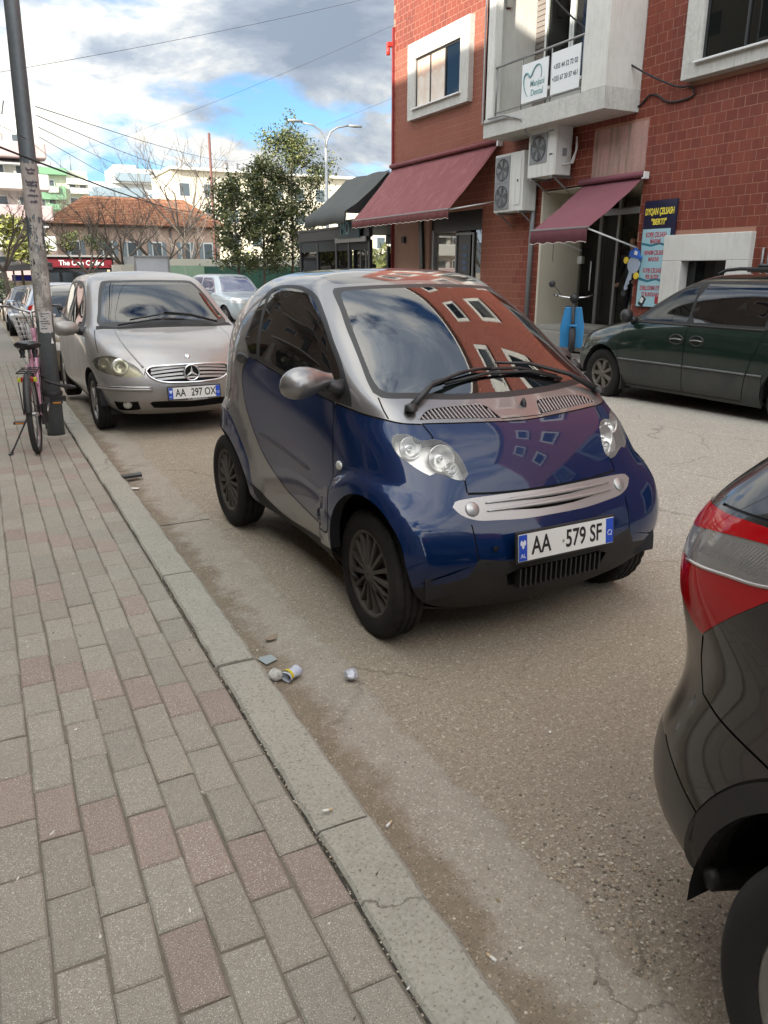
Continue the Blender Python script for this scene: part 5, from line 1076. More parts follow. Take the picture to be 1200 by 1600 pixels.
    wiper(on(.898, .551, .985, .02), [on(.83, .42, 1.05, .035), on(.78, .2, 1.10, .04), on(.77, .02, 1.12, .03)], [on(.82, -.28, 1.055, .012), on(.80, -.05, 1.080, .016), on(.80, .2, 1.08, .016), on(.835, .38, 1.045, .012)])
    m = MB(); m.lathe([(.016, -.01), (.014, .01), (.006, .03), (0, .032)], tuple(on(.965, .055, .975, .0)), 'Z', 12); m.build('washer_jet', black_pl, car)
    obox('dashboard', (.62, 0, .92), (.42, 1.15, .16), mat('dash_grey', (.07, .08, .08), .8), car, .04); steering(car, .42, .34, .98)
    obox('underbody', (0, 0, .20), (2.2, 1.20, .05), seam_m, car); obox('rear_bulkhead', (-.75, 0, .75), (.5, 1.1, .7), dark_in, car)
    return car, S
build_smart()
# ---------------------------------------------------------------- other vehicles
def arch_poly(cx, cz, r, zb=.16, flat=0): 
    return [(cx+r*math.cos(a), cz+r*math.sin(a)) for a in np.linspace(-.25, PI+.25, 15)]+[(cx-r*.97, zb), (cx+r*.97, zb)]
def on_surf(S, p, sd=1):
    P, n = S.ev(np.array([S.P(p)])); k = np.array([1, sd, 1.]); return Vector(P[0]*k), Vector(n[0]*k)
def put(o, P, n, up='Y'): o.matrix_local = Matrix.Translation(P) @ n.to_track_quat('Z', up).to_matrix().to_4x4()
def shell_car(name, label, cat, loc, rz, S, polys, mm, paint, solid=None, group=None, gu=4, gv=8, inner=True):
    car = thing(name, label, cat, loc, rz, group); rg = S.regions(polys, gu, gv)
    for k in rg:
        if k in ('arch', 'cut'): continue
        nm, mt, off, pair = (list(mm.get(k, (k, paint, 0, False)))+[0, False])[:4]
        if k == 'shell': nm, mt = 'body', paint
        if pair:
            for sd in (1, -1): reg_obj(S, rg[k], nm, mt, car, (sd,), off)
        else:
            o = reg_obj(S, rg[k], nm, mt, car, off=off)
            if k == 'panel_gap': o['kind'] = 'stuff'
    if inner: interior(S, rg, [k for k in rg if k not in ('arch', 'cut') and 'window' not in k and 'windscreen' != k and 'glass' not in k and 'lamp' not in k], car)
    return car, rg
def wheels(car, xf, xr, yo, w, Rt, rim, rm, nsp, sw, wells=None, S=None, steer=0, ra=.40, tm=None, twin=False):
    for sd in (1, -1):
        for x in (xf, xr):
            add_wheel(car, x, sd*(yo-w/2), Rt, w, rim, tm or tyre_m, rm, nsp, sw, steer=steer if x == xf else 0, twin=twin)
            cyl_well('wheel_well', car, x, Rt, ra, yo-w-.06, yo-.02, sd, mat('arch_black', (.006, .006, .008), .7))
def wheel_arches(car, S, archs, mt):
    for ap in archs:
        L = S.conv('S', ap, closed=False)
        for sd in (1, -1): flange(S, L, .05, mt, 'arch_lip', car, sd, False, (0, -1, 0))
MPV = [
 (1.88,.20, 1.66,.62,(.78,.78,.78,.76),.20, -1.5,.65,-1.62,.20), (2.00,.29, 1.74,.71,(.84,.84,.84,.84),.29, -1.6,.72,-1.74,.29),
 (2.06,.44, 1.78,.75,(.875,.868,.868,.87),.44, -1.62,.75,-1.78,.45), (2.05,.57, 1.76,.76,(.882,.877,.875,.878),.57, -1.62,.75,-1.78,.58),
 (1.99,.69, 1.68,.76,(.88,.880,.878,.875),.70, -1.61,.745,-1.76,.70), (1.88,.80, 1.57,.755,(.87,.875,.872,.868),.83, -1.6,.735,-1.74,.83),
 (1.68,.895, 1.40,.75,(.855,.864,.862,.855),.93, -1.58,.725,-1.72,.93), (1.40,.975, 1.18,.74,(.835,.848,.845,.835),1.0, -1.55,.71,-1.69,1.0),
 (1.16,1.04, .98,.735,(.80,.82,.82,.80),1.07, -1.52,.69,-1.66,1.06), (.88,1.22, .70,.695,(.745,.76,.76,.74),1.22, -1.44,.64,-1.60,1.22),
 (.56,1.41, .40,.635,(.68,.695,.69,.67),1.40, -1.34,.59,-1.50,1.40), (.28,1.52, .16,.57,(.61,.625,.62,.60),1.52, -1.15,.53,-1.36,1.51),
 (-.05,1.578, -.12,.38,(.40,.40,.40,.38),1.577, -.85,.34,-1.05,1.56), (-.25,1.595, -.30,.0,(.0,.0,.0,.0),1.595, -.70,.0,-.75,1.585)]
def build_mpv():
    S = Surf(MPV); c = S.conv
    ar = [arch_poly(1.284, .30, .345), arch_poly(-1.284, .30, .345)]; AR = [c('S', a) for a in ar]
    ws = [(0,1.500),(.30,1.495),(.50,1.485),(.545,1.44),(.60,1.33),(.655,1.18),(.700,1.075),(.69,1.045),(.5,1.030),(.25,1.045),(0,1.050)]
    wsg = [(0,1.475),(.30,1.470),(.47,1.458),(.515,1.42),(.57,1.315),(.625,1.18),(.665,1.095),(.655,1.080),(.5,1.075),(.25,1.085),(0,1.09)]
    dlo = [(-1.32,1.10),(-1.22,1.30),(-1.05,1.43),(-.7,1.475),(-.3,1.485),(0,1.465),(.30,1.37),(.58,1.21),(.80,1.05),(.82,1.0),(.3,.995),(-.4,1.01),(-1.0,1.05)]
    fw_ = [(-.30,1.045),(-.30,1.455),(0,1.43),(.28,1.34),(.52,1.20),(.60,1.12),(.60,1.035),(.2,1.03)]; rw_ = [(-1.05,1.085),(-1.02,1.38),(-.8,1.44),(-.38,1.457),(-.38,1.05),(-.7,1.06)]
    gr = [(2.03,0,.735),(2.02,.15,.733),(1.985,.33,.722),(1.955,.40,.700),(1.955,.435,.66),(1.985,.40,.60),(2.03,.30,.55),(2.06,.12,.535),(2.065,0,.533)]
    hl = [(1.399,.855,.715),(1.47,.83,.750),(1.55,.795,.775),(1.66,.71,.79),(1.79,.598,.755),(1.90,.495,.685),(1.965,.455,.605),(1.90,.60,.598),(1.78,.732,.612),(1.56,.831,.650)]
    low = c('P', [(2.01,0,.345),(2.02,.20,.345),(1.97,.40,.345),(1.955,.42,.33),(1.94,.38,.265),(1.98,.20,.255),(1.99,0,.255)]); fog = c('P', [(1.76,.735,.350),(1.93,.53,.352),(1.88,.50,.260),(1.70,.67,.262)])
    seams = [(c('S', [(.62,1.02),(.66,.80),(.62,.50),(.60,.30)], closed=False), .008), (c('S', [(-.34,1.02),(-.34,.6),(-.34,.30)], closed=False), .008), (c('S', [(-1.12,1.07),(-1.15,.85),(-1.0,.66),(-.9,.5)], closed=False), .008), (c('S', [(.60,.30),(0,.29),(-.9,.30)], closed=False), .008),
             (c('P', [(1.10,.755,1.02),(1.3,.785,.93),(1.50,.79,.80)], closed=False), .008), (c('P', [(1.965,.455,.62),(1.95,.44,.68),(1.99,.36,.735),(2.03,.15,.75),(2.035,0,.752)], closed=False), .007), (c('S', [(1.48,.30+.345),(1.50,.70)], closed=False), .007)]
    polys = [('side_window', c('S', fw_)), ('side_window', c('S', rw_)), ('window_trim', c('S', dlo)), ('arch', AR[0]), ('arch', AR[1]), ('head_lamp', c('P', hl)), ('grille', c('P', gr)), ('lower_grille', low), ('fog_recess', fog)]
    polys += [('panel_gap', S.ribbon(l, w)) for l, w in seams]
    polys += [('windscreen', c('F', wsg)), ('windscreen_trim', c('F', ws)), ('cowl', c('P', [(1.22,0,1.038),(1.19,.5,1.022),(1.11,.74,1.01),(1.03,.725,1.045),(1.09,.55,1.06),(1.15,0,1.085)])), ('rear_window', c('B', [(0,1.46),(.35,1.45),(.48,1.40),(.56,1.15),(.5,1.08),(0,1.07)])),
              ('sill', c('S', [(.93,.30),(-.93,.30)], closed=False)+[np.array([0, S.P((-.93,.78,.2))[1]]), np.array([0, S.P((.93,.78,.2))[1]])])]
    mm = {'side_window': ('side_window', glass_mid, 0, True), 'window_trim': ('window_trim', black_pl, 0, True), 'windscreen': ('windscreen', glassmat('mpv_windscreen_glass', (.50, .60, .57), .80, .0, 2.0)), 'windscreen_trim': ('windscreen_trim', black_pl), 'cowl': ('cowl', black_mt), 'panel_gap': ('panel_gap', seam_m, -.004),
          'grille': ('grille', seam_m, -.035), 'lower_grille': ('lower_grille', seam_m, -.03), 'fog_recess': ('fog_recess', seam_m, -.03, True), 'head_lamp': ('headlight', bowl_m, -.06, True), 'rear_window': ('rear_window', glass_dark), 'sill': ('sill', black_mt)}
    car, rg = shell_car('parked_car', 'dusty silver compact car with plate AA 297 OX beside the lamp post', 'car', (1.764, 9.876, -.060), -1.547, S, polys, mm, silver_dusty, group='parked cars along the street')
    GR = c('P', gr)
    for sd in (1, -1):
        o = reg_obj(S, rg['head_lamp'], 'headlight_lens', glassmat('aged_lens', (.80, .78, .66), .80, .05, 1.5, (.38, .36, .27)), car, (sd,), .002)
        for p, r in (((1.78, .66, .70), .085), ((1.60, .79, .715), .060)):
            P, n = on_surf(S, p, sd); m = MB(); m.lathe([(r, 0), (r*.95, .01), (r*.5, -.02), (.01, -.02)], (0, 0, 0), 'Z', 24); put(m.build('lamp', lamp_ring, o), P-n*.03, (n+Vector((1.2, 0, 0))).normalized())
        st = c('P', [(1.56,.845,.49),(1.75,.76,.492),(1.93,.60,.492),(2.03,.40,.490)], smooth=True, closed=False, step=.05)
        for dz, mt_, r in ((.006, chrome, .006), (-.012, silver_dusty, .014)): 
            P, n = S.ev(np.array(st)+[dz, 0]); MB().tube([Vector((p+q*.004)*(1, sd, 1)) for p, q in zip(P, n)], r, 6).build('bumper_strip', mt_, car)
        P, n = on_surf(S, (1.83, .62, .305), sd); m = MB(); m.lathe([(.045, -.01), (.042, .0), (.02, .01), (0, .012)], (0, 0, 0), 'Z', 20); put(m.build('fog_lamp', MATS['clear_indicator'], car), P-n*.015, (n+Vector((1, 0, 0))).normalized())
        flange(S, c('P', hl), .05, black_pl, 'headlight_rim', car, sd)
        m = MB(); V = []
        mc = Vector((.92, sd*1.005, 1.02))
        m.lathe([(.001, -.125), (.045, -.115), (.075, -.06), (.085, .02), (.080, .09), (.05, .125), (.001, .13)], (0, 0, 0), 'Y', 18); m.v = [((v[0] if v[0] > 0 else v[0]*.35)*.95+mc.x, v[1]*sd+mc.y, v[2]*.92+mc.z) for v in m.v]
        mi = m.build('mirror', silver_dusty, car); MB().tube([(.90, sd*.90, .985), (.88, sd*.84, .975), (.87, sd*.79, .97)], [.035, .045, .07], 10).build('mirror_foot', black_pl, mi)
        for hx in (-.20, -.98): P, n = on_surf(S, (hx, .87, .90), sd); m = MB(); m.tube([(hx-.09, P.y+sd*.012, .90), (hx-.05, P.y+sd*.035, .902), (hx+.05, P.y+sd*.035, .902), (hx+.09, P.y+sd*.012, .90)], .013, 8); m.build('door_handle', silver_dusty, car)
        seat(car, -.05, sd*.37, .5); seat(car, -.95, sd*.35, .5)
        m = MB(); m.box((-1.70, sd*.66, .95), (.1, .16, .3)); m.build('tail_light', red_lens, car, .03)
        gl = c('P', [(1.14,.56,.985),(1.40,.57,.925),(1.7,.535,.835),(1.93,.455,.70)], smooth=True, closed=False, step=.05); P, n = S.ev(np.array(gl)); MB().tube([Vector((p-q*.010)*(1, sd, 1)) for p, q in zip(P, n)], [.004]+[.015]*(len(gl)-2)+[.018], 6).build('hood_crease', mat('crease_paint', (.30, .295, .29), .4, .6, .5), car)
    # grille bars, chrome frame and star
    def gy(zz): return .42 if zz > .62 else .42-(.62-zz)*1.3
    for zz in (.700, .655, .610, .572):
        w = gy(zz)-.02; pts = []
        for y in np.linspace(-w, w, 17): P, n = on_surf(S, (2.0, abs(y), zz), 1 if y >= 0 else -1); pts.append(P-n*.004)
        m = MB(); 
        for i in range(len(pts)-1): a, b = pts[i], pts[i+1]; m.hexa([(a.x-.02, a.y, a.z-.013), (a.x+.004, a.y, a.z-.012), (b.x+.004, b.y, b.z-.012), (b.x-.02, b.y, b.z-.013), (a.x-.02, a.y, a.z+.006), (a.x-.004, a.y, a.z+.009), (b.x-.004, b.y, b.z+.009), (b.x-.02, b.y, b.z+.006)])
        m.build('grille_bar', silver_dusty, car)
    pr = []
    P, n = S.ev(np.array(GR)); ring = [Vector(p+q*.004) for p, q in zip(P, n)]; ok = [p for p in ring if p.y > 1e-3]
    i0 = min(range(len(ok)), key=lambda i: ok[i].y+(0 if ok[i].z > .65 else 9)); ok = ok[i0:]+ok[:i0]
    full = ok+[Vector((p.x, -p.y, p.z)) for p in ok[::-1]]; MB().tube(full+[full[0]], .012, 8, cap=False).build('grille_frame', chrome, car)
    P, n = on_surf(S, (2.04, 0.0005, .632)); M0_ = Matrix.Translation(P+Vector((.012, 0, 0))) @ Vector((1, 0, .12)).to_track_quat('Z', 'Y').to_matrix().to_4x4()
    em = MB(); em.lathe([(.066, .0), (.070, .010), (.076, .012), (.082, .008), (.083, -.004)], (0, 0, 0), 'Z', 36)
    e = em.build('star_emblem', chrome, car); e.matrix_local = M0_
    m = MB(); m.lathe([(.070, -.006), (0, -.006)], (0, 0, 0), 'Z', 30); m.build('emblem_backing', seam_m, e)
    m = MB(); upv = (M0_.to_3x3().inverted() @ Vector((0, 0, 1))); a0 = math.atan2(upv.y, upv.x)
    for k in range(3):
        a = a0+2*PI*k/3; t = (math.cos(a), math.sin(a)); s_ = (-t[1], t[0]); m.add([(0, 0, .016), (s_[0]*.014, s_[1]*.014, .0), (t[0]*.074, t[1]*.074, .008), (-s_[0]*.014, -s_[1]*.014, .0)], [(0, 1, 2), (0, 2, 3)])
        m.add([(0, 0, .016), (t[0]*.074, t[1]*.074, .008), (s_[0]*.014+t[0]*-.008, s_[1]*.014+t[1]*-.008, 0)], [(0, 1, 2)])
    m.build('star', mat('star_silver', (.75, .75, .74), .45, .3), e)
    P, n = on_surf(S, (1.93, .0005, .80)); m = MB(); m.lathe([(.028, 0), (.026, .006), (.012, .007), (0, .004)], (0, 0, 0), 'Z', 20); put(m.build('hood_badge', chrome, car), P, n)
    plate(car, frame((2.095, 0, .435), (0, 1, 0), (-.06, 0, 1)), .52, .113, ('AA', '297 OX'), .60); text('TE - BARDHA AUTO', .028, MATS['plate_mark'], car, frame((2.098, .03, .368), (0, 1, 0), (0, 0, 1)), 'holder_lettering', .8, .0006)
    # wipers
    a, na = on_surf(S, (1.12, .62, 1.04), -1)
    MB().tube([Vector((1.10, -.38, 1.10)), Vector((1.03, .0, 1.155)), Vector((1.05, .30, 1.125)), Vector((1.10, .52, 1.07))], .009, 6).build('wiper_blade', black_pl, car); MB().tube([Vector((1.13, .56, 1.06)), Vector((1.05, .28, 1.145)), Vector((1.04, .0, 1.17))], .011, 6).build('wiper_arm', black_pl, car)
    MB().tube([Vector((1.14, -.52, 1.05)), Vector((1.11, -.1, 1.105)), Vector((1.12, .16, 1.095))], .009, 6).build('wiper_blade', black_pl, car)
    obox('dashboard', (.82, 0, .98), (.40, 1.36, .16), mat('dash_grey', (.07, .08, .08), .8), car, .04); steering(car, .50, .36, 1.02); obox('rear_view_mirror', (.42, 0, 1.40), (.03, .22, .06), black_pl, car, .01)
    obox('underbody', (0, 0, .22), (3.3, 1.5, .05), seam_m, car); wheel_arches(car, S, [a_[:15] for a_ in ar], seam_m)
    wheels(car, 1.284, -1.284, .865, .195, .305, .205, alloy_m, 5, .030, steer=R(1.5), ra=.345)
    return car
build_mpv()
VAN = [
 (2.15,.22, 1.95,.62,(.84,.86,.86,.84),.22, -2.1,.70,-2.20,.22), (2.30,.34, 2.05,.70,(.90,.92,.92,.90),.33, -2.18,.76,-2.30,.35),
 (2.36,.52, 2.08,.72,(.945,.945,.945,.94),.52, -2.2,.80,-2.33,.52), (2.30,.68, 2.02,.73,(.955,.955,.955,.945),.70, -2.2,.80,-2.33,.70),
 (2.20,.80, 1.93,.73,(.95,.955,.955,.945),.84, -2.2,.80,-2.32,.84), (1.98,.90, 1.72,.735,(.93,.95,.95,.94),.95, -2.19,.79,-2.31,.95),
 (1.60,.99, 1.36,.76,(.91,.93,.93,.93),1.03, -2.18,.79,-2.30,1.03), (1.25,1.07, 1.06,.775,(.88,.905,.91,.91),1.10, -2.17,.78,-2.28,1.10),
 (.98,1.22, .82,.755,(.84,.86,.865,.86),1.22, -2.12,.74,-2.24,1.22), (.66,1.42, .52,.70,(.78,.80,.80,.79),1.40, -2.05,.68,-2.16,1.40),
 (.36,1.56, .22,.64,(.70,.72,.72,.70),1.55, -1.92,.60,-2.02,1.54), (.10,1.645, -.02,.45,(.50,.52,.52,.50),1.645, -1.7,.42,-1.85,1.63), (-.2,1.67, -.25,.0,(.0,.0,.0,.0),1.67, -1.3,.0,-1.4,1.66)]
def build_van():
    S = Surf(VAN); c = S.conv
    ar = [arch_poly(1.44, .34, .395), arch_poly(-1.44, .34, .395)]; AR = [c('S', a) for a in ar]
    fwin = [(.885,1.085),(.76,1.17),(.58,1.29),(.40,1.40),(.25,1.475),(.085,1.515),(.085,1.10)]; dlo = [(1.0,1.045),(.86,1.17),(.62,1.33),(.42,1.445),(.22,1.535),(.0,1.57),(-.9,1.58),(-1.6,1.565),(-1.90,1.50),(-2.02,1.30),(-2.04,1.12),(-1.0,1.075),(0,1.06)]
    sw1 = [(-.03,1.10),(-.03,1.54),(-.98,1.55),(-.98,1.105)]; sw2 = [(-1.05,1.105),(-1.05,1.55),(-1.58,1.535),(-1.85,1.46),(-1.95,1.30),(-1.96,1.14)]
    clad = [(1.10,.575),(.5,.573),(-.2,.572),(-1.05,.572)]
    ws = [(0,1.585),(.35,1.575),(.54,1.55),(.60,1.47),(.68,1.28),(.715,1.14),(.70,1.085),(.4,1.07),(0,1.085)]
    seams = [(c('S', [(1.06,1.04),(1.085,.86),(1.10,.66),(1.08,.48),(1.02,.25)], closed=False), .010), (c('S', [(.05,1.52),(.035,1.06),(.04,.8),(.04,.58),(.035,.27)], closed=False), .010), (c('S', [(-1.015,1.56),(-1.02,1.08),(-.94,.84),(-.86,.6),(-.81,.28)], closed=False), .010), (c('S', [(1.02,.255),(.035,.262),(-.81,.268)], closed=False, smooth=False), .012), (c('P', [(1.28,.84,1.06),(1.6,.87,.98),(1.95,.86,.86)], closed=False), .010)]
    polys = [('front_window', c('S', fwin)), ('rear_side_window', c('S', sw1, smooth=False)), ('rear_side_window', c('S', sw2)), ('window_trim', c('S', dlo)), ('arch', AR[0]), ('arch', AR[1]), ('head_lamp', c('P', [(2.27,.45,.77),(2.12,.68,.78),(1.98,.80,.78),(1.99,.81,.66),(2.16,.68,.64),(2.30,.45,.64)]))]
    polys += [('panel_gap', S.ribbon(l, w)) for l, w in seams]
    vb = [np.array([0, S.P((x, .86, .22))[1]]) for x in (-1.05, 1.07)]
    polys += [('cladding', c('S', clad, closed=False)+vb), ('bumper', c('P', [(1.80,.87,.56),(2.1,.70,.56),(2.34,.4,.56),(2.37,0,.56)], closed=False)+[np.array([0, 0.]), np.array([0, S.P((1.8,.84,.22))[1]])]), ('windscreen', c('F', ws)), ('rear_window', c('B', [(0,1.50),(.45,1.48),(.60,1.15),(.5,1.08),(0,1.07)])),
              ('cowl', c('P', [(1.30,0,1.06),(1.22,.5,1.075),(1.08,.76,1.09),(1.02,.755,1.13),(1.15,.4,1.13),(1.2,0,1.12)]))]
    clad_m = mat('grey_cladding', (.035, .040, .037), .6, .1, .1, dust=((.11, .10, .08), .6, 2.2))
    mm = {'front_window': ('side_window', glassmat('van_front_glass', (.50, .60, .52), .88, .0, 1.45), 0, True), 'rear_side_window': ('rear_side_window', glass_dark, 0, True), 'window_trim': ('window_trim', black_mt, 0, True), 'head_lamp': ('headlight', MATS['clear_indicator'], 0, True), 'panel_gap': ('panel_gap', seam_m, -.006),
          'cladding': ('cladding', clad_m, .006, True), 'bumper': ('bumper', clad_m), 'windscreen': ('windscreen', glass_mid), 'rear_window': ('rear_window', glass_dark), 'cowl': ('cowl', black_mt)}
    car, rg = shell_car('minivan', 'dark green minivan with roof rack rails parked before the key shop', 'van', (8.5, 6.8, -.135), 1.60, S, polys, mm, green_paint, group='parked cars along the street')
    for sd in (1, -1):
        for hx in (.165, -.135):
            P, n = on_surf(S, (hx, .95, .89), sd); m = MB(); m.lathe([(.105, -.004), (.105, .006), (.085, .008), (.07, -.012), (0, -.014)], (0, 0, 0), 'Z', 28); o = m.build('door_handle', black_pl, car); o.matrix_local = Matrix.Translation(P) @ Vector((0, sd, 0)).to_track_quat('Z', 'Y').to_matrix().to_4x4() @ Matrix.Diagonal((1, .62, 1, 1))
            q = MB().tube([(-.085, 0, .008), (-.03, .012, .018), (.03, .012, .018), (.085, 0, .008)], .016, 8).build('handle_bar', mat('handle_satin', (.16, .17, .165), .4, .3, .5), o)
        P, n = on_surf(S, (.99, .88, 1.10), sd); m = MB(); m.lathe([(.001, -.02), (.07, -.01), (.085, .04), (.07, .09), (.03, .11), (.001, .112)], (0, 0, 0), 'X', 18); m.v = [(v[0]+.93, v[1]*.95+sd*1.0, v[2]*1.05+1.135) for v in m.v]; mi = m.build('mirror', black_pl, car); MB().tube([(.97, sd*.93, 1.10), (.96, sd*.86, 1.07)], [.035, .06], 8).build('mirror_foot', black_pl, mi)
        st = [(x, .957) for x in (1.09, .6, .05)]
        for (xa, xb) in ((1.085, .048), (.028, -.848), (-.875, -1.06)):
            l = S.conv('S', [(xa, .580), (xb, .580)], smooth=False, closed=False); P, n = S.ev(np.linspace(l[0], l[-1], 10)); MB().tube([Vector((p+q*.010)*(1, sd, 1)) for p, q in zip(P, n)], .013, 6).build('side_moulding', mat('moulding_grey', (.12, .125, .12), .5, .2), car)
        l = S.conv('S', [(.88, 1.055), (-1.0, 1.067)], smooth=False, closed=False); P, n = S.ev(np.linspace(l[0], l[-1], 12)); MB().tube([Vector((p+q*.004)*(1, sd, 1)) for p, q in zip(P, n)], .010, 6).build('belt_moulding', black_pl, car)
        pts = [on_surf(S, (x, .62, 1.60), sd)[0] for x in (.05,)]
        ry = .56; MB().tube([(-.02, sd*ry, 1.655), (-.12, sd*ry, 1.70), (-.3, sd*ry, 1.715), (-1.4, sd*ry, 1.705), (-1.6, sd*ry, 1.68), (-1.7, sd*ry, 1.63)], .020, 8).build('roof_rail', black_pl, car)
        MB().box((-.55, sd*ry, 1.705), (.28, .055, .05)).build('rail_foot', black_pl, car, .015); MB().box((-1.25, sd*ry, 1.70), (.28, .055, .05)).build('rail_foot', black_pl, car, .015)
        seat(car, .15, sd*.42, .52); seat(car, -.8, sd*.40, .5)
        MB().box((-2.26, sd*.82, .95), (.12, .14, .40)).build('tail_light', red_lens, car, .03)
        MB().box((1.03, sd*.84, .30), (.02, .20, .26)).build('mud_flap', black_pl, car)
    MB().tube([(-.55, -.56, 1.75), (-.55, .56, 1.75)], .02, 8).build('roof_bar', black_pl, car)
    obox('dashboard', (1.0, 0, 1.0), (.50, 1.5, .18), mat('dash_grey', (.07, .08, .08), .8), car, .05); steering(car, .58, .40, 1.10); obox('underbody', (0, 0, .25), (3.9, 1.5, .05), seam_m, car)
    wheel_arches(car, S, [a_[:15] for a_ in ar], seam_m)
    wheels(car, 1.44, -1.44, .90, .205, .335, .205, mat('dusty_alloy', (.16, .145, .125), .6, .4, dust=((.10, .08, .06), .7, 10)), 7, .030, ra=.395, steer=R(-3))
    return car
build_van()
SUV = [
 (1.95,.20, 1.75,.65,(.80,.80,.80,.82),.20, -1.92,.70,-2.01,.20), (2.10,.30, 1.85,.74,(.86,.85,.85,.88),.30, -1.975,.74,-2.065,.31),
 (2.16,.46, 1.88,.77,(.89,.885,.885,.893),.46, -1.985,.75,-2.08,.45), (2.14,.60, 1.86,.77,(.895,.89,.89,.893),.60, -1.94,.75,-2.045,.585),
 (2.06,.74, 1.76,.77,(.885,.888,.888,.885),.75, -1.925,.752,-2.03,.70), (1.90,.88, 1.58,.765,(.875,.882,.882,.882),.90, -1.955,.775,-2.05,.88),
 (1.55,1.01, 1.30,.76,(.855,.868,.868,.868),1.03, -1.945,.755,-2.05,1.01), (1.10,1.09, .92,.755,(.83,.845,.845,.84),1.12, -1.885,.72,-2.00,1.12),
 (.80,1.25, .66,.70,(.76,.78,.78,.76),1.25, -1.76,.665,-1.87,1.25), (.45,1.43, .34,.635,(.69,.71,.71,.68),1.42, -1.60,.59,-1.70,1.42),
 (.15,1.54, .05,.55,(.59,.61,.61,.58),1.53, -1.40,.50,-1.52,1.52), (-.1,1.59, -.15,.32,(.35,.35,.35,.33),1.59, -1.1,.28,-1.25,1.58), (-.3,1.60, -.35,.0,(.0,.0,.0,.0),1.60, -.9,.0,-1.0,1.595)]
def build_black_suv():
    S = Surf(SUV, fit=.6); c = S.conv; ax = -1.29; zc = .22
    ain = [(ax+.447*math.cos(a), zc+.447*math.sin(a)) for a in np.linspace(.02, PI-.02, 17)]; aout = [(ax+.505*math.cos(a), zc+.505*math.sin(a)) for a in np.linspace(.02, PI-.02, 17)]
    A = c('S', ain+[(ax-.440, .17), (ax+.440, .17)]); AO = c('S', aout+[(ax-.495, .205), (ax+.495, .19)]); AF = c('S', arch_poly(1.36, .30, .42))
    lamp = [(-1.70,.828,1.090),(-1.835,.796,1.070),(-1.886,.788,1.035),(-1.905,.790,.99),(-1.925,.785,.94),(-1.925,.785,.90),(-1.910,.790,.865),(-1.868,.811,.832),(-1.823,.826,.819),(-1.732,.857,.905),(-1.62,.866,1.0),(-1.50,.872,1.07),(-1.56,.868,1.085)]
    clear = [(-1.54,.866,1.062),(-1.69,.838,1.068),(-1.838,.804,1.050),(-1.886,.796,1.00),(-1.915,.788,.966),(-1.765,.844,.984),(-1.697,.855,.992),(-1.63,.862,1.004),(-1.55,.868,1.035)]
    # the lamp wraps round the corner onto the tailgate
    lamp_b = [(-2.03,.60,1.06),(-2.045,.55,.98),(-2.05,.58,.90),(-1.99,.72,.86)]
    LM = c('P', [(-1.52,.870,1.092),(-1.70,.828,1.092),(-1.84,.78,1.078),(-1.95,.70,1.072),(-2.03,.52,1.05),(-2.05,.50,.95),(-2.03,.62,.90),(-1.96,.76,.87),(-1.90,.80,.845),(-1.855,.815,.825),(-1.823,.826,.819),(-1.732,.857,.905),(-1.62,.866,1.0)])
    CLp = c('P', [(-1.54,.866,1.072),(-1.66,.845,1.068),(-1.78,.815,1.050),(-1.86,.79,1.035),(-1.93,.755,1.02),(-2.0,.66,1.0),(-2.02,.62,.965),(-1.97,.74,.955),(-1.915,.788,.955),(-1.84,.815,.965),(-1.765,.844,.978),(-1.697,.855,.988),(-1.63,.862,1.000),(-1.56,.868,1.03)])
    seams = [(c('P', [(-1.823,.826,.815),(-1.831,.812,.743),(-1.815,.818,.68),(-1.748,.841,.662),(-1.60,.873,.645),(-1.45,.885,.62)], closed=False), .006), (c('P', [(-1.93,.79,.505),(-1.88,.83,.478),(-1.81,.855,.445),(-1.752,.865,.421)], closed=False), .006),
             (c('P', [(-2.03,.62,.89),(-1.99,.73,.80),(-1.965,.73,.70)], closed=False), .007), (aoutl := (c('S', aout, closed=False), .006)), (c('P', [(-1.875,.775,1.10),(-1.80,.80,1.10),(-1.70,.825,1.105)], closed=False), .006)]
    dlo = [(-1.62,1.13),(-1.66,1.24),(-1.5,1.38),(-1.1,1.47),(-.3,1.50),(.1,1.47),(.5,1.30),(.78,1.12),(.2,1.10),(-1.0,1.12)]
    polys = [('arch', A), ('arch', AF), ('clear_glass', CLp), ('lamp_red', LM)]+[('panel_gap', S.ribbon(l, w)) for l, w in seams]
    vb = S.P((ax-.50, .86, .2))[1]
    polys += [('arch_trim', AO), ('side_window', c('S', dlo)), ('rear_window', c('B', [(0,1.50),(.40,1.47),(.52,1.40),(.60,1.22),(.62,1.15),(.3,1.13),(0,1.125)])), ('windscreen', c('F', [(0,1.50),(.5,1.46),(.68,1.15),(0,1.12)])),
              ('lower_bumper', c('P', [(-1.752,.865,.416),(-1.81,.855,.440),(-1.88,.83,.472),(-1.93,.79,.50),(-2.05,.55,.50),(-2.10,0,.50)], closed=False)+[np.array([0, S.nc*KV]), np.array([0, vb])])]
    bp = mat('satin_black_bumper', (.010, .010, .011), .33, .1, .5, dust=((.05, .045, .04), .3, 4)); tr = mat('black_arch_trim', (.020, .020, .020), .55, dust=((.07, .06, .05), .4, 7))
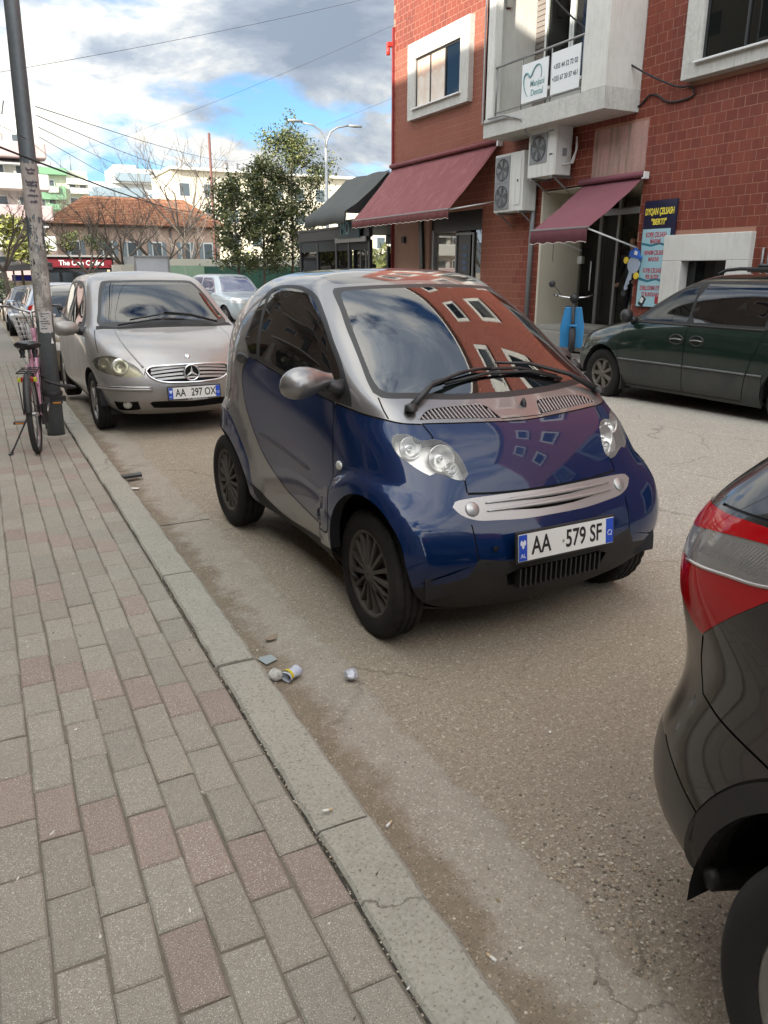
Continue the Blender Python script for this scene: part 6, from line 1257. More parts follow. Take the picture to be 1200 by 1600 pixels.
    mm = {'clear_glass': ('reversing_lamp', glassmat('clear_lamp_glass', (.95, .95, .95), .72, .02, 1.5, (.85, .84, .82)), .001, True), 'lamp_red': ('tail_light', glassmat('red_lamp_glass', (.9, .02, .03), .45, .0, 1.5, (.80, .006, .014)), .002, True), 'panel_gap': ('panel_gap', mat('gap_black', (.002, .002, .002), .5), -.004), 'arch_trim': ('wheel_arch_trim', tr, .006, True), 'side_window': ('side_window', glass_dark, 0, True),
          'rear_window': ('rear_window', glassmat('suv_rear_glass', (.2, .22, .22), .6, .0, 2.0)), 'windscreen': ('windscreen', glass_mid), 'lower_bumper': ('lower_bumper', bp)}
    car, rg = shell_car('suv', 'glossy black suv at the right edge showing its red and clear tail light', 'car', (2.09, -.815, 0), -PI/2, S, polys, mm, black_paint, group='parked cars along the street', gu=6, gv=12)
    for sd in (1, -1):
        back = reg_obj(S, rg['clear_glass'], 'lamp_reflector', mat('pale_reflector', (.86, .86, .85), .4), car, (sd,), -.030); reg_obj(S, rg['lamp_red'], 'lamp_backing', mat('lamp_red_inner', (.80, .035, .04), .4), car, (sd,), -.022)
        flange(S, CLp, .035, chrome, 'reflector_rim', back, sd); flange(S, LM, .03, seam_m, 'lamp_edge', car, sd)
        m = MB()
        for k in range(26):   # ribbed reflector
            t = k/25; p = Vector((-1.66-.225*t, 0, 1.040-.004*t)); P, n = on_surf(S, (p.x, .84-.03*t, 1.052-.012*t), sd); Q, n2 = on_surf(S, (p.x-.045, .845-.04*t, .992-.014*t), sd)
            m.tube([P-n*.020, Q-n2*.020], .0022, 4)
        m.build('reflector_ribs', chrome, back)['kind'] = 'stuff'
        P, n = on_surf(S, (-1.705, .85, .985), sd); Q, n2 = on_surf(S, (-1.66, .85, 1.055), sd); MB().tube([P-n*.004, Q-n2*.004], .0022, 5).build('lamp_divider', chrome, back)
        l = c('P', [(-1.62,.866,1.004),(-1.697,.855,.985),(-1.765,.844,.976),(-1.84,.815,.962),(-1.915,.788,.952)], closed=False); P, n = S.ev(np.array(l)); MB().tube([Vector((p+q*.001)*(1, sd, 1)) for p, q in zip(P, n)], .004, 6).build('lamp_rim', mat('lamp_rim_clear', (.55, .50, .48), .15, .4, 1), back)
        for (a, b) in (((-1.80,.835,.90), (-1.72,.852,.975)), ((-1.86,.81,.93), (-1.66,.858,.96))):
            P, n = on_surf(S, a, sd); Q, n2 = on_surf(S, b, sd); MB().tube([P-n*.012, Q-n2*.012], .004, 5).build('lamp_fold', mat('fold_red', (.75, .03, .03), .3), car)
        l = S.conv('S', ain, closed=False); flange(S, l, .09, tr, 'arch_inner', car, sd, False, (0, -1, 0), lift=.006)
        seat(car, .1, sd*.4, .5)
    wh = mat('bright_alloy', (.42, .42, .42), .28, .9, dust=((.18, .16, .14), .4, 8))
    wheels(car, 1.36, -1.247, .90, .25, .385, .290, wh, 5, .050, ra=.43, tm=mat('clean_tyre', (.012, .012, .012), .7, dust=((.035, .03, .025), .4, 9)))
    for o in list(car.children):
        if o.name.startswith('wheel') and o.type == 'EMPTY': o.location.z = .228
        elif o.name.startswith('wheel_well'): bpy.data.objects.remove(o)
    for sd in (1, -1):
        for x, r in ((ax, .452), (1.36, .44)): cyl_well('wheel_well', car, x, zc, r, .45, .85, sd, MATS['arch_black'])
    for sd in (1, -1):
        P, n = on_surf(S, (ax-.452, .9, .250), sd); Q, n2 = on_surf(S, (ax-.500, .9, .205), sd)
        MB().tube([P-n*.016, P-n*.020+Vector((.008, 0, -.030)), P+Vector((.012, -sd*.10, -.050)), P+Vector((.012, -sd*.42, -.055))], [.016, .022, .026, .022], 10).build('bumper_lip', tr, car)
    car.scale = (.908, .908, .908); car.location = (2.09*.908, -.815*.908, .1427)
    obox('underbody', (0, 0, .26), (3.4, 1.3, .05), seam_m, car); plate(car, frame((-2.10, 0, .80), (0, -1, 0), (0, 0, 1)), .52, .113, ('AA', '000'), .6) if False else None
    return car
build_black_suv()
def scaled(rows, sx, sy, sz, dx=0):
    return [(a*sx+dx, b*sz, c_*sx+dx, d*sy, tuple(y*sy for y in e), f*sz, g*sx+dx, h*sy, i*sx+dx, j*sz) for (a, b, c_, d, e, f, g, h, i, j) in rows]
SEDAN = [
 (2.00,.20, 1.85,.60,(.78,.78,.78,.76),.20, -1.95,.62,-2.1,.20), (2.12,.30, 1.90,.68,(.84,.84,.84,.84),.30, -2.05,.68,-2.22,.30), (2.17,.45, 1.92,.71,(.87,.87,.87,.86),.45, -2.08,.70,-2.27,.45),
 (2.15,.58, 1.90,.71,(.875,.875,.875,.865),.60, -2.08,.70,-2.26,.60), (2.08,.68, 1.80,.70,(.865,.87,.87,.86),.74, -2.06,.69,-2.24,.76), (1.85,.78, 1.55,.70,(.85,.86,.86,.845),.84, -2.03,.68,-2.18,.90),
 (1.35,.87, 1.10,.70,(.82,.84,.84,.82),.92, -1.85,.66,-1.95,1.00), (.98,.95, .82,.69,(.78,.80,.80,.77),1.0, -1.55,.63,-1.62,1.05), (.62,1.15, .50,.62,(.69,.71,.70,.67),1.15, -1.30,.56,-1.38,1.18),
 (.28,1.33, .18,.55,(.60,.62,.61,.58),1.32, -1.02,.50,-1.10,1.32), (0,1.43, -.08,.42,(.46,.47,.46,.44),1.42, -.75,.36,-.82,1.41), (-.15,1.46, -.2,.0,(.0,.0,.0,.0),1.46, -.55,.0,-.6,1.45)]
def simple_car(name, label, rows, paint, loc, rz, zs, axf, axr, Rt, yo, tail=True, glass=None, wagon=False, lamps=True, rim=None):
    """background car: body, glass, lamps, wheels"""
    S = Surf(rows, nu=4, nv=8); c = S.conv; H = rows[-1][1]; zb = zs
    xs = [r[2] for r in rows]; zz = [r[1] for r in rows]
    xf_at = lambda z: float(np.interp(z, zz, [r[0] for r in rows])); xr_at = lambda z: float(np.interp(z, zz, [r[8] for r in rows]))
    zt = H-.10; f0, f1 = xf_at(zb+.07)-.34, xf_at(zt)-.18; r0, r1 = xr_at(zb+.07)+.34, xr_at(zt)+.30; m_ = (f1+r1)/2
    w1 = [(m_+.06, zb+.03), (m_+.06, zt), (f1, zt-.02), (f0, zb+.03)]; w2 = [(m_-.03, zb+.03), (m_-.03, zt), (r1, zt-.02), (r0, zb+.05)]
    yw = lambda z: float(np.interp(z, zz, [r[3] for r in rows]))
    za, zc = zb+.09, zt+.015
    ws = [(0, zc), (yw(zc)-.06, zc-.02), (yw(za)-.04, za), (yw(za)-.12, za-.02), (0, za-.01)]
    hz = float(rows[4][1]); xh = rows[4][0]
    polys = [('arch', c('S', arch_poly(axf, Rt, Rt+.05))), ('arch', c('S', arch_poly(axr, Rt, Rt+.05))), ('side_window', c('S', w1, smooth=False)), ('side_window', c('S', w2, smooth=False)), ('windscreen', c('F', ws)), ('rear_window', c('B', [(0, zt), (yw(zt)-.08, zt-.02), (yw(zb)-.12, zb+.12), (0, zb+.10)]))]
    if lamps:
        polys += [('head_lamp', c('P', [(xh-.02, .42, hz-.0), (xh-.22, .70, hz+.05), (xh-.42, .84, hz+.03), (xh-.30, .80, hz-.08), (xh-.05, .50, hz-.11)])), ('grille', c('P', [(xh+.03, 0, hz-.02), (xh, .36, hz-.02), (xh+.02, .32, hz-.13), (xh+.05, 0, hz-.13)])), ('lower_grille', c('P', [(xh+.1, 0, .36), (xh, .5, .36), (xh, .5, .26), (xh+.1, 0, .26)], smooth=False))]
        xr_ = rows[5][8]; polys += [('tail_lamp', c('P', [(xr_+.02, .56, zb+.10), (xr_+.12, .72, zb+.12), (xr_+.24, .80, zb+.05), (xr_+.18, .82, zb-.22), (xr_+.02, .62, zb-.22)], smooth=False))]
    gl = glass or glass_mid
    mm = {'side_window': ('side_window', gl, 0, True), 'windscreen': ('windscreen', gl), 'rear_window': ('rear_window', gl), 'head_lamp': ('headlight', bowl_m, .002, True), 'grille': ('grille', seam_m), 'lower_grille': ('lower_grille', seam_m), 'tail_lamp': ('tail_light', red_lens, .004, True)}
    car, rg = shell_car(name, label, 'car', loc, rz, S, polys, mm, paint, group='parked cars along the street', gu=2, gv=4)
    wheels(car, axf, axr, yo, .2, Rt, Rt*.64, rim or alloy_m, 5, .03, ra=Rt+.05); obox('underbody', (0, 0, .25), (axf-axr+.6, 1.3, .05), seam_m, car)
    for sd in (1, -1):
        m = MB(); m.box((f0-.05, sd*(yw(zb)+.30), zb+.04), (.10, .18, .12)); m.build('mirror', paint, car, .03); seat(car, .1, sd*.36, .5)
        MB().tube([(m_-.2, sd*(yo+.015), zb-.10), (m_-.05, sd*(yo+.015), zb-.10)], .014, 6).build('door_handle', paint, car)
    return car, S
beige = mat('beige_metallic', (.26, .22, .165), .35, .6, .7, dust=((.30, .26, .20), .3, 2)); skyb = mat('pale_blue_metallic', (.34, .43, .54), .35, .5, .7); greyc = mat('grey_green_paint', (.14, .17, .16), .35, .5, .7); whitep = mat('white_paint', (.62, .64, .66), .35, 0, .8)
simple_car('parked_car', 'beige hatchback right behind the lamp post in the kerbside row', scaled(MPV, 1.02, .98, .93), beige, (1.62, 14.9, gz(15)-.01), -1.56, .93, 1.30, -1.30, .30, .845)
simple_car('parked_car', 'grey green estate car half hidden by the silver compact car', scaled(MPV, 1.08, .98, .90), greyc, (3.05, 19.8, gz(20)-.02), -1.55, .90, 1.38, -1.38, .30, .845)
simple_car('parked_car', 'light blue estate car with a red tail light at the far left', scaled(SUV, 1.0, .97, .97), skyb, (1.72, 21.2, gz(21)-.02), 1.575, 1.02, 1.30, -1.30, .32, .85)
simple_car('parked_car', 'dark sedan farthest along the kerb at the left edge', SEDAN, mat('graphite_paint', (.035, .037, .042), .3, .3, .8), (1.55, 27.5, gz(27)-.02), -1.57, .96, 1.33, -1.33, .31, .86)
simple_car('parked_car', 'small pale hatchback far down the row by the dark awnings', scaled(MPV, .95, .95, .93), whitep, (2.9, 31.5, gz(31)-.02), -1.52, .93, 1.22, -1.22, .30, .82)
BOXY = [
 (2.15,.28, 1.98,.72,(.86,.88,.88,.86),.28, -2.1,.75,-2.2,.28), (2.28,.42, 2.06,.80,(.94,.95,.95,.94),.42, -2.2,.84,-2.32,.42), (2.32,.62, 2.10,.83,(.965,.97,.97,.96),.62, -2.22,.86,-2.34,.62),
 (2.30,.80, 2.10,.83,(.97,.97,.97,.965),.80, -2.22,.86,-2.34,.80), (2.26,.95, 2.06,.83,(.965,.97,.97,.965),.96, -2.21,.86,-2.33,.96), (2.14,1.06, 1.92,.83,(.955,.96,.96,.955),1.07, -2.20,.85,-2.32,1.08),
 (1.55,1.14, 1.25,.84,(.93,.94,.94,.93),1.16, -2.18,.84,-2.30,1.18), (1.05,1.21, .92,.82,(.89,.90,.90,.89),1.24, -2.16,.81,-2.27,1.26), (.78,1.42, .66,.76,(.82,.83,.83,.82),1.42, -2.12,.76,-2.20,1.44),
 (.48,1.66, .38,.70,(.75,.76,.76,.75),1.66, -2.05,.70,-2.12,1.66), (.20,1.81, .10,.60,(.65,.66,.66,.65),1.80, -1.95,.58,-2.02,1.80), (0,1.86, -.05,.36,(.4,.4,.4,.4),1.86, -1.8,.34,-1.85,1.85), (-.15,1.87, -.2,.0,(.0,.0,.0,.0),1.87, -1.6,.0,-1.65,1.87)]
simple_car('suv', 'white boxy suv facing the camera in front of the leafy trees', BOXY, mat('ice_white_paint', (.42, .47, .49), .3, .1, .9), (8.75, 30.4, gz(30)-.05), -1.42, 1.16, 1.44, -1.44, .38, .94, glass=glassmat('suv_windscreen', (.35, .38, .50), .55, .0, 2.4, (.30, .30, .42)))
# ---------------------------------------------------------------- bicycle chained to the post
def bicycle():
    t = thing('bicycle', 'pink step through bicycle with white wire basket leaning behind the lamp post', 'bicycle', (.285, 7.19, gz(7.2)+.083), R(81.5))
    pk = mat('pink_paint', (.62, .30, .42), .35, 0, .6); bk = mat('bike_black', (.018, .018, .019), .5); wt = mat('basket_white', (.62, .62, .60), .5); st = mat('bike_steel', (.42, .42, .42), .3, .9); rub = mat('bike_tyre', (.03, .03, .03), .8); sd = mat('saddle_black', (.012, .012, .013), .28, 0, .3)
    Rw = .335
    def wheel(x, steer=0):
        w = bpy.data.objects.new('wheel', None); link(w, t); w.location = (x, 0, Rw); w.rotation_euler = (0, 0, steer)
        m = MB(); m.lathe([(Rw-.030, -.018), (Rw-.010, -.024), (Rw, -.010), (Rw, .010), (Rw-.010, .024), (Rw-.030, .018), (Rw-.030, -.018)], (0, 0, 0), 'Y', 48); m.build('tyre', rub, w)
        m = MB(); m.lathe([(Rw-.030, -.012), (Rw-.045, -.010), (Rw-.045, .010), (Rw-.030, .012)], (0, 0, 0), 'Y', 48); m.build('rim', st, w)
        m = MB()
        for k in range(28):
            a = 2*PI*k/28; s_ = 1 if k % 2 else -1; m.tube([(.02*math.cos(a+.9*s_), s_*.03, .02*math.sin(a+.9*s_)), ((Rw-.045)*math.cos(a), 0, (Rw-.045)*math.sin(a))], .0016, 4, cap=False)
        m.build('spokes', st, w)['kind'] = 'stuff'; MB().tube([(0, -.045, 0), (0, .045, 0)], .02, 10).build('hub', st, w); return w
    wheel(0); fwh = wheel(1.07, .12)
    T_ = lambda pts, r, nm, mt=pk, n=10: MB().tube([Vector(p) for p in pts], r, n).build(nm, mt, t)
    T_([(.43, 0, .28), (.31, 0, .80)], .017, 'seat_tube'); T_([(.43, 0, .28), (.62, 0, .34), (.78, 0, .55), (.885, 0, .86)], .019, 'down_tube'); T_([(.35, 0, .56), (.6, 0, .50), (.76, 0, .64), (.88, 0, .92)], .015, 'top_tube')
    T_([(.90, 0, .82), (.87, 0, 1.00)], .022, 'head_tube')
    for s_ in (-1, 1):
        T_([(0, s_*.062, Rw), (.41, s_*.045, .285)], .010, 'chain_stay'); T_([(0, s_*.062, Rw), (.18, s_*.06, .56), (.335, s_*.03, .72)], .010, 'seat_stay'); T_([(.905, s_*.045, .80), (.97, s_*.055, .60), (1.07, s_*.055, Rw)], .012, 'fork_blade')
        T_([(0, s_*.075, Rw), (-.02, s_*.085, .66)], .005, 'rack_strut', bk, 6); T_([(0, s_*.07, Rw), (-.30, s_*.03, .50)], .003, 'fender_stay', bk, 5)
        T_([(-.15, s_*.075, .70), (.28, s_*.065, .70)], .006, 'rack_rail', bk, 6)
    for k in range(4): T_([(-.15+.13*k, -.075, .70), (-.15+.13*k, .075, .70)], .005, 'rack_bar', bk, 6)
    T_([(-.12, 0, .705), (.24, 0, .705)], .005, 'rack_bar', bk, 6)
    def fender(cx, a0, a1, nm, steer=0):
        V = []; F = []; n = 20
        for i in range(n+1):
            a = a0+(a1-a0)*i/n
            for (dy, dr) in ((-.032, -.012), (-.02, .006), (0, .012), (.02, .006), (.032, -.012)): r = Rw+.022+dr; V.append((cx+r*math.cos(a), dy, Rw+r*math.sin(a)))
        for i in range(n):
            for k in range(4): F.append((i*5+k, i*5+k+1, (i+1)*5+k+1, (i+1)*5+k))
        MB().add(V, F, None, True).build(nm, bk, t)
    fender(0, .9, 2.95, 'rear_fender'); fender(1.07, .4, 2.2, 'front_fender')
    MB().box((-.12, 0, .645), (.035, .10, .045)).build('rear_reflector', mat('reflector_red', (.35, .02, .02), .25), t, .012)
    for s_ in (-1, 1): MB().box((-.12, s_*.062, .645), (.03, .03, .04)).build('side_reflector', mat('reflector_yellow', (.50, .50, .05), .25), t, .01)
    MB().box((-.20, 0, .55), (.05, .055, .065)).build('tail_lamp', red_lens, t, .015)
    # saddle
    V = []; F = []; L = 12; n = 12
    for i in range(L+1):
        u = i/L; x = .17+.27*u; w = .112*(1-sst(.25, 1, u)*.80)*(math.sqrt(min(1, u*5+.12))); h = .050*(1-.35*u)*(math.sqrt(min(1, u*6+.15)))
        for k in range(n): a = 2*PI*k/n; V.append((x, w*math.cos(a), .905-.02*u+(h*.75 if math.sin(a) > 0 else h)*math.sin(a)))
    for i in range(L):
        for k in range(n): F.append((i*n+k, i*n+(k+1) % n, (i+1)*n+(k+1) % n, (i+1)*n+k))
    F += [tuple(range(n))[::-1], tuple(L*n+k for k in range(n))]; MB().add(V, F, None, True).build('saddle', sd, t)
    T_([(.31, 0, .78), (.29, 0, .87)], .013, 'seat_post', st); MB().lathe([(.022, 0), (.026, -.02), (.018, -.05), (.026, -.07)], (.24, .05, .86), 'Z', 10).build('saddle_spring', bk, t); MB().lathe([(.022, 0), (.026, -.02), (.018, -.05), (.026, -.07)], (.24, -.05, .86), 'Z', 10).build('saddle_spring', bk, t)
    # handlebar swept back
    hb = MB().tube([(.66, .275, 1.185), (.74, .27, 1.20), (.82, .20, 1.20), (.865, .10, 1.17), (.87, 0, 1.14), (.865, -.10, 1.17), (.82, -.20, 1.20), (.74, -.27, 1.20), (.66, -.275, 1.185)], .012, 10).build('handlebar', st, t)
    T_([(.87, 0, .99), (.87, 0, 1.15)], .014, 'stem', st)
    for s_ in (-1, 1):
        MB().tube([(.63, s_*.276, 1.183), (.76, s_*.266, 1.20)], .019, 10).build('grip', bk, hb); MB().tube([(.80, s_*.235, 1.19), (.76, s_*.25, 1.145), (.68, s_*.262, 1.135)], .006, 6).build('brake_lever', bk, hb)
        T_([(.80, s_*.22, 1.20), (.95, s_*.12, 1.24), (.93, s_*.02, .98), (.78, 0, .58)], .004, 'brake_cable', bk, 5)
    MB().lathe([(.026, 0), (.026, .02), (.012, .032), (0, .034)], (.83, .15, 1.205), 'Z', 14).build('bell', st, hb)
    # basket
    B = bpy.data.objects.new('basket', None); link(B, t); x0, x1, w0, w1, z0, z1 = .96, 1.20, .135, .185, .86, 1.10
    def ring(z, k): 
        W_ = w0+(w1-w0)*k; a, b = x0+.02*(1-k), x1-.03*(1-k)+.02*k
        return [(a, -W_+.03, z), (a, W_-.03, z), (a+.03, W_, z), (b-.05, W_, z), (b, W_-.06, z), (b, -W_+.06, z), (b-.05, -W_, z), (a+.03, -W_, z), (a, -W_+.03, z)]
    for i, k in enumerate((0, .2, .4, .6, .8, 1)): MB().tube(ring(z0+(z1-z0)*k, k), .0075 if k == 1 else .0028, 6).build('rim' if k == 1 else 'wire', wt, B)
    a, b = ring(z0, 0), ring(z1, 1)
    m = MB()
    for i in range(8):
        for q in ([0, .2, .4, .6, .8] if i in (0, 4) else ([0, .33, .66] if i in (2, 6) else [0, .5])): m.tube([Vector(a[i]).lerp(Vector(a[i+1]), q), Vector(b[i]).lerp(Vector(b[i+1]), q)], .0028, 5)
    for q in np.linspace(-.10, .10, 5): m.tube([(x0+.02, q, z0), (x1-.03, q, z0)], .0028, 5)
    m.build('wires', wt, B)['kind'] = 'stuff'
    # drive train
    MB().lathe([(.075, -.005), (.08, 0), (.075, .005), (.02, .005)], (.43, -.06, .28), 'Y', 24).build('chainring', bk, t); m = MB(); m.hexa([(.0, -.075, .24), (.43, -.075, .19), (.43, -.055, .19), (.0, -.055, .24), (0, -.075, .42), (.43, -.075, .37), (.43, -.055, .37), (0, -.055, .42)]); m.build('chain_guard', bk, t, .01)
    for s_, a in ((-1, .35), (1, .35+PI)):
        e = (.43+.17*math.cos(a), s_*.085, .28+.17*math.sin(a)); T_([(.43, s_*.07, .28), e], .009, 'crank', st, 8)
        p = MB().box((e[0], s_*.15, e[2]), (.075, .10, .022)).build('pedal', bk, t, .005)
        for q in (-1, 1): MB().box((e[0]+q*.039, s_*.15, e[2]), (.004, .07, .012)).build('reflector', mat('orange_reflector', (.60, .22, .02), .3), p)
    T_([(.10, .06, .30), (.02, .19, .05), (-.02, .21, .015)], .008, 'kickstand', bk, 8); MB().box((-.03, .215, .008), (.07, .035, .012)).build('stand_foot', bk, t, .004)
    # lock hose around post
    T_([(.28, -.05, .62), (.52, -.04, .60), (.70, -.10, .50), (.80, -.26, .46), (.66, -.32, .46), (.56, -.24, .48), (.50, -.06, .56)], .013, 'lock_cable', bk, 8)
bicycle()
# ---------------------------------------------------------------- scooter with blue leg shield in front of the shop
def scooter():
    t = thing('scooter', 'parked scooter with flat blue leg shield and one round mirror before the shop', 'scooter', (10.1, 11.9, .09), R(-128))
    bl = mat('shield_blue', (.015, .19, .42), .4, 0, .4); bk = MATS['bike_black']; ch = chrome
    for x in (.62, -.58):
        w = bpy.data.objects.new('wheel', None); link(w, t); w.location = (x, 0, .24); m = MB(); m.lathe([(.14, -.04), (.20, -.055), (.24, -.03), (.245, 0), (.24, .03), (.20, .055), (.14, .04)], (0, 0, 0), 'Y', 28); m.build('tyre', MATS['bike_tyre'], w)
        m = MB(); m.lathe([(.14, -.03), (.10, -.01), (.03, -.03), (.001, -.03)], (0, 0, 0), 'Y', 20); m.lathe([(.14, .03), (.10, .01), (.03, .03), (.001, .03)], (0, 0, 0), 'Y', 20); m.build('rim', alu_grey, w)
    P = [(-.15, .86), (.15, .86), (.22, .50), (.21, .12), (-.21, .12), (-.22, .50)]
    MB().prism(P, 0, .03, lambda a, b, h: (.38+h-.10*(b-.5), a, b-.04)).build('leg_shield', bl, t, .01)
    MB().hexa([(-.60, -.15, .34), (-.05, -.13, .34), (-.05, .13, .34), (-.60, .15, .34), (-.72, -.13, .72), (-.12, -.11, .66), (-.12, .11, .66), (-.72, .13, .72)]).build('rear_body', mat('scooter_grey', (.05, .055, .06), .4), t, .04)
    MB().box((-.38, 0, .75), (.66, .26, .10)).build('seat', bk, t, .035); MB().box((.15, 0, .28), (.50, .34, .06)).build('floorboard', bk, t, .01)
    MB().tube([(.62, 0, .24), (.50, 0, .60), (.40, 0, 1.0)], [.03, .035, .03], 10).build('fork', bk, t)
    hb = MB().tube([(.28, .34, 1.03), (.36, .20, 1.00), (.40, 0, .98), (.36, -.20, 1.00), (.28, -.34, 1.03)], .014, 8).build('handlebar', ch, t)
    for s_ in (-1, 1): MB().tube([(.24, s_*.36, 1.035), (.31, s_*.29, 1.02)], .02, 8).build('grip', bk, hb)
    MB().lathe([(.001, -.05), (.06, -.04), (.085, .0), (.085, .02), (.001, .03)], (.44, 0, .98), 'X', 18).build('headlight', bk, t)
    s_ = -1
    MB().tube([(.33, s_*.24, 1.02), (.34, s_*.30, 1.12), (.36, s_*.38, 1.19)], .006, 6).build('mirror_stem', bk, t); MB().lathe([(.001, -.018), (.050, -.012), (.062, .004), (.055, .014), (.001, .016)], (.36, s_*.42, 1.23), 'X', 20).build('mirror', bk, t)
    MB().box((.60, 0, .50), (.30, .14, .03)).build('front_fender', bl, t, .01)
scooter()
# ---------------------------------------------------------------- person inside the shop
def skin_mesh(name, verts, edges, radii, mt, par, sub=2, root=0):
    me = bpy.data.meshes.new(name); me.from_pydata(verts, edges, []); o = bpy.data.objects.new(name, me); C.objects.link(o)
    o.modifiers.new('s', 'SKIN'); sv = me.skin_vertices[0].data
    for i, r in enumerate(radii): sv[i].radius = (r, r) if not isinstance(r, tuple) else r; sv[i].use_root = i == root
    o.modifiers.new('u', 'SUBSURF').levels = sub; dg = bpy.context.evaluated_depsgraph_get(); m2 = bpy.data.meshes.new_from_object(o.evaluated_get(dg))
    C.objects.unlink(o); bpy.data.objects.remove(o); m2.materials.clear(); m2.materials.append(mt); m2.polygons.foreach_set('use_smooth', [True]*len(m2.polygons)); q = bpy.data.objects.new(name, m2); link(q, par); return q
def person():
    t = thing('person', 'person in dark jacket and dark trousers standing inside the key shop doorway', 'person', (XF+1.25, 12.42, .455), R(200))
    cl = mat('dark_trousers', (.018, .019, .026), .9, bump=(30, .004)); jk = mat('dark_jacket', (.013, .014, .019), .8, bump=(14, .008)); skn = mat('skin', (.42, .25, .18), .6); hr = mat('dark_hair', (.02, .014, .01), .7)
    V = [(0,0,.95),(0,0,1.12),(.02,0,1.30),(.03,0,1.43),(.05,0,1.50),(.07,0,1.58),(.075,0,1.66),
         (0,.10,.90),(.10,.10,.50),(-.02,.11,.09),(.10,.12,.04),(0,-.10,.90),(-.05,-.10,.50),(-.22,-.10,.12),(-.10,-.11,.04),
         (.03,.19,1.40),(.06,.24,1.15),(.22,.22,.96),(.29,.20,.92),(.03,-.19,1.40),(-.02,-.25,1.15),(.08,-.27,.92),(.12,-.27,.86)]
    E = [(0,1),(1,2),(2,3),(3,4),(4,5),(5,6),(0,7),(7,8),(8,9),(9,10),(0,11),(11,12),(12,13),(13,14),(3,15),(15,16),(16,17),(17,18),(3,19),(19,20),(20,21),(21,22)]
    Rr = [.135,.135,.15,.13,.055,.085,.085,.10,.068,.045,.04,.10,.068,.045,.04,.065,.048,.036,.03,.065,.048,.036,.03]
    skin_mesh('body', V, E, Rr, cl, t)
    V = [(0,0,.86),(0,0,1.0),(0,0,1.15),(.02,0,1.30),(.03,0,1.44),(.03,.19,1.41),(.06,.245,1.15),(.21,.222,.98),(.03,-.19,1.41),(-.02,-.255,1.15),(.07,-.272,.95)]
    skin_mesh('jacket', V, [(0,1),(1,2),(2,3),(3,4),(4,5),(5,6),(6,7),(4,8),(8,9),(9,10)], [.165,.165,.165,.175,.11,.085,.066,.055,.085,.066,.055], jk, t)
    hd = MB(); hd.lathe([(.001, -.13), (.045, -.115), (.066, -.07), (.078, 0), (.080, .05), (.066, .10), (.035, .125), (.001, .13)], (.08, 0, 1.62), 'Z', 18); h = hd.build('head', skn, t)
    for s_ in (-1, 1):
        MB().lathe([(.001, -.008), (.016, 0), (.001, .008)], (.08, s_*.080, 1.62), 'Y', 10).build('ear', skn, h); MB().box((.155, s_*.030, 1.645), (.006, .022, .010)).build('eye', hr, h)
    MB().hexa([(.15, -.012, 1.60), (.178, -.008, 1.60), (.178, .008, 1.60), (.15, .012, 1.60), (.15, -.006, 1.645), (.156, -.004, 1.645), (.156, .004, 1.645), (.15, .006, 1.645)]).build('nose', skn, h); MB().box((.150, 0, 1.572), (.008, .044, .008)).build('mouth', mat('lips', (.30, .12, .10), .6), h)
    m = MB(); m.lathe([(.086, -.02), (.090, .04), (.074, .105), (.04, .137), (.001, .142)], (.066, 0, 1.62), 'Z', 18); m.build('hair', hr, t)
    for (hx, hy, hz) in ((.29, .20, .92), (.12, -.27, .86)):
        m = MB()
        for k in range(4): m.tube([(hx, hy-.024+.016*k, hz), (hx+.03, hy-.026+.017*k, hz-.035), (hx+.03, hy-.026+.017*k, hz-.070+.006*abs(k-1.5)), (hx+.015, hy-.024+.016*k, hz-.092+.008*abs(k-1.5))], [.010, .009, .008, .006], 6)
        m.tube([(hx-.01, hy+(.03 if hy < 0 else -.03), hz+.01), (hx+.03, hy+(.05 if hy < 0 else -.05), hz-.03), (hx+.04, hy+(.045 if hy < 0 else -.045), hz-.06)], [.011, .010, .007], 6); m.build('hand', skn, t)
person()
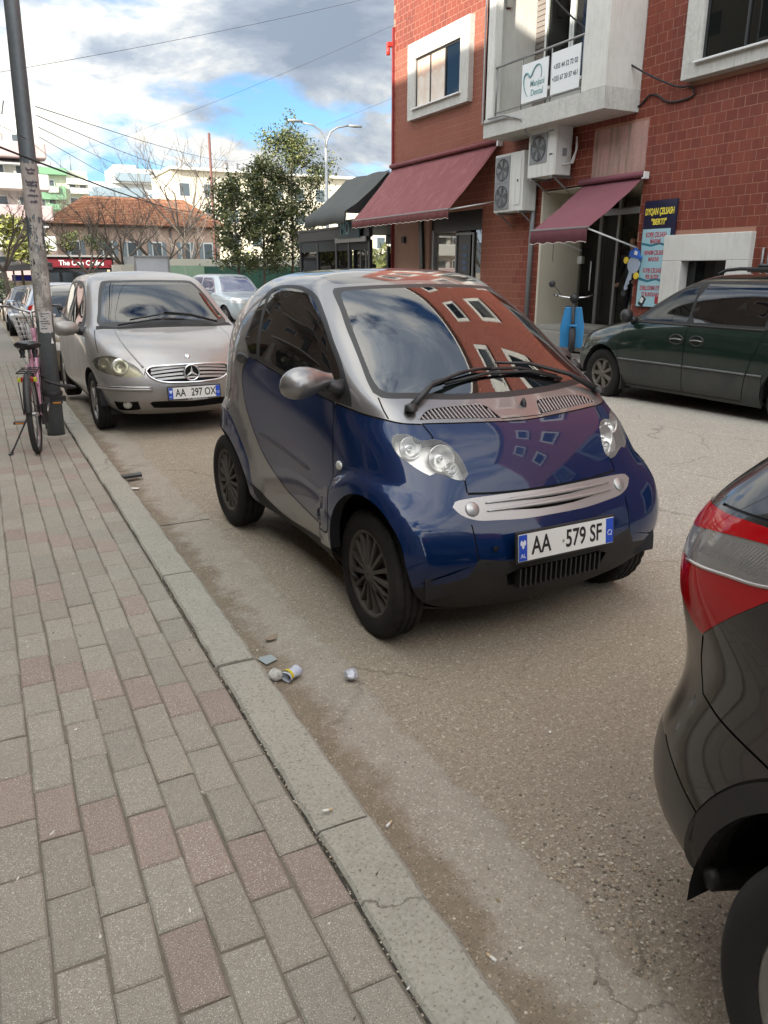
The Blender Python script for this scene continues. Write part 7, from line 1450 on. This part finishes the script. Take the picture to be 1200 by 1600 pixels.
# ---------------------------------------------------------------- café pavilion behind the building corner
def pavilion():
    zg = gz(23); t = thing('cafe_pavilion', 'glazed black framed cafe pavilion with sloping charcoal awning past the building corner', 'pavilion', (10.2, 23.5, zg))
    def P(mb, nm, mt, bev=0, par=t): o = mb.build(nm, mt, par, bev); loc_mesh(o, t); return o
    fr = mat('pavilion_black', (.016, .016, .017), .45); cloth = mat('charcoal_cloth', (.060, .066, .062), .85, noise=[(1.2, .4, (.085, .09, .085))], bump=(5, .01))
    for y in (20.95, 22.35, 23.30, 24.85, 26.4): P(MB().box((10.2, y, 1.25+zg), (.10, .12, 2.9)), 'post', fr, .006)
    for y in (22.35, 24.85, 26.4): P(MB().box((13.6, y, 1.25+zg), (.10, .12, 2.9)), 'post', fr, .006)
    P(MB().box((10.2, 23.7, 2.62), (.12, 5.6, .30)), 'fascia', fr); P(MB().box((10.2, 23.7, 2.30), (.05, 5.5, .34)), 'blind', mat('dark_blind', (.022, .025, .024), .8)); P(MB().box((13.6, 23.7, 2.62), (.12, 5.6, .30)), 'fascia', fr)
    P(MB().box((11.9, 23.7, 2.80), (3.6, 5.7, .06)), 'roof', fr); P(MB().box((10.2, 24.4, .78), (.035, 4.0, .03)), 'rail', fr)
    g = glassmat('pavilion_glass', (.80, .84, .80), .95, .0, 1.45)
    for a, b in ((22.42, 23.24), (23.37, 24.79), (24.92, 26.34)): P(MB().box((10.2, (a+b)/2, 1.1), (.012, b-a, 2.1)), 'glass_panel', g); P(MB().box((13.6, (a+b)/2, 1.1), (.012, b-a, 2.1)), 'glass_panel', g)
    for a, b, c_ in ((21.0, 21.28, 0), (21.34, 21.72, 1), (21.78, 22.28, 2)):
        d = P(MB().box((10.24+.03*c_, (a+b)/2, 1.0), (.02, b-a, 2.4)), 'sliding_door', g if c_ == 1 else glassmat('dark_door_glass', (.05, .05, .05), .6, 0, 1.7)); m = MB(); frame_rect(m, 10.22+.03*c_, 10.27+.03*c_, a, b, -.2, 2.2, .05, None); P(m, 'door_frame', alu_dark)
    P(MB().box((10.10, 22.1, 2.42), (.05, 2.2, .14)), 'pelmet', alu_grey)
    sg = P(MB().box((10.06, 22.10, 2.72), (.04, 1.5, .52)), 'sign_board', mat('sign_dark_teal', (.012, .045, .055), .5)); ll = text_wall('MO', .50, 22.35, 2.72, 10.035, mat('sign_pale_teal', (.18, .36, .40), .5), t, .85, .006); loc_mesh(ll, t)
    # sloping cloth
    V = []; F = []; y0, y1 = 20.95, 24.0
    for (x, z) in ((10.85, 4.28), (10.4, 3.85), (9.9, 3.42), (9.42, 3.12), (9.40, 2.82), (9.44, 2.82), (9.46, 3.10), (9.94, 3.38), (10.44, 3.81), (10.87, 4.24)):
        for k in range(9): y = y0+(y1-y0)*k/8; V.append((x, y, z-.02*math.sin(k*1.9)))
    for i in range(9):
        for k in range(8): a = i*9+k; F.append((a, a+1, a+10, a+9))
    P(MB().add(V, F, None, True), 'awning_cloth', cloth); P(MB().hexa([(9.45, y0, 3.08), (10.85, y0, 3.08), (10.85, y0+.02, 3.08), (9.45, y0+.02, 3.08), (9.5, y0, 3.12), (10.85, y0, 4.2), (10.85, y0+.02, 4.2), (9.5, y0+.02, 3.12)]), 'side_cloth', fr)
    for k in range(3): P(MB().tube([(11.4+.5*k, 23.4+.9*k, .3), (11.4+.5*k, 23.4+.9*k, 1.75)], .10, 8), 'folded_parasol', mat('folded_green', (.03, .06, .05), .8))
    for (x, y) in ((11.0, 24.4), (11.8, 25.4)): P(MB().box((x, y, .70), (.7, .7, .04)), 'table', fr); P(MB().tube([(x, y, -.2), (x, y, .7)], .03, 8), 'table_leg', fr)
pavilion()
# ---------------------------------------------------------------- trees
leafs = [mat('leaf_dark', (.030, .052, .018), .45, spec=.4), mat('leaf_mid', (.055, .080, .026), .45), mat('leaf_olive', (.105, .105, .035), .5), mat('leaf_light', (.155, .165, .045), .5), mat('leaf_deep', (.018, .034, .015), .5)]  # leaf greens from deep to light, picked at random per leaf
bark = mat('bark', (.085, .068, .052), .95, noise=(12, .6, (.15, .125, .10)), bump=(20, .01)); bark2 = mat('pale_bark', (.17, .14, .115), .95, noise=(8, .5, (.11, .09, .075)))
def leaf_tree(name, label, x, y, h, w, ztr, seed, dens=1.0, lean=0, ll=.13, group=None, pal=(1, 1, 1, 2, 2, 3, 3, 0), shape=1.0):
    rr = random.Random(seed); z0 = gz(y); t = thing(name, label, 'tree', (x, y, z0), 0, group); H = h-z0
    m = MB(); tips = []
    top = Vector((lean, 0, H*.93)); trunk = [Vector((0, 0, -.1)), Vector((lean*.1, .03, H*.2)), Vector((lean*.35, -.03, H*.45)), Vector((lean*.6, .02, H*.7)), top]
    m.tube(trunk, [.075, .062, .05, .034, .010], 8); tips.append(top)
    n = int(16*shape)
    for i in range(n):
        f = ztr/H+(.90-ztr/H)*(i+rr.random()*.6)/n; k = min(3, int(f*4)); 
        p = trunk[0].lerp(top, f); a = i*2.4+rr.uniform(-.4, .4); prof = math.sin(PI*min(1, (f-ztr/H)/(1-ztr/H)*.78+.20))**.8; L = w*.5*prof*rr.uniform(.75, 1.15)
        q = p+Vector((math.cos(a)*L*.5, math.sin(a)*L*.5, L*.30)); e = p+Vector((math.cos(a)*L, math.sin(a)*L, L*.62)); m.tube([p, q, e], [.024, .015, .006], 5); tips += [q, e, q.lerp(e, .5)]
        for s_ in range(3):
            b = q+Vector((rr.gauss(0, .25), rr.gauss(0, .25), rr.uniform(.05, .45)))*L*.8; m.tube([q, b], [.010, .004], 4); tips.append(b)
    m.build('trunk', bark, t)
    m = MB(); N_ = int(2300*dens)
    for i in range(N_):
        c_ = rr.choice(tips); d = Vector((rr.gauss(0, 1), rr.gauss(0, 1), rr.gauss(0, 1)))*.12*w/2; p = c_+d
        ax = Vector((rr.gauss(0, 1), rr.gauss(0, 1), rr.gauss(.35, .7))).normalized(); sd_ = ax.orthogonal().normalized(); sd_.rotate(Matrix.Rotation(rr.uniform(0, 6.28), 3, ax)); l = ll*rr.uniform(.7, 1.25); wd = l*.21; up = ax.cross(sd_)*l*.08
        m.add([p, p+ax*l*.45+sd_*wd+up, p+ax*l, p+ax*l*.45-sd_*wd+up, p+ax*l*.5], [(0, 1, 4), (1, 2, 4), (2, 3, 4), (3, 0, 4)], leafs[rr.choice(pal)])
    o = m.build('crown', None, t, fix=False); return t
G_ = 'street magnolias in a row beside the pavilion'
leaf_tree('magnolia_tree', 'smallest leafy magnolia, leftmost of the green row above the white suv', 10.10, 33.6, 5.7, 2.6, 1.9, 11, 2.3, -.1, .16, G_)
leaf_tree('magnolia_tree', 'middle leafy magnolia between the smaller one and the tallest one', 11.42, 34.2, 6.7, 2.9, 1.9, 12, 2.8, .1, .16, G_)
leaf_tree('magnolia_tree', 'tallest leafy magnolia next to the charcoal awning', 12.85, 34.4, 8.25, 3.5, 2.0, 13, 4.6, .1, .16, G_, shape=1.3)
def bare_tree(label, x, y, h, sp, seed, mt=None, n0=5, z0=None, r0=.11):
    rr = random.Random(seed); z0 = gz(y) if z0 is None else z0; t = thing('bare_tree', label, 'tree', (x, y, z0), 0, 'leafless winter trees across the square'); H = h-z0; m = MB(); tr_ = MB()
    fork = Vector((rr.uniform(-.2, .2), 0, H*.38)); tr_.tube([(0, 0, -.2), fork*.5, fork], [r0, r0*.8, r0*.68], 7)
    def grow(p, d, L, r, lv):
        pts = [p]; q = p
        for k in range(3): d = (d+Vector((rr.gauss(0, .13), rr.gauss(0, .13), rr.uniform(.0, .10)))).normalized(); q = q+d*L/3; pts.append(q)
        m.tube(pts, [r, r*.8, r*.65, r*.5], 5 if lv > 2 else 3, cap=False)
        if lv <= 0: return
        for k in range(rr.choice((2, 3, 3)) + (1 if lv == 1 else 0)):
            f = rr.uniform(.45, 1); b = pts[1].lerp(pts[3], (f-.33)/.67); nd = (d+Vector((rr.gauss(0, .62), rr.gauss(0, .62), rr.uniform(-.15, .4)))).normalized(); grow(b, nd, L*rr.uniform(.58, .78), r*.52, lv-1)
    for k in range(n0):
        a = 2*PI*k/n0+rr.uniform(-.4, .4); grow(fork, Vector((math.cos(a)*sp, math.sin(a)*sp, rr.uniform(.7, 1.2))).normalized(), H*.30, r0*.5, 4)
    tr_.build('trunk', mt or bark, t); m.build('crown', mt or bark, t, fix=False); return t
bare_tree('bare dark tree at the far left before the pink apartment block', 1.05, 31, 4.6, .75, 1)
bare_tree('bare tree in front of the cafe sign', 4.1, 36, 4.3, .8, 2)
bare_tree('bare tree with twisted limbs before the orange roofed house', 6.1, 38, 5.3, .9, 3, r0=.13)
bare_tree('bare tree before the house wall right of the trailer', 8.2, 40, 5.1, .9, 4)
bare_tree('tall pale bare tree rising over the orange roof', 12.1, 52, 10.2, .8, 5, bark2, 6, r0=.16)
bare_tree('low pale bare tree next to the magnolias', 10.4, 44, 5.6, .9, 6, bark2)
bare_tree('twiggy bare tree by the green balcony block', 8.7, 76, 9.2, .7, 7, bark2, 6, r0=.14)
def round_bush(label, x, y, z, r, seed, pal, n=900, name='shrub', cat='shrub', sq=.8):
    rr = random.Random(seed); t = thing(name, label, cat, (x, y, gz(y))); m = MB(); cl_ = [Vector((rr.gauss(0, .5), rr.gauss(0, .5), rr.uniform(-.5, .6)))*r for _ in range(14)]
    for _ in range(n):
        c_ = rr.choice(cl_); d = Vector((rr.gauss(0, 1), rr.gauss(0, 1), rr.gauss(0, 1))).normalized()*r*.38*rr.uniform(.5, 1); p = c_+d; p.z = p.z*sq+z-gz(y); ax = Vector((rr.gauss(0, 1), rr.gauss(0, 1), rr.gauss(.2, .8))).normalized(); s_ = ax.orthogonal().normalized(); l = r*.10
        m.add([p, p+ax*l+s_*l*.4, p+ax*l*2, p+ax*l-s_*l*.4], [(0, 1, 2, 3)], leafs[rr.choice(pal)])
    m.build('crown', None, t, fix=False); MB().tube([(0, 0, -.2), (0, 0, max(.4, z-gz(y)))], [.06+.02*r, .03], 7).build('trunk', bark, t)
leafs.append(mat('leaf_yellow', (.26, .27, .06), .6))
round_bush('yellow green leafy tree behind the bare tree at far left', 2.0, 42, 2.9, 1.6, 31, (3, 5, 5, 2), 1500, 'leafy_tree', 'tree')
round_bush('green shrub on the terrace above the cafe sign', 4.6, 47.2, 3.0, .85, 32, (1, 2, 3), 700); round_bush('wider green shrub on the terrace right of the other', 6.2, 47.3, 2.85, .8, 33, (1, 2, 4), 600)
round_bush('dark shrub under the left cafe awning', .85, 37, .7, .8, 34, (0, 1, 3), 600)
round_bush('sunlit yellow hedge seen through the pavilion glass', 18.5, 38, .9, 2.6, 35, (3, 5, 5, 2), 1700); round_bush('sunlit bushes left of the pavilion behind the trunks', 15.2, 41.5, 1.0, 2.0, 36, (3, 5, 2, 1), 1300)
# ---------------------------------------------------------------- far buildings
def far_block(name, label, x0, x1, y, z1, wall, zb=-.8, depth=10, floors=4, cols=4, win=None, balc=None, cat='building', floor0=1.0, ww=1.1, wh=1.3, side=True, roofcap=None):
    t = thing(name, label, cat, ((x0+x1)/2, y, zb)); M_ = Matrix.Translation((-(x0+x1)/2, -y, -zb))
    def P(mb, nm, mt, par=t, bev=0): o = mb.build(nm, mt, par, bev); o.data.transform(M_); return o
    w = P(MB().box(((x0+x1)/2, y+depth/2, (z1+zb)/2), (x1-x0, depth, z1-zb)), 'wall', wall)
    wm = win or mat('far_window', (.07, .09, .10), .25); fm = alu_white
    fh = (z1-floor0-.6)/floors
    for f in range(floors):
        for c_ in range(cols):
            cx = x0+(x1-x0)*(c_+.5)/cols; cz = floor0+fh*(f+.5)
            if balc and (c_ % balc[1] == balc[2]): continue
            q = P(MB().box((cx, y-.02, cz), (ww+.16, .10, wh+.16)), 'window', fm); o = MB().box((cx, y-.06, cz), (ww, .06, wh)).build('pane', wm, q); o.data.transform(M_)
            if side and f < floors and c_ < 3:
                pass
    return t, P, fh, floor0
pinkw = mat('pink_render', (.50, .37, .36), .85, noise=(.5, .4, (.56, .45, .44))); whitew = mat('white_render', (.62, .61, .57), .85, noise=(.4, .4, (.52, .51, .48)))
t, P, fh, f0 = far_block('apartment_building', 'pink and white apartment block with banded balconies at the far left', -9, 3.75, 48, 9.15, whitew, floors=5, cols=9, floor0=1.0, ww=.8, wh=.9)
for f in range(5):
    z = f0+fh*f
    for (a, b) in ((-8.6, -5.2), (-3.9, -.2), (1.35, 4.1)):
        P(MB().box(((a+b)/2, 47.3, z+.35), (b-a, 1.4, .75)), 'balcony', pinkw if f % 2 == 0 else whitew, bev=.08)
        if f in (1, 3): P(MB().hexa([(a+.2, 46.7, z+1.15), (b-.3, 46.7, z+1.15), (b-.3, 47.9, z+fh-.05), (a+.2, 47.9, z+fh-.05), (a+.2, 46.7, z+1.2), (b-.3, 46.7, z+1.2), (b-.3, 47.9, z+fh), (a+.2, 47.9, z+fh)]), 'awning', mat('pale_awning', (.50, .52, .52), .8))
    P(MB().box((3.2, 46.9, z+1.25), (.5, .3, .5)), 'outdoor_unit', ac_w)
P(MB().box((-2, 53, 9.5), (8, 6, .9)), 'roof_room', pinkw); P(MB().tube([(1.7, 49, 9.1), (1.7, 49, 11.2)], .14, 6), 'chimney', pinkw)
for k in range(5): P(MB().tube([(.3+.5*k, 48.5, 9.1), (.3+.5*k+.2, 48.5, 9.9+.2*(k % 2))], .03, 4), 'aerial', alu_dark)
greenp = mat('green_panel', (.16, .31, .18), .6); gw = mat('pale_lime_render', (.50, .55, .38), .85, noise=(.3, .5, (.62, .62, .52)))
t, P, fh, f0 = far_block('apartment_building', 'pale green apartment block with stacked balconies behind the lamp post', 4.2, 10.9, 85, 10.6, gw, floors=6, cols=7, ww=.55, wh=.8, balc=(1, 3, 1))
for f in range(6):
    z = f0+fh*f
    for (a, b) in ((4.3, 6.0), (6.9, 8.1), (9.2, 10.8)): P(MB().box(((a+b)/2, 84.5, z+.25), (b-a, 1.1, .5)), 'balcony', whitew if f != 4 else greenp)
P(MB().box((7.6, 84.6, 8.5), (2.3, .9, 1.2)), 'green_bay', greenp); P(MB().box((7.4, 84.6, 10.4), (3.2, 1.0, .6)), 'green_top', greenp); P(MB().box((9.9, 84.7, 9.6), (1.9, 1.0, .5)), 'roof_terrace', whitew)
for k in range(6): P(MB().tube([(5+.9*k, 85, 10.6), (5+.9*k, 85, 11.3+.3*(k % 3))], .05, 4), 'aerial', alu_grey)
gb = mat('glass_block_blue', (.24, .30, .33), .15, .2); 
t, P, fh, f0 = far_block('office_building', 'distant white modern building with blue glass bands above the orange roof', 15.6, 28.5, 125, 13.6, whitew, floors=4, cols=6, ww=1.5, wh=1.6, win=gb)
P(MB().box((24, 127, 14.5), (9.5, 6, 2.0)), 'roof_storey', whitew); P(MB().box((24, 123.8, 14.3), (8.5, .3, 1.1)), 'glass_band', gb); P(MB().box((20, 124.7, 12.3), (7, .3, 1.2)), 'glass_band', gb); P(MB().box((21.5, 127, 15.7), (3, 3, .8)), 'roof_vent', whitew)
crw = mat('cream_render', (.62, .57, .44), .85, noise=(.4, .4, (.52, .46, .36)))
t, P, fh, f0 = far_block('block_of_flats', 'cream flat roofed building behind the red pole and magnolias', 19.0, 44, 85, 11.2, crw, floors=4, cols=10, ww=1.0, wh=1.2)
P(MB().box((31.5, 89, 11.35), (25.6, 9.6, .25)), 'roof_edge', whitew)
for k in range(5): P(MB().tube([(25+1.1*k, 86, 11.4), (25+1.1*k, 86, 12.3)], .28, 8), 'water_tank', alu_grey)
P(MB().tube([(30, 86, 11.3), (30, 86, 13.2)], .04, 5), 'aerial', alu_dark)
# orange roofed house
ht = thing('house', 'long pink house with hipped orange tile roof across the square', 'house', (10, 58, -.8)); HM = Matrix.Translation((-10, -58, .8))
def HP(mb, nm, mt, par=ht, bev=0): o = mb.build(nm, mt, par, bev); o.data.transform(HM); return o
pinkh = mat('rose_render', (.46, .33, .26), .9, noise=[(.5, .5, (.38, .27, .22)), (3, .3, (.52, .40, .33))])
HP(MB().box((10.6, 62, 1.9), (11.0, 8, 5.2)), 'wall', pinkh); HP(MB().box((10.6, 62, 4.40), (11.5, 8.6, .22)), 'eaves', mat('eave_wood', (.12, .08, .06), .8))
rt = [mat('roof_tile_orange', (.30, .125, .06), .85), mat('roof_tile_red', (.22, .088, .05), .85), mat('roof_tile_pale', (.36, .18, .10), .85)]
m = MB(); rr = random.Random(5); ex0, ex1, ey, ez, rx0, rx1, ry_, rz0 = 4.3, 16.7, 57.4, 4.45, 7.6, 14.6, 62, 6.55
rows_ = 17
for i in range(rows_):
    u0, u1 = i/rows_, (i+1)/rows_
    for k in range(62):
        a0, a1 = k/62, (k+1)/62; 
        f = lambda a, u: (ex0+(rx0-ex0)*u+(ex1-ex0+((rx1-rx0)-(ex1-ex0))*u)*a, ey+(ry_-ey)*u, ez+(rz0-ez)*u)
        p = [f(a0, u0), f(a1-.002, u0), f(a1-.002, u1), f(a0, u1)]; b = .035+rr.uniform(0, .02); m.add([(q[0], q[1], q[2]+(b if j < 2 else .0)) for j, q in enumerate(p)]+[(p[0][0], p[0][1], p[0][2]), (p[1][0], p[1][1], p[1][2])], [(0, 1, 2, 3), (4, 5, 1, 0)], rr.choice((rt[0], rt[0], rt[1], rt[2])))
HP(m, 'roof_tiles', None)['kind'] = 'stuff'
m = MB(); m.add([(ex0, ey, ez-.02), (ex1, ey, ez-.02), (rx1, ry_, rz0-.02), (rx0, ry_, rz0-.02), (ex0, 66.6, ez-.02), (ex1, 66.6, ez-.02)], [(0, 1, 2, 3), (1, 5, 2), (5, 4, 3, 2), (4, 0, 3)]); HP(m, 'roof', rt[1])
for x in (6.2, 8.3, 9.9, 11.6, 13.6, 15.2):
    q = HP(MB().box((x, 57.95, 2.75), (.75, .14, 1.35)), 'window', alu_white); o = MB().box((x, 57.87, 2.75), (.55, .06, 1.15)).build('pane', mat('far_window', (.07, .09, .10), .25), q); o.data.transform(HM)
    for s_ in (-1, 1): HP(MB().box((x+s_*.50, 57.86, 2.75), (.26, .06, 1.30)), 'shutter', mat('blue_grey_shutter', (.16, .20, .22), .7))
HP(MB().box((10.75, 57.7, 2.35), (.5, .4, .42)), 'outdoor_unit', ac_w)
for x in (7.2, 12.6): HP(MB().tube([(x, 57.9, -.6), (x, 57.9, 4.3)], .06, 6), 'downpipe', alu_grey)
# cafe with red sign
ct = thing('cafe', 'black fronted cafe with white lettering on a long red sign', 'cafe', (4.5, 46, -.7)); CM_ = Matrix.Translation((-4.5, -46, .7))
def CP(mb, nm, mt, par=ct, bev=0): o = mb.build(nm, mt, par, bev); o.data.transform(CM_); return o
bkw = mat('cafe_black', (.015, .015, .018), .6)
CP(MB().box((5.0, 48.5, .75), (3.6, 5, 2.9)), 'wall', bkw); CP(MB().box((5.05, 45.95, 1.88), (3.3, .12, .46)), 'sign_board', mat('sign_bright_red', (.17, .010, .018), .5)); CP(MB().box((5.0, 48.4, 2.24), (4.0, 5.4, .10)), 'roof_slab', mat('slab_grey', (.25, .24, .23), .8))
ll = text('The One Coffee', .36, mat('sign_letter_white', (.75, .75, .75), .5), ct, frame((5.15, 45.87, 1.88), (1, 0, 0), (0, 0, 1)), 'lettering', .95, .01, bold=.006); ll.data.transform(CM_)
for k, x in enumerate((3.7, 4.4, 5.1, 5.8, 6.5)): q = CP(MB().box((x, 45.95, .55), (.55, .08, 1.7)), 'window', mat('cafe_glass', (.03, .04, .05), .1))
CP(MB().box((5.9, 45.7, .25), (1.1, .5, .9)), 'planter_wall', mat('planter_brown', (.20, .15, .12), .9)); CP(MB().box((6.45, 45.6, .9), (.12, .12, 1.3)), 'menu_board', mat('menu_cream', (.60, .50, .30), .6))  # planter wall and upright menu board in plain cream
at_ = thing('cafe_awning', 'flat black terrace awning left of the red cafe sign', 'awning', (1.6, 43, -.6)); AM_ = Matrix.Translation((-1.6, -43, .6))
def AP(mb, nm, mt): o = mb.build(nm, mt, at_); o.data.transform(AM_); return o
AP(MB().hexa([(-1.5, 41, 1.35), (3.3, 41, 1.55), (3.3, 45.5, 1.75), (-1.5, 45.5, 1.6), (-1.5, 41, 1.5), (3.3, 41, 1.85), (3.3, 45.5, 2.0), (-1.5, 45.5, 1.75)]), 'canopy', bkw)
for x in (.15, 1.6, 3.2): AP(MB().box((x, 41.2, .45), (.08, .08, 2.1)), 'post', bkw)
AP(MB().box((.75, 43, .85), (1.0, .04, 1.1)), 'pale_screen', mat('screen_grey', (.42, .44, .44), .7)); AP(MB().box((2.1, 44, 1.15), (1.0, .04, .28)), 'blue_panel', mat('deep_blue_panel', (.03, .03, .40), .6)); AP(MB().box((2.5, 43.5, .6), (1.2, .04, .7)), 'screen', mat('screen_beige', (.50, .46, .36), .8))
# box trailer
tt = thing('box_trailer', 'silver box trailer parked behind the silver compact car', 'trailer', (6.3, 35, gz(35))); TM_ = Matrix.Translation((-6.3, -35, -gz(35)))
def TPp(mb, nm, mt): o = mb.build(nm, mt, tt, .01); o.data.transform(TM_); return o
gal = mat('galvanised_sheet', (.50, .52, .53), .35, .5, noise=(1.5, .5, (.36, .38, .40)))
TPp(MB().box((6.72, 36.6, 1.12), (1.35, 3.4, 1.95)), 'box_body', gal); TPp(MB().box((5.72, 36.2, 1.05), (.55, 2.6, 1.4)), 'side_rack', mat('rack_beige', (.42, .40, .34), .6, .2))
for z in (.2, 2.08): TPp(MB().box((6.72, 34.87, z), (1.42, .07, .08)), 'frame_rail', alu_grey)
for x in (6.02, 7.42): TPp(MB().box((x, 34.87, 1.14), (.07, .07, 1.95)), 'frame_post', alu_grey)
for x in (6.05, 7.4): TPp(MB().lathe([(.3, -.1), (.3, .1), (.02, .1)], (x, 36.5, -.18), 'X', 16), 'wheel', tyre_m)
TPp(MB().box((5.75, 34.85, 1.05), (.5, .03, .35)), 'rack_bar', alu_white)
# hoarding
hg = thing('green_hoarding', 'long dark green netted site hoarding with pale coping behind the magnolias', 'fence', (13, 40, gz(40))); GM_ = Matrix.Translation((-13, -40, -gz(40)))
def GP(mb, nm, mt): o = mb.build(nm, mt, hg); o.data.transform(GM_); return o
gm_ = mat('green_net', (.025, .085, .06), .8, noise=(3, .4, (.04, .11, .08))); lg = mat('pale_green_sheet', (.22, .33, .22), .6, noise=(3, .5, (.32, .42, .30)))
for k in range(12): GP(MB().box((10.55+1.02*k, 40+.02*(k % 2), .55), (1.0, .04, 2.35)), 'panel', gm_); GP(MB().box((10.05+1.02*k, 40.05, .6), (.06, .06, 2.5)), 'post', alu_grey)
for k in range(2): GP(MB().box((8.75+.95*k, 39.7, .55), (.92, .04, 2.4)), 'pale_panel', lg)
GP(MB().box((15.5, 41, 1.0), (14.2, .5, 2.15)), 'coping_wall', mat('pale_wall', (.58, .55, .46), .85))
# thin red pole, double arm street light
o = MB().tube([(12.2, 45, -.6), (12.25, 45, 8.6)], [.09, .07], 8).build('red_pole', mat('rust_red_pole', (.13, .055, .045), .7)); tag(o, 'thin rust red pole standing above the orange roof', 'pole')
sl = thing('street_light', 'tall pale street light with two curved arms behind the magnolias', 'street light', (12.85, 30.3, gz(30)))
def SP(mb, nm, mt, bev=0): o = mb.build(nm, mt, sl, bev); loc_mesh(o, sl); return o
gp = mat('pale_galvanised', (.34, .355, .36), .4, .4); SP(MB().tube([(12.85, 30.3, -.5), (12.85, 30.3, 6.1)], [.09, .06], 10), 'pole', gp)
for s_, L in ((1, 1.0), (-1, 1.0)):
    SP(MB().tube([(12.85, 30.3, 6.0), (12.85+s_*.04, 30.3, 6.35), (12.85+s_*.20, 30.3, 6.68), (12.85+s_*.5, 30.3, 6.86), (12.85+s_*L, 30.3, 6.95+.02*s_)], .035, 8), 'arm', gp)
    m = MB(); m.lathe([(.001, -.30), (.07, -.26), (.10, 0), (.07, .28), (.001, .30)], (12.85+s_*(L+.25), 30.3, 6.96), 'X', 12); m.v = [(v[0], v[1], 6.96+(v[2]-6.96)*.6) for v in m.v]; SP(m, 'lamp_head', gp)
# overhead wires
wm_ = mat('wire_dark', (.03, .03, .035), .7)
def wire(pts, r, label):
    P = [Vector(p) for p in pts]; Q = []
    for i in range(len(P)-1):
        for k in range(10):
            u = k/10; q = P[i].lerp(P[i+1], u); q.z -= 4*u*(1-u)*(P[i+1]-P[i]).length*.008; Q.append(q)
    Q.append(P[-1]); tag(MB().tube(Q, r, 4, cap=False).build('overhead_wire', wm_), label, 'wire', 'overhead wires from the lamp post')
for (a, b, r, lb) in (((.66, 7.98, 2.90), (19.8, 60, 9.75), .004, 'topmost thin wire from the lamp post towards the magnolias'), ((.66, 7.98, 2.83), (16.3, 60, 8.75), .004, 'second thin wire below the topmost, ending left of the red pole'),
                      ((.66, 7.98, 2.74), (13.1, 60, 8.5), .0035, 'third thin wire sagging over the green block'), ((.66, 7.98, 2.66), (12.1, 60, 7.65), .0035, 'fourth thin wire sloping down to the orange roof')): wire([a, b], r, lb)
wire([(-2.2, 3.0, 2.9), (.62, 7.85, 2.44), (12.3, 45, 4.85)], .009, 'thick sagging black cable passing the lamp post to the house roof')
wire([(-4.3, -2, 3.6), (.56, 7.9, 2.62), (9.5, 60, 7.0)], .003, 'thin wire crossing behind the lamp post from the left edge')
wire([(.2, 10.5, 3.55), (10.6, 17, 7.9)], .0025, 'faint wire rising from the post to the top of the sky'); wire([(4.6, 45, 7.0), (9.9, 18, 7.2)], .004, 'faint steep wire rising across the clouds'); wire([(12.85, 30.3, 6.9), (22, 30, 10.9)], .004, 'faint wire rising right from the street light'); wire([(13.2, 30, 5.5), (17, 34, 5.2)], .004, 'short wire between the magnolia top and the charcoal awning')
# ---------------------------------------------------------------- terrain and the block across the pavement (outside the left edge)
hl_ = MB(); V = []; F = []; n = 60
for i in range(n+1):
    a = -.9+2.4*i/n; r = 1900; hgt = 60+150*math.exp(-((a-.085)/.045)**2)+90*math.exp(-((a-.9)/.3)**2)+25*math.sin(a*9)+12*math.sin(a*23)
    V += [(r*math.sin(a), r*math.cos(a), -30), (r*1.15*math.sin(a), r*1.15*math.cos(a), hgt), (r*1.5*math.sin(a), r*1.5*math.cos(a), -30)]
for i in range(n): F += [(3*i, 3*i+3, 3*i+4, 3*i+1), (3*i+1, 3*i+4, 3*i+5, 3*i+2)]
tag(hl_.add(V, F, None, True).build('hills', mat('far_hill', (.05, .075, .10), .95, noise=(.004, .5, (.07, .09, .09)))), kind='structure')
BX = -6.4
beigeb = mat('beige_block_render', (.28, .235, .18), .88, noise=[(.5, .5, (.23, .19, .145)), (6, .3, (.33, .28, .22))])
lb = thing('apartment_building', 'beige balconied apartment block that shades the pavement, outside the left edge', 'building', (BX, -8, 0)); LM_ = Matrix.Translation((-BX, 8, 0))
def LP(mb, nm, mt, bev=0, par=lb): o = mb.build(nm, mt, par, bev); o.data.transform(LM_); return o
LP(MB().box((BX-6, -1.25, 6.1), (12, 62.5, 12.6)), 'wall', beigeb); LP(MB().box((BX-6, -1.25, 12.5), (12.4, 63.1, .3)), 'roof_edge', plaster_w)
for f in range(3):
    z = 3.4+f*2.9
    for k in range(12):
        y = 27.5-5*k
        q = LP(MB().box((BX-.02, y, z+1.45), (.12, 1.5, 1.5)), 'window', alu_white); o = MB().box((BX+.05, y, z+1.45), (.04, 1.3, 1.3)).build('pane', win_glass, q); o.data.transform(LM_)
        if k % 2 == 0: LP(MB().box((BX+.65, y-1.9, z-.05), (1.3, 3.6, .18)), 'balcony_slab', plaster_w); LP(MB().box((BX+1.26, y-1.9, z+.5), (.08, 3.6, .95)), 'balcony_front', beigeb); LP(MB().box((BX-.0, y-1.9, z+1.15), (.08, 1.0, 2.1)), 'balcony_door', alu_dark)
for k in range(11): LP(MB().box((BX+.02, 26.5-5*k, 1.35), (.10, 3.4, 2.5)), 'shop_window', win_glass); LP(MB().box((BX+.05, 28.9-5*k, 1.5), (.16, .5, 3.0)), 'pier', plaster_g)
